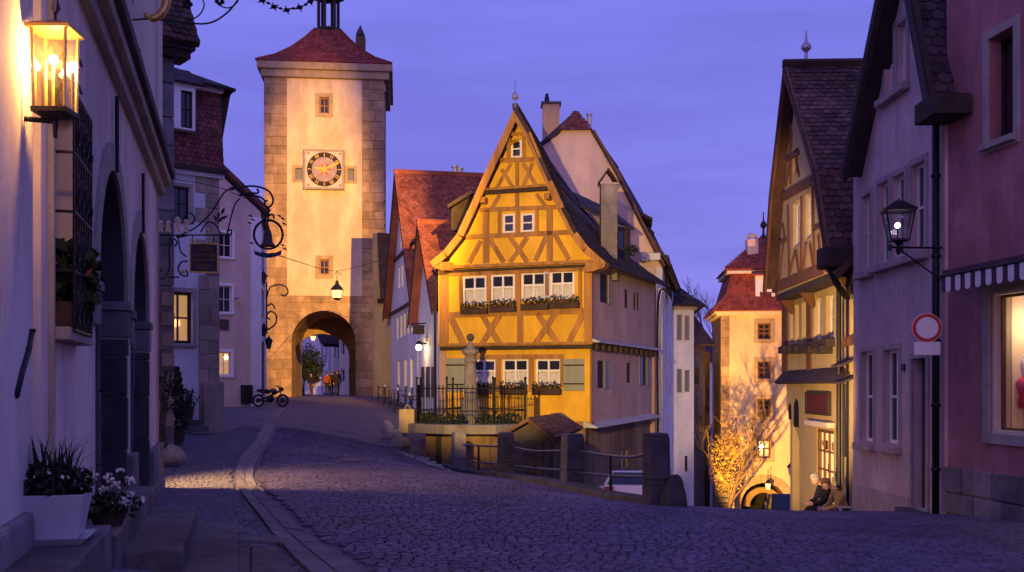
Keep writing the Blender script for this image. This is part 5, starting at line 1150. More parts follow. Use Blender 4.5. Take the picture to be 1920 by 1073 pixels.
for i, (dx, dy) in enumerate(((-1.2,-.9),(-.5,-1.3),(.5,-1.35),(1.2,-.9),(-1.5,.0))):
    c = Vector((cw.x+dx, cw.y+dy, zpf)); pt_ = thing('bed_plant', ('low dark plants at the left inside the well fence','low dark plants left of the column inside the fence','low dark plants right of the column inside the fence','bushy plants at the right end inside the well fence','trailing plants by the stone block inside the fence')[i], 'plant', c)
    foliage_mb(c+Vector((0,0,.14)), (.42,.3,.22), 240, .11, rw4, .9, 0).build('foliage', 'leaf', pt_, recalc=False)
    m2 = MB()
    for k in range(9): e = c+Vector((rw4.uniform(-.4,.4), rw4.uniform(-.2,.2), rw4.uniform(.2,.55))); m2.tube([c+Vector((0,0,.02)), c.lerp(e,.5)+Vector((0,0,.08)), e], [.008,.006,.003], 4)
    m2.build('stems', 'bark', pt_)
bp_ = P(764, 780, 34.6); o = MB().box(bp_.x-.25, bp_.x+.25, 34.3, 34.8, .1, P(0,767,34.6).z).build('stone_block', 'stone_gold', bevel=.03); tag(o, 'upright square stone block at the left end of the well', 'stone block')
o = MB().tube(smooth([Vector((bp_.x-.1,34.55,P(0,767,34.6).z-.02)), Vector((bp_.x-.03,34.55,P(0,760,34.6).z)), Vector((bp_.x+.06,34.55,P(0,762,34.6).z)), Vector((bp_.x+.1,34.55,P(0,767,34.6).z-.02))], 4), .03).build('iron_ring', 'stone_grey'); tag(o, 'small iron loop on top of the square stone block', 'ring')
for i, (x, y, r_, lb) in enumerate(((727,822,(.24,.22,.42),'smaller rough boulder beside the well, leaning by the road'), (750,838,(.32,.26,.42),'larger rough boulder at the foot of the stone block'), (838,852,(.25,.2,.35),'squarish stone beside the first railing pillar'), (893,866,(.30,.22,.42),'rounded stone behind the first railing bay'))):
    c = G(x, y); boulder('boulder', lb, (c.x, c.y+.1, c.z+.16), r_, 'stone_grey' if i > 1 else 'boulder', seed=20+i)
# gravel patch around the well
ga = [G(*p) for p in ((742,842),(800,866),(840,880),(875,884),(868,862),(830,842),(780,838))]
gq = MB(); rg = random.Random(2)
mb = MB()
for k in range(900):
    x = rg.uniform(740, 925); y = rg.uniform(842, 884)
    if y > 842+(x-742)*.33 or (x > 872 and y < 850): continue
    p_ = P(x, y, 34); Yy = 34-(y-842)/42*4.5; px = (x-CX)/F*Yy; z = gz(px, Yy); s = rg.uniform(.03,.075)
    mb.ball((px, Yy, z), s, 5, .5)
tag(mb.build('gravel', 'gravel'), 'pale gravel strewn around the foot of the well', 'gravel', kind='stuff')

# ------------------------------------------------------------------ railing with stone pillars
PIL = [(848,872,810,886,30.7),(935,962,811,897,26.4),(1055,1092,813,918,21.9),(1211,1250,812,946,17.3)]
pcs = []
for i, (x0, x1, y0, y1, Yp) in enumerate(PIL):
    xm = (x0+x1)/2; c = P(xm, y1, Yp); hwp = (x1-x0)/2/F*Yp; h_ = (y1-y0)/F*Yp
    pcs.append((c, h_, hwp)); d = Vector((-.287, .958, 0)); n_ = Vector((.958, .287, 0))
    def ring(f, z): return [c+(n_*sx*hwp+d*sy*.2)*f+Vector((0,0,z)) for sx, sy in ((-1,-1),(1,-1),(1,1),(-1,1))]
    m_ = MB(); m_.box8(ring(1.06, -1.4)+ring(1.0, h_*.35)); m_.box8(ring(1.0, h_*.35+.001)+ring(.94, h_-.05)); m_.box8(ring(.94, h_-.049)+ring(.84, h_))
    o = m_.build('stone_pillar', 'stone_dark' if i else 'stone_grey', bevel=.03)
    tag(o, ('thin pale stone pillar at the well end of the railing', 'second stone railing pillar, before the tiled hut', 'third stone railing pillar, right of the tiled hut', 'largest dark stone pillar at the lane end of the railing')[i], 'pillar', 'railing pillars')
for i in range(3):
    (c0, h0, w0), (c1, h1, w1_) = pcs[i], pcs[i+1]; t = thing('iron_railing', ('iron railing bay nearest the well, between the first two pillars', 'iron railing bay in front of the tiled hut', 'iron railing bay ending at the largest dark pillar')[i], 'railing', (c0+c1)/2, None)
    ln = (lambda px: (lambda k: (c0.x*(1-k)+c1.x*k, c0.y*(1-k)+c1.y*k))(next(q/200 for q in range(201) if CX+F*(c0.x+(c1.x-c0.x)*q/200)/(c0.y+(c1.y-c0.y)*q/200) >= px or q == 200)))
    def rp(px, py): x_, y_ = ln(px); return Vector((x_, y_, H-(py-HY)/F*y_))
    RL = ([(868,833),(897,836),(938,837)], [(868,863),(897,867),(938,869)], (897,836,884)), ([(958,838),(1003,846),(1060,845)], [(955,872),(1003,878),(1060,882)], (1003,846,906)), ([(1088,846),(1145,855),(1185,857),(1214,850)], [(1078,885),(1145,892),(1214,894)], (1145,855,930))
    top_, low_, (mx_, m0, m1) = RL[i]
    MB().tube([rp(mx_, m1+6), rp(mx_, m0-2)], .028, 8).build('post', 'iron', t)
    for pts, r_ in ((top_, .026), (low_, .024)): MB().tube(smooth([rp(*p) for p in pts], 4), r_, 8).build('rail', 'steel', t, smooth=True)
b = MB(); n_ = Vector((.958,.287,0))
q0, q1 = pcs[0][0]+Vector((-.3,1,0)), pcs[3][0]+Vector((.05,-.2,0))
K = 14
for k in range(K):
    a, c = q0.lerp(q1, k/K), q0.lerp(q1, (k+1)/K); za_, zb_ = gz(a.x-.45, a.y-.1), gz(c.x-.45, c.y-.1)
    qq = [a-n_*.2, c-n_*.2, c+n_*.2, a+n_*.2]; zt4 = [za_+.07, zb_+.07, zb_+.07, za_+.07]
    MB().box8([Vector((p.x, p.y, -4)) for p in qq]+[Vector((p.x, p.y, z)) for p, z in zip(qq, zt4)]).build('retaining_stone', 'stone_dark', ground, bevel=.02)
cg = P(1268, 948, 17.0); boulder('guard_stone', 'sloped guard stone leaning against the largest dark pillar', (cg.x-.04, 17.0, cg.z+.12), (.20,.26,.38), 'stone_dark', 'guard stone', seed=31)

# ------------------------------------------------------------------ tiled hut behind the railing
WHt = wall_px(964, 28.3, 1038, 28.0); ap = WHt.hit(996, 790)
hut = thing('tiled_hut', 'low stone hut with a shallow tiled gable roof behind the railing', 'hut', WHt.pt(WHt.len/2, -2))
MB().prism(WHt, [(0,-4),(WHt.len,-4),(WHt.len, WHt.hit(1038,822)[1]),ap,(0, WHt.hit(964,806)[1])], -2.2, 0).build('wall', 'stone_dark', hut)
dd = WHt.rect(985, 826, 1018, 925); MB().wbox(WHt, dd[0], dd[1], -4, dd[3], .0, .05).build('door', 'wood_door', hut)
rA, rB = WHt.pt(ap[0], ap[1]+.1, .35), P(1052, 776, 30.6); eR, eRB = WHt.pt(WHt.len+.12, WHt.hit(1038,824)[1]+.02, .35), P(1092, 803, 29.6); eL = WHt.pt(-.12, WHt.hit(964,806)[1], .35); eLB = eL+(rB-rA)
q = [eR, eRB, rB, rA]; MB().slab(q, .09).build('roof', 'tile_brown', hut); roof_tiles(hut, q, 'tile_brown', .2, .18, seed=77); MB().slab([eLB, eL, rA, rB], .09).build('roof', 'tile_brown', hut)

# ------------------------------------------------------------------ pink-beige gable house behind
WP = wall_px(985, 53, 1242, 51.2)
ph = thing('pink_gable_house', 'tall pink-beige gable house with half-hipped red tip behind the yellow house', 'house', WP.pt(WP.len/2, -2))
pp = WP.poly([(985,800),(1242,800),(1242,498),(1200,412),(1160,330),(1108,243),(1052,243),(1015,275),(985,310)]); pp[0] = (pp[0][0],-6); pp[1] = (pp[1][0],-6)
MB().prism(WP, pp, -.35, 0).build('gable_wall', 'plaster_pinkbeige', ph)
WPs = wall_px(1242, 51.2, 1263, 60.5); zpe = WPs.hit(1252, 520)[1]
sw_ = [WPs.rect(x0, y0, x1, y1) for x0, y0, x1, y1 in ((1243.5,515,1245.5,575),(1247.5,520,1250,590),(1252,535,1254,610),(1257,548,1259,618),(1244,665,1246,740),(1249,665,1251,740),(1255,668,1257,745))]
MB().prism(WPs, [(0,-7),(WPs.len,-7),(WPs.len,WPs.hit(1263,545)[1]),(0,WPs.hit(1242,500)[1])], -.3, -.01, [rectloop(r) for r in sw_]).build('wall', 'plaster_white', ph)
for r in sw_: window(ph, WPs, r, 1, 2, 'timber_dark', rec=.1)
tip = P(1080, 207, 53.5); b0_, b1_ = WP.pt(*WP.hit(1049,247), .25), WP.pt(*WP.hit(1113,246), .25)
MB().add([b0_, b1_, tip], [(0,1,2)]).build('half_hip', 'tile_red', ph); roof_tiles(ph, [b0_, b1_, tip+Vector((.03,0,0)), tip-Vector((.03,0,0))], 'tile_red', .2, .17, seed=80)
rr = [(1113,246),(1161,330),(1202,414),(1246,500)]
for k in range(3):
    f0, f1 = WP.pt(*WP.hit(*rr[k]), .2), WP.pt(*WP.hit(*rr[k+1]), .2); bk = Vector((2.2, 9.0, -.1)); MB().slab([f1, f1+bk, f0+bk, f0], .12).build('roof', 'tile_dark', ph)
    q = WP.hit(*rr[k]); q2 = WP.hit(*rr[k+1]); MB().beam(WP, q, q2, .16, -.1, .16).build('verge_board', 'timber_brown', ph)
MB().slab([b1_, b1_+Vector((2.2,9,0)), tip+Vector((2.2,9,0)), tip], .1).build('roof', 'tile_dark', ph)
l0 = WP.pt(*WP.hit(1008,275), .25); MB().slab([l0+Vector((-.5,9,-2)), l0, b0_, tip], .1).build('roof', 'tile_dark', ph)
cb = P(1033, 250, 53.6); cc_ = MB().box(cb.x-.42, cb.x+.42, 53.3, 54.1, cb.z-1, P(0,198,53.6).z).build('chimney', 'plaster_side', ph); MB().box(cb.x-.5, cb.x+.5, 53.2, 54.2, P(0,198,53.6).z, P(0,194,53.6).z).build('chimney_rim', 'stone_dark', cc_); MB().lathe([(.13,0),(.13,.3),(.09,.34),(.09,.5)], (cb.x-.2, 53.7, P(0,194,53.6).z), 8).build('chimney_pot', 'iron', cc_)
c = P(1105, 232, 53.8); MB().lathe([(.12,0),(.12,.5),(.17,.52),(.17,.6)], c-Vector((0,0,.1)), 8).build('vent_pipe', 'lead', ph)
for (x0, y0, x1, y1) in ((1190,393,1223,410),(1200,420,1226,436),(1240,476,1272,540)):
    a = P(x0, y0, 52.5); b_ = P(x1, y1, 53.5); MB().slab([a+Vector((0,-.2,0)), b_+Vector((0,-.2,0)), b_+Vector((.3,2.4,0)), a+Vector((.3,2.4,0))], .16).build('dormer_roof', 'tile_dark', ph)
    MB().box8([a+Vector((-.1,.1,-.8)), b_+Vector((-.3,.1,-.5)), b_+Vector((0,2.2,-.5)), a+Vector((.2,2.2,-.8)), a+Vector((.05,.1,-.1)), b_+Vector((-.3,.1,-.12)), b_+Vector((0,2.2,-.12)), a+Vector((.3,2.2,-.1))]).build('dormer_wall', 'timber_dark', ph)
ge = WP.rect(1202, 476, 1240, 490); MB().wbox(WP, ge[0], ge[1], ge[2], ge[3], .0, .35).build('eaves_box', 'lead', ph, bevel=.02)
MB().tube([WPs.pt(0, zpe+.55, .2), WPs.pt(WPs.len, WPs.hit(1263,548)[1]+.05, .2)], .12, 8).build('gutter', 'timber_dark', ph)
MB().slab([WPs.pt(-.1, WPs.hit(1242,497)[1], .45), WPs.pt(WPs.len, WPs.hit(1263,545)[1], .45), WPs.pt(WPs.len, WPs.hit(1263,545)[1]+1.2, -.6), WPs.pt(-.1, WPs.hit(1242,497)[1]+1.6, -.6)], .15).build('roof', 'tile_dark', ph)

# ------------------------------------------------------------------ white house on the lane
WW = wall_px(1259, 60, 1301, 59.9)
wh = thing('white_lane_house', 'white house with grey shutters and hipped eaves down the lane', 'house', WW.pt(WW.len/2, -6))
we = WW.hit(1280, 580)[1]
wr_ = [WW.rect(*v) for v in ((1269,590,1278,638),(1284,592,1292,638),(1269,692,1278,736),(1284,694,1292,735),(1284,855,1289,885),(1293,850,1298,880))]
slabwall(wh, WW, 0, WW.len, -9, we, 'plaster_white', holes=wr_)
for k, r in enumerate(wr_):
    if k < 4:
        w__ = window(wh, WW, r, 1, 2, rec=.05); m_ = (r[0]+r[1])/2
        for s in (0, 1): shutter(wh, WW, (r[0]-.01, m_-.01, r[2], r[3]) if s == 0 else (m_+.01, r[1]+.01, r[2], r[3]), 'shutter_grey', slats=7)
    else: window(wh, WW, r, 1, 2, 'timber_dark', rec=.1)
MB().wbox(WW, -.05, .28, -9, we-.1, -.1, .1).build('corner_pilaster', 'plaster_white', wh)
MB().prism(WW, WW.poly([(1261,790),(1269,790),(1276,890),(1276,960),(1261,960)]), 0, .25).build('buttress', 'plaster_white', wh)
WWs = Wall(WW.pt(WW.len,0).xy, -WW.n); slabwall(wh, WWs, .05, 9, -9, we, 'plaster_white', -.3, -.01)
for z0, z1, o_ in ((we-.02, we+.12, .15), (we+.12, we+.26, .38)): MB().wbox(WW, -.1-o_, WW.len+o_, z0, z1, -9, o_).build('cornice', 'stone_pink', wh)
ez = we+.26; ra, rb_ = WW.pt(-.3, P(0,547,60).z+.3, -3), WW.pt(.3, P(0,547,60).z+.3, -5)
q = [WW.pt(-.6, ez, .6), WW.pt(WW.len+.6, ez-.1, .6), WW.pt(.6, P(0,547,60).z+.4, -2), WW.pt(-.5, P(0,547,60).z+.5, -2)]
MB().slab(q, .1).build('roof', 'tile_dark', wh); MB().slab([WW.pt(WW.len+.6, ez-.1, .6), WW.pt(WW.len+.6, ez-.1, -9), WW.pt(.6, P(0,547,60).z+.4, -9), WW.pt(.6, P(0,547,60).z+.4, -2)], .1).build('roof', 'tile_dark', wh)
roof_tiles(wh, q, 'tile_dark', .25, .22, seed=91)
# dark barn and wall farther down
WD = wall_px(1299, 64, 1336, 66); db = thing('dark_barn', 'dark low barn with steep dark roof beyond the white lane house', 'barn', WD.pt(WD.len/2, -7))
slabwall(db, WD, -.5, WD.hit(1322,700)[0], -10, WD.hit(1315,640)[1], 'stone_dark')
slabwall(db, Wall(WD.pt(0,0,-2).xy, WD.u), .0, WD.hit(1331,700,-2)[0], -10, WD.hit(1315,655)[1], 'plaster_brown')
MB().slab([WD.pt(-.6, WD.hit(1315,648)[1], .5), WD.pt(WD.hit(1328,640)[0], WD.hit(1315,645)[1], .5), WD.pt(WD.hit(1334,530)[0], WD.hit(1318,520)[1], -3), WD.pt(-.6, WD.hit(1318,520)[1], -3)], .15).build('roof', 'tile_dark', db)
for (x0,y0,x1,y1) in ((1304,690,1309,720),(1312,780,1317,815)): r = WD.rect(x0,y0,x1,y1); MB().wbox(WD, *r, .0, .05).build('window', 'pane', db)
# ------------------------------------------------------------------ lower gate tower at the end of the lane
rw5 = random.Random(51)
WK = wall_px(1352, 65, 1512, 64.5)
kt = thing('lower_gate_tower', 'floodlit gate house with mansard roof and arch at the end of the lane', 'gate tower', WK.pt(WK.len/2, -7))
ke = WK.hit(1430, 588)[1]
kw = [WK.rect(*v) for v in ((1421,606,1445,636),(1421,678,1445,710),(1421,748,1445,782),(1421,824,1445,859))]
ka0, ka1 = WK.hit(1389, 940)[0], WK.hit(1476, 940)[0]; kz = WK.hit(1432, 948)[1]
ol = [(0,-10)]+arch(ka0, ka1, -10, kz, 24)+[(WK.len,-10),(WK.len,ke),(0,ke)]
MB().prism(WK, ol, -.5, 0, [rectloop(r) for r in kw]).build('wall', 'plaster_kob', kt)
MB().prism(WK, ol, -6, -.5).build('core', 'stone_tower', kt)
for k, r in enumerate(kw): window(kt, WK, r, 2, 3 if k < 3 else 2, 'timber_brown', 'pane', .15, .1, .09, surround='stone_gold', sw=.24, lit='lit' if k == 3 else None, label='lit window above the arch' if k == 3 else None)
c = WK.pt(*WK.hit(1427, 838), -.28); MB().ball(c, .16, 8).build('window_lamp', 'bulb', kt)
blocks(kt, WK, 0, WK.hit(1368, 700)[0], -9, ke, .55, .9, 'stone_tower', -.01, .05, rw5, jit=.02, bevel=.02, name='quoin_stone')
kc_, kr_ = (ka0+ka1)/2, (ka1-ka0)/2
for k in range(13):
    t0, t1 = math.pi*k/13+.006, math.pi*(k+1)/13-.006
    MB().prism(WK, [(kc_-rr*math.cos(t), kz+rr*math.sin(t)) for rr, t in ((kr_, t0), (kr_+.5, t0), (kr_+.5, t1), (kr_, t1))], 0, .08).build('voussoir', 'stone_gold', kt)
MB().wbox(WK, ka0-.5, ka1+.5, -10, kz+3, -6.2, -6.05).build('passage_dark', 'black', kt)  # black sheet added to close the passage in darkness
MB().prism(WK, arch(ka0+.5, ka1+.2, -9, kz-.4, 18)[1:-1]+arch(ka0+.9, ka1-.1, -9, kz-.4, 18)[1:-1][::-1], -3.4, -3).build('inner_arch', 'stone_gold', kt)
WKl = Wall(WK.pt(0,0,-6).xy, WK.n); slabwall(kt, WKl, 0, 5.95, -10, ke, 'stone_tower', -.3, -.004)
MB().wbox(WK, -.3, WK.len+.3, ke-.12, ke+.02, -6.3, .25).build('cornice', 'plaster_cream', kt); MB().wbox(WK, -.45, WK.len+.3, ke+.02, ke+.16, -6.3, .42).build('cornice', 'plaster_cream', kt, bevel=.03)
zq0 = ke+.16; zq1 = WK.hit(1390, 512)[1]; al, am_ = WK.hit(1336, 585, .6)[0], WK.hit(1372, 512)[0]
pf = [(al, zq0), ((al+am_)/2+.25, zq0+(zq1-zq0)*.42), (am_, zq1)]
for k in range(2):
    (x0, z0), (x1, z1) = pf[k], pf[k+1]; c0_, c1_ = (.6, .1)[k], (.1, -.5)[k]
    q = [WK.pt(x0, z0, c0_), WK.pt(WK.len+1, z0, c0_), WK.pt(WK.len+1, z1, c1_), WK.pt(x1, z1, c1_)]
    MB().slab(q, .1).build('roof', 'tile_tower', kt); roof_tiles(kt, q, 'tile_tower', .26, .24, seed=101+k)
    MB().slab([WK.pt(x0, z0, -6.6), WK.pt(x0, z0, c0_), WK.pt(x1, z1, c1_), WK.pt(x1, z1, -5.8)], .1).build('roof', 'tile_tower', kt)
MB().wbox(WK, am_-.25, WK.hit(1416, 510)[0], zq1, zq1+.16, -6, -.2).build('cornice', 'plaster_cream', kt); MB().wbox(WK, am_-.25, WK.len+1, zq1+.16, zq1+.3, -6, -.3).build('cornice', 'stone_gold', kt)
zq2 = WK.hit(1440, 432)[1]; ax_ = WK.hit(1441, 432)[0]
q = [WK.pt(am_-.4, zq1+.28, -.2), WK.pt(WK.len+3, zq1+.28, -.2), WK.pt(ax_+3, zq2, -3), WK.pt(ax_, zq2, -3)]
MB().slab(q, .1).build('roof', 'tile_tower', kt); roof_tiles(kt, q, 'tile_tower', .26, .24, seed=105)
MB().slab([WK.pt(am_-.4, zq1+.28, -6), WK.pt(am_-.4, zq1+.28, -.2), WK.pt(ax_, zq2, -3), WK.pt(ax_, zq2, -3.2)], .1).build('roof', 'tile_tower', kt)
dw_ = WK.rect(1416, 512, 1452, 578); dwi = WK.rect(1424, 548, 1446, 576); MB().prism(WK, rectloop(dw_), -2.5, .2, [rectloop(dwi)]).build('dormer', 'plaster_white', kt); window(kt, Wall(WK.pt(0,0,.2).xy, WK.u), dwi, 2, 2, 'timber_dark', rec=.05)
MB().wbox(WK, dw_[0]-.15, dw_[1]+.15, dwi[2]-.35, dwi[2]-.2, -1, .35).build('dormer_sill', 'plaster_cream', kt)
MB().slab([WK.pt(dw_[0]-.3, dw_[3]-.1, .5), WK.pt(dw_[1]+.3, dw_[3]-.1, .5), WK.pt(dw_[1]+.1, dw_[3]+.7, -2), WK.pt(dw_[0]+.1, dw_[3]+.7, -2)], .1).build('dormer_roof', 'tile_tower', kt)
cb = P(1410, 490, 66.5); o = MB().box(cb.x-.33, cb.x+.33, 66.2, 66.9, cb.z-1.2, P(0,450,66.5).z).build('chimney', 'plaster_pinkbeige', kt); MB().tube(smooth([P(1402,452,66.4), P(1406,442,66.4), P(1411,440,66.4), P(1416,444,66.4), P(1419,452,66.4)], 3), .1).build('chimney_hood', 'stone_gold', o)
MB().lathe([(.25,0),(.08,.3),(.06,.6),(.2,.8),(.2,.95),(.05,1.15),(.03,1.7)], WK.pt(ax_+.1, zq2-.1, -3), 8).build('finial', 'timber_dark', kt)
al_ = thing('arch_lamp', 'small lantern hanging in the gate arch down the lane', 'lantern', P(1440, 905, 64)); c = P(1440, 910, 64); MB().lathe([(.1,-.25),(.17,.1)], c, 6).build('glass', 'bulb_soft', al_); MB().lathe([(.22,.1),(.03,.35)], c, 6).build('roof', 'iron', al_); MB().tube([c+Vector((0,0,.3)), c+Vector((0,0,1.0))], .02).build('hanger', 'iron', al_)
wl_ = thing('wall_lantern', 'dark lantern on the wall between the gate arch and the timbered shop', 'lantern', P(1483, 885, 45)); c = P(1484, 882, 45); MB().lathe([(.1,-.2),(.17,.12)], c, 6).build('glass', 'white_paint', wl_); MB().lathe([(.22,.12),(.03,.36)], c, 6).build('roof', 'iron', wl_); MB().tube([c-Vector((0,0,.2)), c-Vector((0,0,.45)), c+Vector((.5,.5,-.5))], .025).build('arm', 'iron', wl_)
# lit shrub tree, stone stair and flank wall left of the arch
stw = thing('stone_stair', 'warm lit stone flank wall with steps beside the lower gate', 'stair wall', P(1358, 950, 61))
Wst = wall_px(1340, 61.2, 1377, 61); blocks(stw, Wst, 0, Wst.len, -8, Wst.hit(1358, 890)[1], .45, .8, 'stone_warm', -1, 0, rw5, jit=.05, bevel=.03)
for k in range(5): r = Wst.rect(1344, 905+9*k, 1370, 912+9*k); MB().wbox(Wst, r[0], r[1], r[2]-.05, r[3]-.03, 0, .15+.12*k).build('tread', 'stepstone', stw, bevel=.01)
tb = P(1362, 905, 60.4)
t = thing('shrub_tree', 'bushy bare tree glowing orange in the floodlight beside the lower gate', 'tree', (tb.x, tb.y, -6.0))
rn = random.Random(77)
def twig(p, d, ln, r, lev, trunk):
    q = [p]; dd = d.copy()
    for k in range(4): dd = (dd+Vector((rn.uniform(-.22,.22), rn.uniform(-.22,.22), rn.uniform(-.05,.2)))).normalized(); q.append(q[-1]+dd*ln/4)
    trunk.tube(q, [r*(1-.6*k/4) for k in range(5)], 4 if lev else 6)
    if lev < 3:
        for k in range(5 if lev < 2 else 4):
            a = rn.uniform(0, 6.28); e = dd+Vector((math.cos(a), math.sin(a), rn.uniform(.1,.7)))*.75; twig(q[rn.randint(1,4)], e.normalized(), ln*.58, r*.5, lev+1, trunk)
tr = MB(); twig(Vector((tb.x, tb.y, -6.2)), Vector((0,0,1)), 4.2, .16, 0, tr); tr.build('trunk', 'bark', t)
br_ = MB()
for k in range(4): a = k*1.57; twig(Vector((tb.x+rn.uniform(-.1,.1), tb.y, -3.6+rn.uniform(-.8,1.4))), Vector((math.cos(a)*.7, math.sin(a)*.4, 1)).normalized(), 2.4, .06, 1, br_)
br_.build('branches', 'leaf_dry', t)
foliage_mb((tb.x, tb.y, -2.7), (1.15,.9,1.9), 2600, .11, rn, .8, .1).build('crown', 'leaf_dry', t, recalc=False)
# bare trees on the far hill
for i, (x, y, Y_, h_) in enumerate(((1312,650,260,12),(1324,645,280,13),(1336,650,250,10))):
    bt = thing('bare_tree', ('bare winter tree on the far hill, next to the white house', 'bare winter tree on the crest of the far hill', 'bare winter tree on the far hill beside the lower gate')[i], 'tree', P(x, y, Y_), None); m_ = MB(); rn = random.Random(200+i)
    twig(P(x, y, Y_), Vector((0,0,1)), h_*.75, .3, 0, m_); m_.build('trunk', 'bark', bt)
hh = P(1322, 672, 230); fh = thing('far_house', 'tiny pale house on the far hillside between the roofs', 'house', (hh.x, hh.y, hh.z-12)); MB().box(hh.x-5, hh.x+5, 230, 236, hh.z-14, hh.z).build('wall', 'plaster_white', fh); MB().slab([(hh.x-6,229,hh.z-.5),(hh.x+6,229,hh.z-.5),(hh.x+6,233,hh.z+3.5),(hh.x-6,233,hh.z+3.5)], .3).build('roof', 'tile_dark', fh)

# ------------------------------------------------------------------ half-timbered shop house on the right
WF = wall_px(1475, 31, 1602, 23.9); WG_ = Wall(WF.pt(0,0,.42).xy, WF.u)
fh_ = thing('timbered_shop_house', 'tan half-timbered shop house with a jettied gable and steep tiled roof', 'house', WF.pt(WF.len/2, -2))
hf = WF.hit
zj = WG_.hit(1500, 525)[1]-.15; zst = hf(1530, 700)[1]
mw_ = [WF.rect(*v) for v in ((1481,575,1487,640),(1491,571,1498,640),(1503,566,1511,638),(1526,559,1539,637),(1549,553,1563,633))]
shop = WF.rect(1532, 806, 1563, 958)
aC = hf(1499, 850)[0]
MB().prism(WF, [(aC,-5),(WF.len,-5),(WF.len,zj),(0,zj),(0,hf(1478,765)[1]),(aC*.35,hf(1484,790)[1]),(aC*.75,hf(1492,806)[1]),(aC,hf(1499,828)[1])], -.35, 0, [rectloop(r) for r in mw_]+[rectloop(shop)]).build('wall', 'plaster_tan', fh_)
for r in mw_: window(fh_, WF, r, 2, 2, 'white_paint', rec=.1, fw=.09)
for (x0, x1) in ((1514,1522),(1468,1478),(1593,1601)): r = WF.rect(x0, 600, x1, 640); MB().wbox(WF, r[0], r[1], zst, zj, -.01, .04).build('post', 'timber_brown', fh_)
sb_ = WF.rect(1472, 640, 1566, 656); MB().wbox(WF, -.15, sb_[1], hf(1530,655)[1], hf(1530,641)[1], -.01, .22).build('sill_beam', 'timber_dark', fh_, bevel=.02)
for x in (1480, 1490, 1502, 1528, 1552): a, z = hf(x+4, 662); MB().wbox(WF, a-.12, a+.28, z-.02, hf(x+4,652)[1]+.05, .0, .3).build('corbel', 'timber_dark', fh_, bevel=.02)
q = [WF.pt(-.25, zst-.22, .32), WF.pt(WF.len+.1, zst-.22, .32), WF.pt(WF.len+.1, zst+.12, .01), WF.pt(-.25, zst+.12, .01)]; MB().slab(q, .08).build('pent_roof', 'tile_dark', fh_)
s_ = WF.rect(1516, 735, 1559, 778); MB().prism(WF, rectloop(s_), .0, .1, [rectloop(s_, -.06)]).build('sign_frame', 'timber_dark', fh_); MB().wbox(WF, s_[0]+.06, s_[1]-.06, s_[2]+.06, s_[3]-.06, 0, .06).build('sign_board', 'dark_red', fh_)
hd = WF.rect(1522, 790, 1566, 800); MB().wbox(WF, hd[0], hd[1], hd[2], hd[3], .0, .2).build('door_hood', 'plaster_cream', fh_, bevel=.02)
sw1 = window(fh_, WF, shop, 3, 4, 'timber_brown', rec=.02, fw=.08, mw=.04, deep=.06, lit='lit_shop', label='lit shop window with wooden grid and goods inside')
for k in range(9):   # goods behind the glass
    a = rw5.uniform(shop[0]+.15, shop[1]-.15); z = rw5.uniform(shop[2]+.3, shop[3]-.3); s = rw5.uniform(.06,.14); MB().wbox(WF, a-s, a+s, z-s, z+s, -.135, -.10).build('shop_goods', ('figure','dark_red','white_paint','goldpaint','timber_brown')[k % 5], sw1, bevel=.02)
# corner corbel at the far end, shade of two niches painted as flat black arches
ob = WF.rect(1472, 745, 1502, 826); pass
for x0, x1 in ((1479,1484),(1489,1498)): a0_, a1_ = hf(x0, 780)[0], hf(x1, 780)[0]; MB().prism(WF, arch(a0_, a1_, hf(x0, 786 if x0 < 1485 else 800)[1], hf(x0, 768)[1], 10), .0, .01).build('niche_shade', 'black', fh_)
# jettied gable
apx = WG_.hit(1468, 125, .35); lf = [WG_.hit(1441, 370, .35), WG_.hit(1430, 540, .35)]; rf_ = [WG_.hit(1525, 318, .35), WG_.hit(1548, 475, .35)]
gp = [(lf[1][0]+.3, zj), (rf_[1][0]-.12, zj), (rf_[1][0]-.15, rf_[1][1]-.1), (rf_[0][0]-.2, rf_[0][1]-.25), (apx[0], apx[1]-.5), (lf[0][0]+.25, lf[0][1]-.2)]
gwn = [WG_.rect(*v) for v in ((1487,378,1500,462),(1510,362,1522,447),(1477,248,1486,282),(1486,280,1496,325))]
MB().prism(WG_, gp, -.4, 0, [rectloop(r) for r in gwn]).build('gable_wall', 'plaster_tan', fh_)
for k, r in enumerate(gwn): window(fh_, WG_, r, 2 if k < 2 else 1, 2, 'white_paint' if k < 2 else 'timber_brown', 'pane' if k < 2 else 'timber_brown', .08, .09)
def fb(p, q, wpx=9, c1=.05): MB().beam(WG_, WG_.hit(*p), WG_.hit(*q), wpx/F*27.5, -.02, c1).build('beam', 'timber_brown', fh_, bevel=.01)
for k, (p, q, w_) in enumerate((((1450,541),(1546,503),20),((1466,372),(1524,338),18),((1476,300),(1500,285),9),((1459,455),(1476,450),8),((1526,430),(1543,420),8),((1479,385),(1482,525),9),((1504,368),(1504,512),9),((1525,350),(1529,505),9),((1470,460),(1462,535),8),((1492,470),(1480,522),7),((1494,470),(1500,515),7),((1513,455),(1508,508),7),((1520,455),(1527,505),7),((1536,440),(1541,500),7),((1484,290),(1484,345),7),((1475,350),(1484,300),7),((1500,330),(1494,300),7),((1484,232),(1484,285),6),((1469,420),(1473,450),7))): fb(p, q, w_, .04+.005*(k % 3))
for a in (gp[0][0]+.2, gp[0][0]+2.6, gp[1][0]-.4): MB().prism(Wall(WG_.pt(a,0).xy, -WG_.n), [(.04, zj-.16), (.42, zj-.16), (.42, zj-.55), (.36, zj-.55)], -.07, .07).build('bracket', 'timber_brown', fh_)
MB().wbox(WG_, gp[0][0], gp[1][0], zj-.16, zj, -.42, .02).build('jetty_plate', 'timber_dark', fh_)
bk = -WG_.n.to_3d()*11
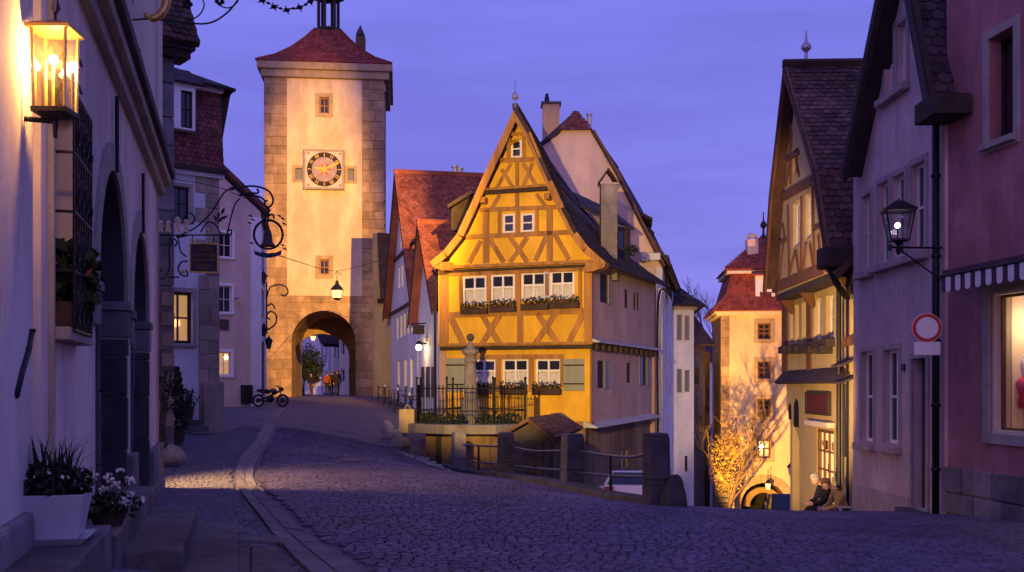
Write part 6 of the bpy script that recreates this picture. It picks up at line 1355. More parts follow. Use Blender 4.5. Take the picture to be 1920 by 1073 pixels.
P3 = lambda p, c=.35: WG_.pt(p[0], p[1], c)
for seg in ((apx, rf_[0]), (rf_[0], rf_[1])):
    q = [P3(seg[1]), P3(seg[1])+bk, P3(seg[0])+bk, P3(seg[0])]; MB().slab(q, .16).build('roof', 'tile_brown', fh_); roof_tiles(fh_, q, 'tile_brown', .21, .19, parts=150, seed=111)
for seg in ((apx, lf[0]), (lf[0], lf[1])): q = [P3(seg[1])+bk, P3(seg[1]), P3(seg[0]), P3(seg[0])+bk]; MB().slab(q, .16).build('roof', 'tile_brown', fh_)
for seg in ((apx, rf_[0]), (rf_[0], rf_[1]), (apx, lf[0]), (lf[0], lf[1])): MB().beam(WG_, (seg[0][0], seg[0][1]-.12), (seg[1][0], seg[1][1]-.12), .26, .26, .33).build('verge_board', 'timber_brown', fh_)
MB().tube([P3(apx)+Vector((0,0,.06)), P3(apx)+bk+Vector((0,0,.06))], .13, 6).build('ridge', 'tile_brown', fh_)
MB().lathe([(.10,0),(.05,.14),(.04,.36),(.13,.46),(.13,.54),(.04,.64),(.012,.95)], WG_.pt(apx[0], apx[1], -.25), 10).build('finial', 'lead', fh_)
e = P3(rf_[1]); MB().box(e.x-.15, e.x+.6, e.y-.35, e.y+.25, e.z-.35, e.z+.12).build('gutter_box', 'timber_dark', fh_, bevel=.06)
MB().tube([e+Vector((.0,-.1,-.2)), e+Vector((.2,-.15,-.7)), WF.pt(WF.len-.05, e.z-1.0, .1), WF.pt(WF.len-.05, -3, .1)], .07, 8).build('downpipe', 'iron', fh_)
# sides
for W_ in (Wall(WF.pt(WF.len,0).xy, -WF.n), Wall(WF.pt(0,0,-9).xy, WF.n)): slabwall(fh_, W_, .06, 8.9, -5, zj+1, 'plaster_tan', -.3, -.01)
# ochre timbered strip between
WZ = wall_px(1583, 24.6, 1606, 22.9)
zh = thing('ochre_timbered_house', 'slim ochre timbered house front squeezed before the lilac house', 'house', WZ.pt(WZ.len/2, -1.4))
rs = [WZ.rect(1594,500,1601,530), WZ.rect(1594,560,1601,630)]
slabwall(zh, WZ, 0, WZ.len, -4, WZ.hit(1592, 440)[1], 'plaster_tan', holes=rs)
for r in rs: window(zh, WZ, r, 1, 2, rec=.08)
for y in (490, 545, 640): a, z = WZ.hit(1594, y); MB().wbox(WZ, 0, WZ.len, z-.1, z+.1, 0, .05).build('beam', 'timber_brown', zh)
MB().wbox(WZ, WZ.len*.3, WZ.len*.3+.12, WZ.hit(1592,700)[1], WZ.hit(1592,445)[1], 0, .045).build('post', 'timber_brown', zh)
for y in (680, 712): a, z = WZ.hit(1594, y); MB().slab([WZ.pt(-.05,z-.05,.3), WZ.pt(WZ.len,z-.05,.3), WZ.pt(WZ.len,z+.1,0), WZ.pt(-.05,z+.1,0)], .05).build('pent_roof', 'tile_dark', zh)
MB().slab([WZ.pt(-.1, WZ.hit(1592,490)[1], .5), WZ.pt(WZ.len+.3, WZ.hit(1592,490)[1]-.4, .5), WZ.pt(WZ.len+.3, WZ.hit(1592,300)[1], -2), WZ.pt(-.1, WZ.hit(1592,360)[1], -2)], .15).build('roof', 'tile_brown', zh)
MB().tube([WZ.pt(.0, WZ.hit(1592,470)[1], .12), WZ.pt(.0, -3, .12)], .06, 8).build('downpipe', 'iron', zh); MB().tube([WZ.pt(.5, WZ.hit(1598,720)[1], .06), WZ.pt(.55, WZ.hit(1598,860)[1], .06)], .02).build('cable', 'wire', zh)

# ------------------------------------------------------------------ lilac gable house
yi = lambda px: 15120/(px-930)
WI = wall_px(1600, yi(1600), 1772, yi(1772))
lz = thing('lilac_gable_house', 'lilac grey plaster gable house with stone framed windows and dark door', 'house', WI.pt(WI.len/2, -.7))
iw = {k: WI.rect(*v) for k, v in dict(a1=(1659,62,1676,172), a2=(1684,42,1701,158), m1=(1617,366,1634,506), m2=(1648,342,1667,492), m3=(1675,328,1697,482), m4=(1709,306,1736,468), l1=(1616,660,1638,828), l2=(1659,656,1686,832), d=(1712,672,1739,955)).items()}
apI = WI.hit(1674, -169, .4); fl = WI.hit(1575, 325, .4); fr = WI.hit(1741, 192, .4)
gp = [(0,-3),(WI.len,-3),(WI.len, WI.hit(1772,185)[1]), (apI[0], apI[1]-.3), (0, WI.hit(1600, 300)[1])]
MB().prism(WI, gp, -.35, 0, [rectloop(r) for k, r in iw.items()]).build('wall', 'plaster_lilac', lz)
for k, r in iw.items():
    if k == 'd':
        MB().wbox(WI, *r, -.22, -.16).build('door', 'wood_door', lz); MB().prism(WI, rectloop(r, .1), -.01, .04, [rectloop(r)]).build('door_frame', 'stone_trim', lz)
        MB().wbox(WI, r[0]-.15, r[1]+.15, -1, r[2]-.01, -.1, .28).build('doorstep', 'stepstone', lz)
    else: window(lz, WI, r, 2 if k[0] != 'l' else 2, 2 if k[0] != 'a' else 1, 'white_paint', 'pane', .10, .06, .05, surround='stone_pink', sw=.11, sproud=.03)
for x0, y0, x1, y1 in ((1646,196,1702,160),):
    pass
def islab(ra, rb, nm='sill'):
    MB().wbox(WI, ra[0]-.16, rb[1]+.14, min(ra[2], rb[2])-.18, min(ra[2], rb[2])-.04, 0, .16).build(nm, 'stone_pink', lz, bevel=.015)
islab(iw['a1'], iw['a2']); islab(iw['m1'], iw['m1']); islab(iw['m2'], iw['m4']); islab(iw['l1'], iw['l1']); islab(iw['l2'], iw['l2'])
blocks(lz, WI, 0, iw['d'][0]-.12, -2, WI.hit(1640, 915)[1], .55, 1.1, 'stone_pink', -.01, .04, rw5, jit=.012, bevel=.015, name='plinth_stone')
nr = WI.rect(1692, 682, 1698, 696); MB().wbox(WI, *nr, .0, .03).build('number_plate', 'sign_blue', lz)
bkI = -WI.n.to_3d()*9; I3 = lambda p, c=.4: WI.pt(p[0], p[1], c)
q = [I3(fr), I3(fr)+bkI, I3(apI)+bkI, I3(apI)]; MB().slab(q, .2).build('roof', 'tile_dark', lz); roof_tiles(lz, q, 'tile_dark', .22, .19, seed=121)
q = [I3(fl)+bkI, I3(fl), I3(apI), I3(apI)+bkI]; MB().slab(q, .2).build('roof', 'tile_dark', lz)
for p in (fl, fr): MB().beam(WI, (apI[0], apI[1]-.14), (p[0], p[1]-.14), .3, .3, .38).build('verge_board', 'timber_dark', lz)
e = I3(fr); MB().box8([e+Vector((-.1,.35,-.3)), e+Vector((-.1,-.5,-.3)), e+Vector((.5,-.5,-.3)), e+Vector((.5,.35,-.3))]+[e+Vector((-.12,.3,.02)), e+Vector((-.12,-.5,.02)), e+Vector((.5,-.5,.02)), e+Vector((.5,.3,.02))]).build('eaves_box', 'timber_dark', lz)
for W_ in (Wall(WI.pt(0,0,-8).xy, WI.n), Wall(WI.pt(WI.len,0).xy, -WI.n)): slabwall(lz, W_, .06, 7.9, -3, WI.hit(1772,185)[1], 'plaster_lilac', -.3, -.01)

# ------------------------------------------------------------------ pink shop house
yk = lambda px: 19350/(px-700)
WKp = wall_px(1775, yk(1775), 2600, yk(2600))
pk = thing('pink_shop_house', 'dusky pink plaster shop house with a lit display window', 'house', WKp.pt(2, -.4))
pwn = WKp.rect(1855, 62, 1903, 262); r = WKp.rect(1858, 549, 2060, 812); shopw = (r[0], r[1], WKp.hit(1858, 812)[1], WKp.hit(1858, 549)[1])
sh2 = WKp.rect(2080, 60, 2150, 260); sh2 = (sh2[0], sh2[1], pwn[2], pwn[3])
MB().prism(WKp, [(0,-2),(WKp.len,-2),(WKp.len,12),(0,12)], -.35, 0, [rectloop(r) for r in (pwn, shopw, sh2)]).build('wall', 'plaster_pink', pk)
for r in (pwn, sh2): window(pk, WKp, r, 2, 1, 'timber_dark', 'pane', .2, .05, .05, surround='stone_trim', sw=.14, sill='stone_trim')
MB().prism(WKp, rectloop(shopw, .17), -.01, .05, [rectloop(shopw, 0)]).build('shop_surround', 'stone_trim', pk, bevel=.01)
MB().prism(WKp, rectloop(shopw), -.3, -.02, [rectloop(shopw, -.05)]).build('shop_reveal', 'plaster_cream', pk)
MB().prism(WKp, rectloop(shopw, -.05), -.2, -.14, [rectloop(shopw, -.09)]).build('shop_frame', 'timber_brown', pk)
MB().wbox(WKp, shopw[0]+.09, shopw[1]-.09, shopw[2]+.09, shopw[3]-.09, -.175, -.165).build('shop_pane', 'glass', pk)
a0_, a1_, z0_, z1_ = shopw
b = MB(); b.wbox(WKp, a0_-.2, a1_+.2, z0_-.1, z1_+.1, -1.7, -1.65); b.wbox(WKp, a0_-.25, a0_-.2, z0_-.1, z1_+.1, -1.7, -.36); b.wbox(WKp, a1_+.2, a1_+.25, z0_-.1, z1_+.1, -1.7, -.36); b.wbox(WKp, a0_-.2, a1_+.2, z0_-.15, z0_-.1, -1.7, -.36); b.wbox(WKp, a0_-.2, a1_+.2, z1_+.1, z1_+.15, -1.7, -.36); b.build('display_niche', 'shop_wall', pk)
blocks(pk, WKp, 0, WKp.len-.5, -1.5, WKp.hit(1850, 884)[1], .42, .75, 'stone_grey', -.01, .06, rw5, jit=.02, bevel=.02, name='plinth_stone')
for px, py in ((1884,613),(1907,624),(1950,600)):
    c = WKp.pt(*WKp.hit(px, py, -.7), -.7); t = thing('display_spotlight', {1884:'left bright spotlight bulb inside the display window',1907:'right dimmer spotlight bulb inside the display window',1950:'spotlight bulb deeper along the display window'}[px], 'spotlight', c)
    MB().ball(c, .035, 10).build('bulb', 'bulb', t, smooth=True); MB().tube([c+Vector((0,0,.03)), Vector((c.x, c.y, z1_+.1))], .01).build('stem', 'iron', t); lamp(t, c-Vector((0,0,.06)), 'POINT', 22, (1,.74,.45), .04)
for (px, py, m_, s, lb) in ((1922,735,'red_paint',1.0,'red garment bust standing in the display window'), (1915,795,'white_paint',.62,'small white necklace bust low in the display window')):
    a, z = WKp.hit(px, py, -.7); t = thing('display_bust', lb, 'bust', WKp.pt(a, z0_-.1, -.7)); c = WKp.pt(a, z, -.7)
    MB().lathe([(.11*s,-.26*s),(.13*s,-.16*s),(.10*s,-.05*s),(.15*s,.08*s),(.16*s,.16*s),(.09*s,.22*s),(.05*s,.25*s)], c, 14).build('torso', m_, t, smooth=True)
    MB().lathe([(.05*s,.25*s),(.045*s,.33*s),(.065*s,.38*s),(.075*s,.46*s),(.05*s,.54*s),(.01,.57*s)], c, 12).build('neck', 'white_paint', t, smooth=True)
    MB().tube([Vector((c.x,c.y,z0_-.1)), c-Vector((0,0,.25*s))], .02).build('stand', 'gold', t)
    MB().tube([c+Vector((.12*s*math.cos(k*.52), .12*s*math.sin(k*.52), .16*s+.03*math.sin(k*.52))) for k in range(12)], .012, 5, True).build('necklace', 'gold', t)
for k in range(5): c = WKp.pt(shopw[0]+.2+.12*k, z0_-.1, -.4-.1*(k % 2)); o = MB().lathe([(.03,0),(.045,.05),(.02,.1),(.025,.13)], c, 8).build('trinket', 'white_paint' if k % 2 else 'gold'); tag(o, 'small trinket on the floor of the display window', 'trinket', 'trinkets in the display window')
MB().slab([WKp.pt(-.2, 11.9, .4), WKp.pt(WKp.len+.3, 11.9, .4), WKp.pt(WKp.len+.3, 16.5, -4), WKp.pt(-.2, 16.5, -4)], .2).build('roof', 'tile_dark', pk)
# awning valance
aw = thing('striped_awning', 'rolled shop awning with a striped scalloped valance on the pink house', 'awning', WKp.pt(1, WKp.hit(1800, 515)[1], .5))
za_ = WKp.hit(1785, 516, .5)[1]
aa0 = WKp.hit(1771, 516, .5)[0]; MB().wbox(WKp, aa0, 6, za_-.02, za_+.10, .02, .54).build('cassette', 'awning_dark', aw, bevel=.02)
MB().tube([WKp.pt(aa0, za_, .56), WKp.pt(6, za_, .56)], .025, 8).build('rail', 'iron', aw)
k = 0; a = aa0
while a < 5.8:
    wd = .14; pts = [(a, za_-.02), (a+wd, za_-.02), (a+wd, za_-.22)]+[(a+wd/2+wd/2*math.cos(t*.785), za_-.22-.05*math.sin(t*.785)) for t in range(1, 4)]+[(a, za_-.22)]
    MB().prism(WKp, pts, .545+.01*(k % 2), .552+.01*(k % 2)).build('valance_strip', 'white_paint' if k % 2 else 'awning_dark', aw); a += wd; k += 1
# downpipe at the joint
dp = thing('downpipe', 'dark downpipe running down the joint of lilac and pink house', 'downpipe', WKp.pt(-.1, -.5, .14))
top = WKp.pt(-.1, 0, .14); MB().tube([Vector((top.x,top.y,-1)), Vector((top.x,top.y,WI.hit(1768,215)[1]))], .062, 10).build('pipe', 'iron', dp, smooth=True)
for y in (330, 480, 640, 760, 880): z = H-(y-HY)/F*top.y; MB().lathe([(.075,-.03),(.085,0),(.075,.03)], (top.x,top.y,z), 10).build('collar', 'iron', dp)
z = WI.hit(1768,215)[1]; MB().lathe([(.062,0),(.1,.1),(.14,.3),(.14,.36)], (top.x,top.y,z), 10).build('hopper', 'iron', dp)
# prohibition sign on the pipe
Ys = 17.3; sg_ = thing('traffic_sign', 'round white traffic sign with red ring over a blank white plate', 'traffic sign', P(1738, 640, Ys))
c = P(1738, 615, Ys); nrm = Vector((-.1,-1,0)).normalized()
MB().disc(c, nrm, .228, .012, 36).build('disc', 'red_paint', sg_); MB().disc(c+nrm*.0125, nrm, .175, .006, 36).build('white_disc', 'white_paint', sg_); MB().disc(c-nrm*.006, nrm, .24, .005, 36).build('rim', 'white_paint', sg_)
p0, p1 = P(1714, 666, Ys), P(1763, 641, Ys); MB().box(p0.x, p1.x, Ys-.01, Ys+.01, p0.z, p1.z).build('plate', 'white_paint', sg_, bevel=.005)
MB().tube([P(1764,615,Ys+.02), Vector((top.x,top.y,c.z))], .012).build('clamp', 'steel', sg_); MB().tube([P(1755,653,Ys+.02), Vector((top.x,top.y,P(0,653,Ys).z))], .012).build('clamp', 'steel', sg_)
# street lantern on its bracket
Yb = 17.2; lc = P(1685, 440, Yb); ln = thing('street_lantern', 'six-sided bracket lantern with a small white glow before the lilac house', 'lantern', lc)
def hexa(r, z, k0=0): return [Vector((lc.x+r*math.cos(k*math.pi/2+.6), lc.y+r*math.sin(k*math.pi/2+.6), z)) for k in range(4)]
zb_, zt_ = P(0,449,Yb).z, P(0,397,Yb).z; hb, ht = hexa(.20, zb_), hexa(.31, zt_)
for k in range(4): MB().tube([hb[k], ht[k]], .012, 5).build('corner_bar', 'iron', ln); MB().add([hb[k], hb[(k+1)%4], ht[(k+1)%4], ht[k]], [(0,1,2,3)]).build('glass_pane', 'glass', ln)
b = MB(); b.box8(hexa(.35, zt_)+hexa(.36, zt_+.03)); b.box8(hexa(.34, zt_+.031)+hexa(.08, zt_+.17)); b.build('roof', 'iron', ln); MB().lathe([(.02,.17),(.02,.2),(.005,.24)], (lc.x,lc.y,zt_-.02), 6).build('finial', 'iron', ln)
MB().box8(hexa(.22, zb_-.03)+hexa(.21, zb_)).build('base', 'iron', ln); MB().lathe([(.02,-.25),(.05,-.18),(.03,-.1),(.09,-.03)], (lc.x,lc.y,zb_), 8).build('stem', 'iron', ln)
bc = P(1683, 423, Yb); MB().ball(bc, .045, 10).build('bulb', 'bulb_white', ln, smooth=True); MB().tube([bc, (bc.x,bc.y,zb_)], .012).build('socket', 'iron', ln)
wq = WI.pt(WI.len-.12, P(0,464,18).z, 0); MB().tube([P(1668,464,Yb), wq], .018, 6).build('arm', 'iron', ln); MB().tube([P(1690,470,Yb), WI.pt(WI.len-.12, P(0,526,18).z, 0)], .014, 6).build('brace', 'iron', ln)
MB().tube([P(1668,458,Yb), P(1668,470,Yb)], .03, 6).build('arm_end', 'iron', ln)
lamp(ln, bc, 'POINT', 4, (.85,.75,1), .05)

# ------------------------------------------------------------------ vehicles
def car(name, label, loc, yaw, body, L_=4.2, Wd=1.72, Hh=1.45, slope=0.0):
    t = thing(name, label, 'car', loc); W2_ = Wd/2
    Mx = Matrix.Translation(loc) @ Matrix.Rotation(yaw, 4, 'Z') @ Matrix.Rotation(slope, 4, 'X')   # local +Y is forward
    T = lambda x, y, z: Mx @ Vector((x, y, z))
    prof = [(-L_/2,.35),(-L_/2-.02,.62),(-L_/2+.06,.88),(-L_/2+.45,.95),(L_/2-1.1,.92),(L_/2-.2,.78),(L_/2,.55),(L_/2-.05,.3),(-L_/2+.05,.28)]
    m = MB(); n = len(prof); secs = []
    for sx, sc_ in ((-1,.92),(-.97,.985),(-.85,1.0),(.85,1.0),(.97,.985),(1,.92)): secs.append([T(sx*W2_, y*sc_, .62+(z-.62)*(sc_ if abs(sx) > .9 else 1)) for y, z in prof])
    for s in secs: m.v += [tuple(v) for v in s]
    for i in range(len(secs)-1):
        for k in range(n): k2 = (k+1) % n; m.f.append((i*n+k, i*n+k2, (i+1)*n+k2, (i+1)*n+k))
    m.f += [tuple(range(n)), tuple(range((len(secs)-1)*n, len(secs)*n))[::-1]]
    m.build('body', body, t, smooth=False, bevel=.03)
    y0, y1, y2, y3 = -L_/2+.18, -L_/2+.62, L_/2-2.0, L_/2-1.25; zb__ = .90
    cabl = [T(s*W2_*.95, y, zb__) for s in (-1,1) for y in (y0, y3)]; cabt = [T(s*W2_*.74, y, Hh) for s in (-1,1) for y in (y1, y2)]
    MB().box8([cabl[0], cabl[1], cabl[3], cabl[2], cabt[0], cabt[1], cabt[3], cabt[2]]).build('cabin', 'pane', t, bevel=.05)
    r_ = MB(); r_.box8([T(s*W2_*.76, y, Hh-.03) for s, y in ((-1,y1-.03),(-1,y2+.03),(1,y2+.03),(1,y1-.03))]+[T(s*W2_*.68, y, Hh+.03) for s, y in ((-1,y1+.05),(-1,y2-.05),(1,y2-.05),(1,y1+.05))]); r_.build('roof', body, t, bevel=.02)
    for s in (-1, 1):
        for a, c in (((y0, zb__, .95), (y1, Hh, .74)), ((y3, zb__, .95), (y2, Hh, .74)), (((y0+y3)/2, zb__, .96), ((y1+y2)/2, Hh, .75))): MB().tube([T(s*W2_*a[2], a[0], a[1]), T(s*W2_*c[2], c[0], c[1])], .04, 6).build('pillar', body, t)
        for y in (-L_/2+.8, L_/2-.85):
            wo = MB().tube([T(s*(W2_-.16), y, .32), T(s*(W2_+.01), y, .32)], .32, 20).build('wheel', 'rubber', t); MB().tube([T(s*(W2_-.1), y, .32), T(s*(W2_+.02), y, .32)], .19, 16).build('rim', 'steel', wo)
        MB().box8([T(s*W2_*x, -L_/2+dy, z) for z in (.62, .84) for x, dy in ((.70,-.045),(.97,.0),(.97,.14),(.70,.10))]).build('tail_light', 'tail_light', t, bevel=.015)
        MB().box8([T(s*W2_*x, L_/2+dy, z) for z in (.55, .72) for x, dy in ((.55,.01),(.9,-.08),(.9,-.2),(.55,-.1))]).build('headlight', 'glass', t)
        MB().ball(T(s*(W2_+.1), y3-.15, .98), .10, 8, .7).build('side_mirror', body, t)
    MB().box8([T(x, -L_/2+dy, z) for z in (.34, .5) for x, dy in ((-W2_*.95,-.09),(W2_*.95,-.09),(W2_*.95,.1),(-W2_*.95,.1))]).build('bumper', body, t, bevel=.03)
    MB().box8([T(x, -L_/2+dy, z) for z in (.56, .68) for x, dy in ((-.26,-.045),(.26,-.045),(.26,.0),(-.26,.0))]).build('number_plate', 'white_paint', t)
    return t
zc1 = float(g_lane(27.5)); car('parked_car', 'pale parked car with red tail light on the lane below the railing', Vector((P(1148,0,27.3).x+.86, 29.4, float(g_lane(29.4))+.50)), R(-6), 'car_white', slope=R(-9), Hh=1.28)
car('parked_car', 'dark parked car in front of the lit gate arch', Vector((P(1490,0,52).x, 53.5, float(g_lane(53.5))+.35)), R(176), 'car_dark', L_=4.5, Wd=1.9, Hh=1.75, slope=R(6))
def cyc(c, ax, r, rr, n=22): # torus points
    ax = Vector(ax).normalized(); x = ax.orthogonal().normalized(); y = ax.cross(x); return [c+(x*math.cos(2*math.pi*k/n)+y*math.sin(2*math.pi*k/n))*r for k in range(n)]
mc = P(507, 766, 50); mc.z = gz(mc.x, mc.y); mo = thing('motorcycle', 'dark motorcycle parked by the white corner near the tower', 'motorcycle', mc)
ax = Vector((.25,1,0)).normalized(); f_ = Vector((1,-.25,0)).normalized(); V = lambda x, z, y=0: mc+f_*x+ax*y+Vector((0,0,z))
for x in (-.62, .62):
    o = MB().tube(cyc(V(x,.31), ax, .26, .05), .055, 8, True).build('wheel', 'rubber', mo); MB().tube([V(x,.31,-.05), V(x,.31,.05)], .12, 12).build('hub', 'iron', o)
    for k in range(6): MB().tube([V(x,.31), V(x,.31)+f_*.24*math.cos(k*1.05)+Vector((0,0,.24*math.sin(k*1.05)))], .008, 4).build('spoke', 'steel', o)
MB().tube([V(-.62,.31), V(-.2,.45), V(.2,.62), V(.45,.75)], .05).build('frame', 'iron', mo); MB().tube([V(.62,.31), V(.45,.85), V(.40,.98)], .035).build('fork', 'steel', mo)
MB().tube([V(.40,.98,-.32), V(.44,1.0,0), V(.40,.98,.32)], .018).build('handlebar', 'iron', mo); MB().ball(V(.56,.84), .11, 10).build('headlamp', 'iron', mo); MB().lathe([(.05,-.13),(.16,-.05),(.17,.05),(.08,.12)], V(.15,.76), 12).build('tank', 'car_dark', mo, smooth=True)
MB().tube([V(-.7,.78), V(-.4,.76), V(-.05,.72)], [.05,.11,.10], 8).build('seat', 'rubber', mo); MB().ball(V(.0,.40), .18, 10).build('engine', 'iron', mo); MB().tube([V(.05,.3,.12), V(-.4,.26,.14), V(-.75,.32,.14)], .04).build('exhaust', 'steel', mo)
# outdoor chairs and tables of the cafe by the white house
for i, (x, Y_) in enumerate(((722,56),(735,53.5),(746,51.5),(757,49.8),(768,48))):
    c = P(x, 0, Y_); c.z = gz(c.x, c.y)
    if i % 2 == 0:
        t = thing('cafe_table', 'small dark round cafe table on the pavement before the white houses', 'table', c, 'cafe tables before the white houses'); MB().lathe([(.35,.72),(.35,.75)], c, 16).build('top', 'iron', t); MB().tube([c, c+Vector((0,0,.73))], .03).build('leg', 'iron', t); MB().lathe([(.22,0),(.03,.04)], c, 12).build('foot', 'iron', t); MB().lathe([(.03,.75),(.04,.88),(.02,.9)], c, 8).build('candle_glass', 'white_paint', t)
    for s in (-1, 1):
        k = c+Vector((s*.5, .1*s, 0)); t = thing('cafe_chair', 'dark folding cafe chair beside a round table near the white houses', 'chair', k, 'cafe chairs before the white houses')
        MB().box(k.x-.2, k.x+.2, k.y-.2, k.y+.2, k.z+.43, k.z+.46).build('seat', 'wood_box', t)
        MB().box(k.x+s*.18-.015, k.x+s*.18+.015, k.y-.2, k.y+.2, k.z+.62, k.z+.9).build('backrest', 'wood_box', t)
        for dx in (-.18,.18):
            for dy in (-.18,.18): MB().tube([k+Vector((dx,dy,0)), k+Vector((dx,dy,.9 if dx*s > 0 else .43))], .014, 5).build('leg', 'iron', t)

# ------------------------------------------------------------------ people
def person(name, label, loc, yaw, J, mats, hair='hair_brown', face=True, hood=None, scale=1.0):
    """J: joints in a local frame (x right, y forward, z up); the body is one skinned surface"""
    order = ['pelvis','waist','chest','neck','head_base','lsh','lel','lwr','lha','rsh','rel','rwr','rha','lhip','lkn','lan','lto','rhip','rkn','ran','rto']
    E = [('pelvis','waist'),('waist','chest'),('chest','neck'),('neck','head_base'),('chest','lsh'),('lsh','lel'),('lel','lwr'),('lwr','lha'),('chest','rsh'),('rsh','rel'),('rel','rwr'),('rwr','rha'),('pelvis','lhip'),('lhip','lkn'),('lkn','lan'),('lan','lto'),('pelvis','rhip'),('rhip','rkn'),('rkn','ran'),('ran','rto')]
    RAD = dict(pelvis=(.16,.13),waist=(.15,.12),chest=(.17,.13),neck=(.065,.065),head_base=(.06,.06),sh=(.085,.085),el=(.06,.06),wr=(.042,.042),ha=(.045,.025),hip=(.11,.11),kn=(.072,.072),an=(.05,.05),to=(.05,.04))
    J = {k: Vector(v)*scale for k, v in J.items()}; me = bpy.data.meshes.new(name); me.from_pydata([J[k] for k in order], [(order.index(a), order.index(b)) for a, b in E], [])
    o = bpy.data.objects.new(name, me); COL.objects.link(o); md = o.modifiers.new('skin', 'SKIN'); md.use_smooth_shade = True; o.modifiers.new('sub', 'SUBSURF').levels = 2
    for i, k in enumerate(order):
        r = RAD.get(k) or RAD[k[1:]]; me.skin_vertices[0].data[i].radius = (r[0]*scale, r[1]*scale)
    me.skin_vertices[0].data[0].use_root = True
    dg = bpy.context.evaluated_depsgraph_get(); m2 = bpy.data.meshes.new_from_object(o.evaluated_get(dg)); bpy.data.objects.remove(o)
    zone = lambda a, b: 2 if b in ('lha','rha') or b == 'head_base' else (1 if a in ('lhip','rhip','lkn','rkn') or b in ('lhip','rhip') else (3 if a in ('lan','ran') else 0))
    m2.materials.clear()
    for m_ in (mats[0], mats[1], 'skin', mats[2]): m2.materials.append(M[m_])
    seg = [(J[a], J[b], zone(a, b)) for a, b in E]
    for p in m2.polygons:
        c = p.center; best = min(seg, key=lambda s: (c-(s[0]+(s[1]-s[0])*max(0, min(1, (c-s[0]).dot(s[1]-s[0])/max(1e-9, (s[1]-s[0]).length_squared))))).length); p.material_index = best[2]; p.use_smooth = True
    # head, nose, ears, fingers join the same surface object
    bm_ = bmesh.new(); bm_.from_mesh(m2); hb = J['head_base']; up_ = (hb-J['neck']).normalized(); fw = Vector((0,1,0)); fw = (fw-up_*fw.dot(up_)).normalized(); rt = fw.cross(up_)
    hc = hb+up_*.10*scale+fw*.02*scale
    def ell(c, rx, ry, rz, mi):
        g0 = bmesh.ops.create_icosphere(bm_, subdivisions=2, radius=1)
        for v in g0['verts']: q = v.co.copy(); v.co = c+rt*q.x*rx*scale+fw*q.y*ry*scale+up_*q.z*rz*scale
        for f in {f for v in g0['verts'] for f in v.link_faces}: f.material_index = mi; f.smooth = True
    ell(hc, .075, .095, .118, 2); ell(hc+fw*.098*scale-up_*.01*scale, .014, .022, .025, 2); ell(hc+fw*.07*scale-up_*.06*scale, .05, .035, .035, 2)
    for s in (-1, 1): ell(hc+rt*s*.076*scale, .012, .02, .03, 2); ell(hc+fw*.086*scale+rt*s*.03*scale+up_*.012*scale, .011, .008, .007, 3)
    ell(hc+fw*.097*scale-up_*.052*scale, .02, .006, .006, 3)
    fm = MB(); 
    for s in 'lr':
        wv, hv = J[s+'wr'], J[s+'ha']; d = (hv-wv).normalized(); sd = d.orthogonal().normalized()
        for k, ln_ in enumerate((.06,.075,.08,.07)): b0 = hv+sd*(k-1.5)*.02*scale; fm.tube([b0, b0+d*ln_*.5*scale, b0+(d+Vector((0,.2,-.5))).normalized()*ln_*scale], [.011*scale,.010*scale,.007*scale], 6)
        b0 = wv.lerp(hv, .4)+sd*.035*scale; fm.tube([b0, b0+(d+sd*.8).normalized()*.05*scale, b0+(d*1.3+sd*.5).normalized()*.075*scale], [.012*scale,.011*scale,.008*scale], 6)
    vv = [bm_.verts.new(v) for v in fm.v]
    for f in fm.f: q = bm_.faces.new([vv[k] for k in f]); q.material_index = 2; q.smooth = True
    bm_.to_mesh(m2); bm_.free()
    ob = bpy.data.objects.new(name, m2); COL.objects.link(ob)
    hm = MB(); o2 = bpy.data.meshes.new('hair'); bh_ = bmesh.new(); g0 = bmesh.ops.create_icosphere(bh_, subdivisions=3, radius=1)
    for v in g0['verts']:
        q = v.co.copy(); k = 1+.05*math.sin(q.x*9+q.z*7)*math.sin(q.y*8); cut = q.y > .35 and q.z < .45
        sx, sy, sz = (.088,.108,.13) if not hood else (.105,.125,.145); v.co = hc-fw*.012*scale+up_*.012*scale+(rt*q.x*sx+fw*q.y*(sy if not cut else sy*.45)+up_*q.z*(sz if q.z > -.2 or hood else sz*.75))*k*scale
    bh_.to_mesh(o2); bh_.free(); o2.materials.append(M[hood or hair]); o2.polygons.foreach_set('use_smooth', [True]*len(o2.polygons)); oh_ = bpy.data.objects.new('hood' if hood else 'hair', o2); COL.objects.link(oh_); oh_.parent = ob
    ob.location = loc; ob.rotation_euler = (0,0,yaw); tag(ob, label, 'person'); return ob
def standing(stride=.2, arm=.1):
    return dict(pelvis=(0,0,.95),waist=(0,.01,1.12),chest=(0,.0,1.34),neck=(0,.02,1.5),head_base=(0,.04,1.56),lsh=(-.19,0,1.40),lel=(-.24,-arm*.6,1.13),lwr=(-.24,arm*.5,.90),lha=(-.24,arm*.9,.83),rsh=(.19,0,1.40),rel=(.24,arm*.3,1.13),rwr=(.24,arm*1.2,.92),rha=(.24,arm*1.5,.85),lhip=(-.09,0,.90),lkn=(-.1,stride*.6,.5),lan=(-.1,stride*.7,.09),lto=(-.1,stride*.7+.16,.05),rhip=(.09,0,.90),rkn=(.1,-stride*.1,.5),ran=(.1,-stride,.12),rto=(.1,-stride+.14,.05))
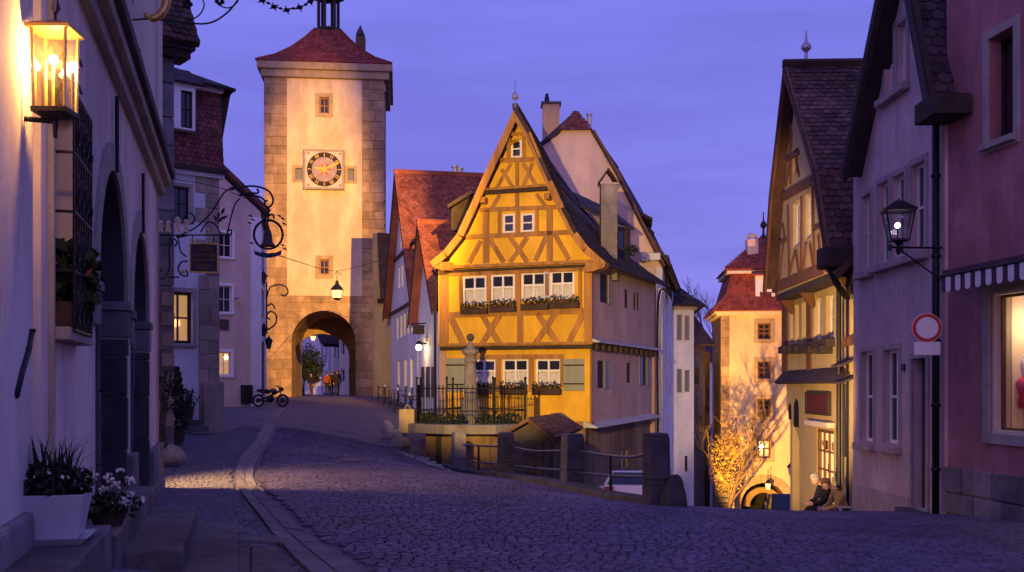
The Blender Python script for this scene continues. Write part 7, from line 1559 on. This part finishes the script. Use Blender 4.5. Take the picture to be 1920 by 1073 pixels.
for (x, Y_, lb, m3, hr_, sc_, yw) in ((613,80,'person in an orange coat walking through the tower arch',('cloth_orange','cloth_dark','rubber'),'hair_brown',1.0,0),(621,81.5,'person in dark clothes walking beside the orange coat',('cloth_dark','cloth_dark','rubber'),'hair_brown',1.06,0),(632,79,'person in a long black coat under the tower arch',('cloth_dark','cloth_dark','rubber'),'hair_brown',1.08,.1),(584,84,'dark clad person standing left of the orange coat beyond the arch',('cloth_dark','cloth_brown','rubber'),'hair_brown',1.0,2.9)):
    c = P(x, 0, Y_); person('person', lb, (c.x, c.y, gz(c.x, c.y)), yw, standing(.22), m3, hr_, scale=sc_)
def sitting(lean, armz=.62):
    return dict(pelvis=(0,0,.55),waist=(0,.06+lean*.3,.72),chest=(0,.08+lean*.75,.92),neck=(0,.12+lean*1.05,1.06),head_base=(0,.16+lean*1.2,1.11),lsh=(-.19,.09+lean*.8,.97),lel=(-.23,.16+lean*.9,.72),lwr=(-.12,.36+lean*.8,.64),lha=(-.06,.43+lean*.8,.64),rsh=(.19,.09+lean*.8,.97),rel=(.23,.16+lean*.9,.72),rwr=(.12,.36+lean*.8,.64),rha=(.06,.43+lean*.8,.64),lhip=(-.1,.05,.53),lkn=(-.12,.46,.52),lan=(-.12,.50,.1),lto=(-.12,.66,.05),rhip=(.1,.05,.53),rkn=(.12,.46,.52),ran=(.12,.48,.1),rto=(.12,.64,.05))
bx = 7.28
zb1 = P(0, 898, 23.4).z-1.24
be = thing('bench', 'pale wooden bench with armrest against the shop wall', 'bench', (bx, 23.9, zb1))
for k in range(4): MB().box(bx-.25+.13*k, bx-.13+.13*k, 22.95, 25.0, zb1+.40, zb1+.44).build('seat_slat', 'bench_white', be, bevel=.008)
for k in range(3): MB().box(bx+.30, bx+.34, 22.95, 25.0, zb1+.52+.13*k, zb1+.62+.13*k).build('back_slat', 'bench_white', be, bevel=.008)
for y_ in (23.0, 24.95):
    for x_ in (-.2, .3): MB().box(bx+x_-.03, bx+x_+.03, y_-.03, y_+.03, zb1-.3, zb1+(.64 if x_ < 0 else .9)).build('leg', 'bench_white', be, bevel=.006)
    MB().box(bx-.26, bx+.34, y_-.05, y_+.05, zb1+.64, zb1+.68).build('armrest', 'bench_white', be, bevel=.008)
person('person', 'seated person in a tan jacket with brown hair leaning forward on the bench', (bx+.1, 23.45, zb1-.10), R(90), sitting(.16), ('cloth_tan','cloth_brown','rubber'), 'hair_brown', scale=1.06)
person('person', 'seated grey-haired person in a black coat on the far half of the bench', (bx-.06, 24.25, zb1-.06), R(95), sitting(.06), ('cloth_dark','cloth_dark','rubber'), 'hair_grey', scale=1.05)

# ------------------------------------------------------------------ floodlights
def flood(label, loc, aim, power, col, size, blend, sx=1.0, rad=.12, mount=None):
    loc = Vector(loc); t = thing('floodlight', label, 'floodlight', loc); d = (Vector(aim)-loc).normalized(); x = d.cross(Vector((0,0,1))).normalized(); y = x.cross(d)
    bx_ = lambda w_, h_, a, b: [loc+x*sx_*w_+y*sy_*h_+d*q for q in (a, b) for sx_, sy_ in ((-1,-1),(1,-1),(1,1),(-1,1))]
    MB().box8(bx_(.16,.11,-.22,-.06)).build('housing', 'black', t, bevel=.02); MB().box8(bx_(.14,.09,-.058,-.05)).build('lens', 'lens', t)
    m_ = Vector(mount) if mount else loc+Vector((0,0,-.3)); MB().tube([loc-d*.15, m_], .02).build('bracket', 'iron', t)
    o = lamp(t, loc, 'SPOT', power, col, rad, aim, size, blend); o.scale = (sx, 1, 1); return o
WARM = (1, .60, .20)
fa_ = Vector((-2.45, 5.75, 4.4)); flood('black floodlight on the plaster house aimed at the yellow timbered gable', fa_, (.5, 40, 5.3), 46000, (1,.63,.15), 25.5, .3, mount=WL.pt(.7, 4.4, 0))
flood('black floodlight on the pink house aimed at the clock tower', (7.2, 4.6, 15.0), (-13.7, 75, 9.5), 400000, (1,.50,.07), 28, .75, .285, mount=(8.6, 4.6, 14))
flood('black floodlight at the lane foot aimed up at the lower gate', (10.5, 54.0, -4.9), (17.0, 65, 1.0), 17000, (1,.47,.08), 84, .35, .52, mount=(10.5, 54.0, -6))
flood('black floodlight added unseen behind the largest railing pillar to light the timbered shop', (2.75, 18.6, -.15), (7.5, 29.2, 2.7), 6200, (1,.62,.25), 52, .5, mount=(2.75, 18.7, -.9))  # added lamp, hidden by the pillar, warms the shop front
pl_ = thing('wall_lantern', 'lit lantern on the end wall of the plaster house, above the passage', 'lantern', WE.pt(.45, 2.6, .3))
c = WE.pt(.45, 2.6, .32); MB().lathe([(.08,-.16),(.14,.12)], c, 6).build('glass', 'bulb_soft', pl_); MB().lathe([(.18,.12),(.03,.3)], c, 6).build('roof', 'iron', pl_); MB().tube([c+Vector((0,0,.25)), WE.pt(.45, 2.9, 0)], .02).build('arm', 'iron', pl_)
lamp(pl_, c-Vector((0,0,.2)), 'SPOT', 1900, (1,.6,.22), .1, (c.x+2.6, c.y+.9, -.2), 100, .8)
for o in bpy.data.objects:
    if 'loc0' in o: del o['loc0']
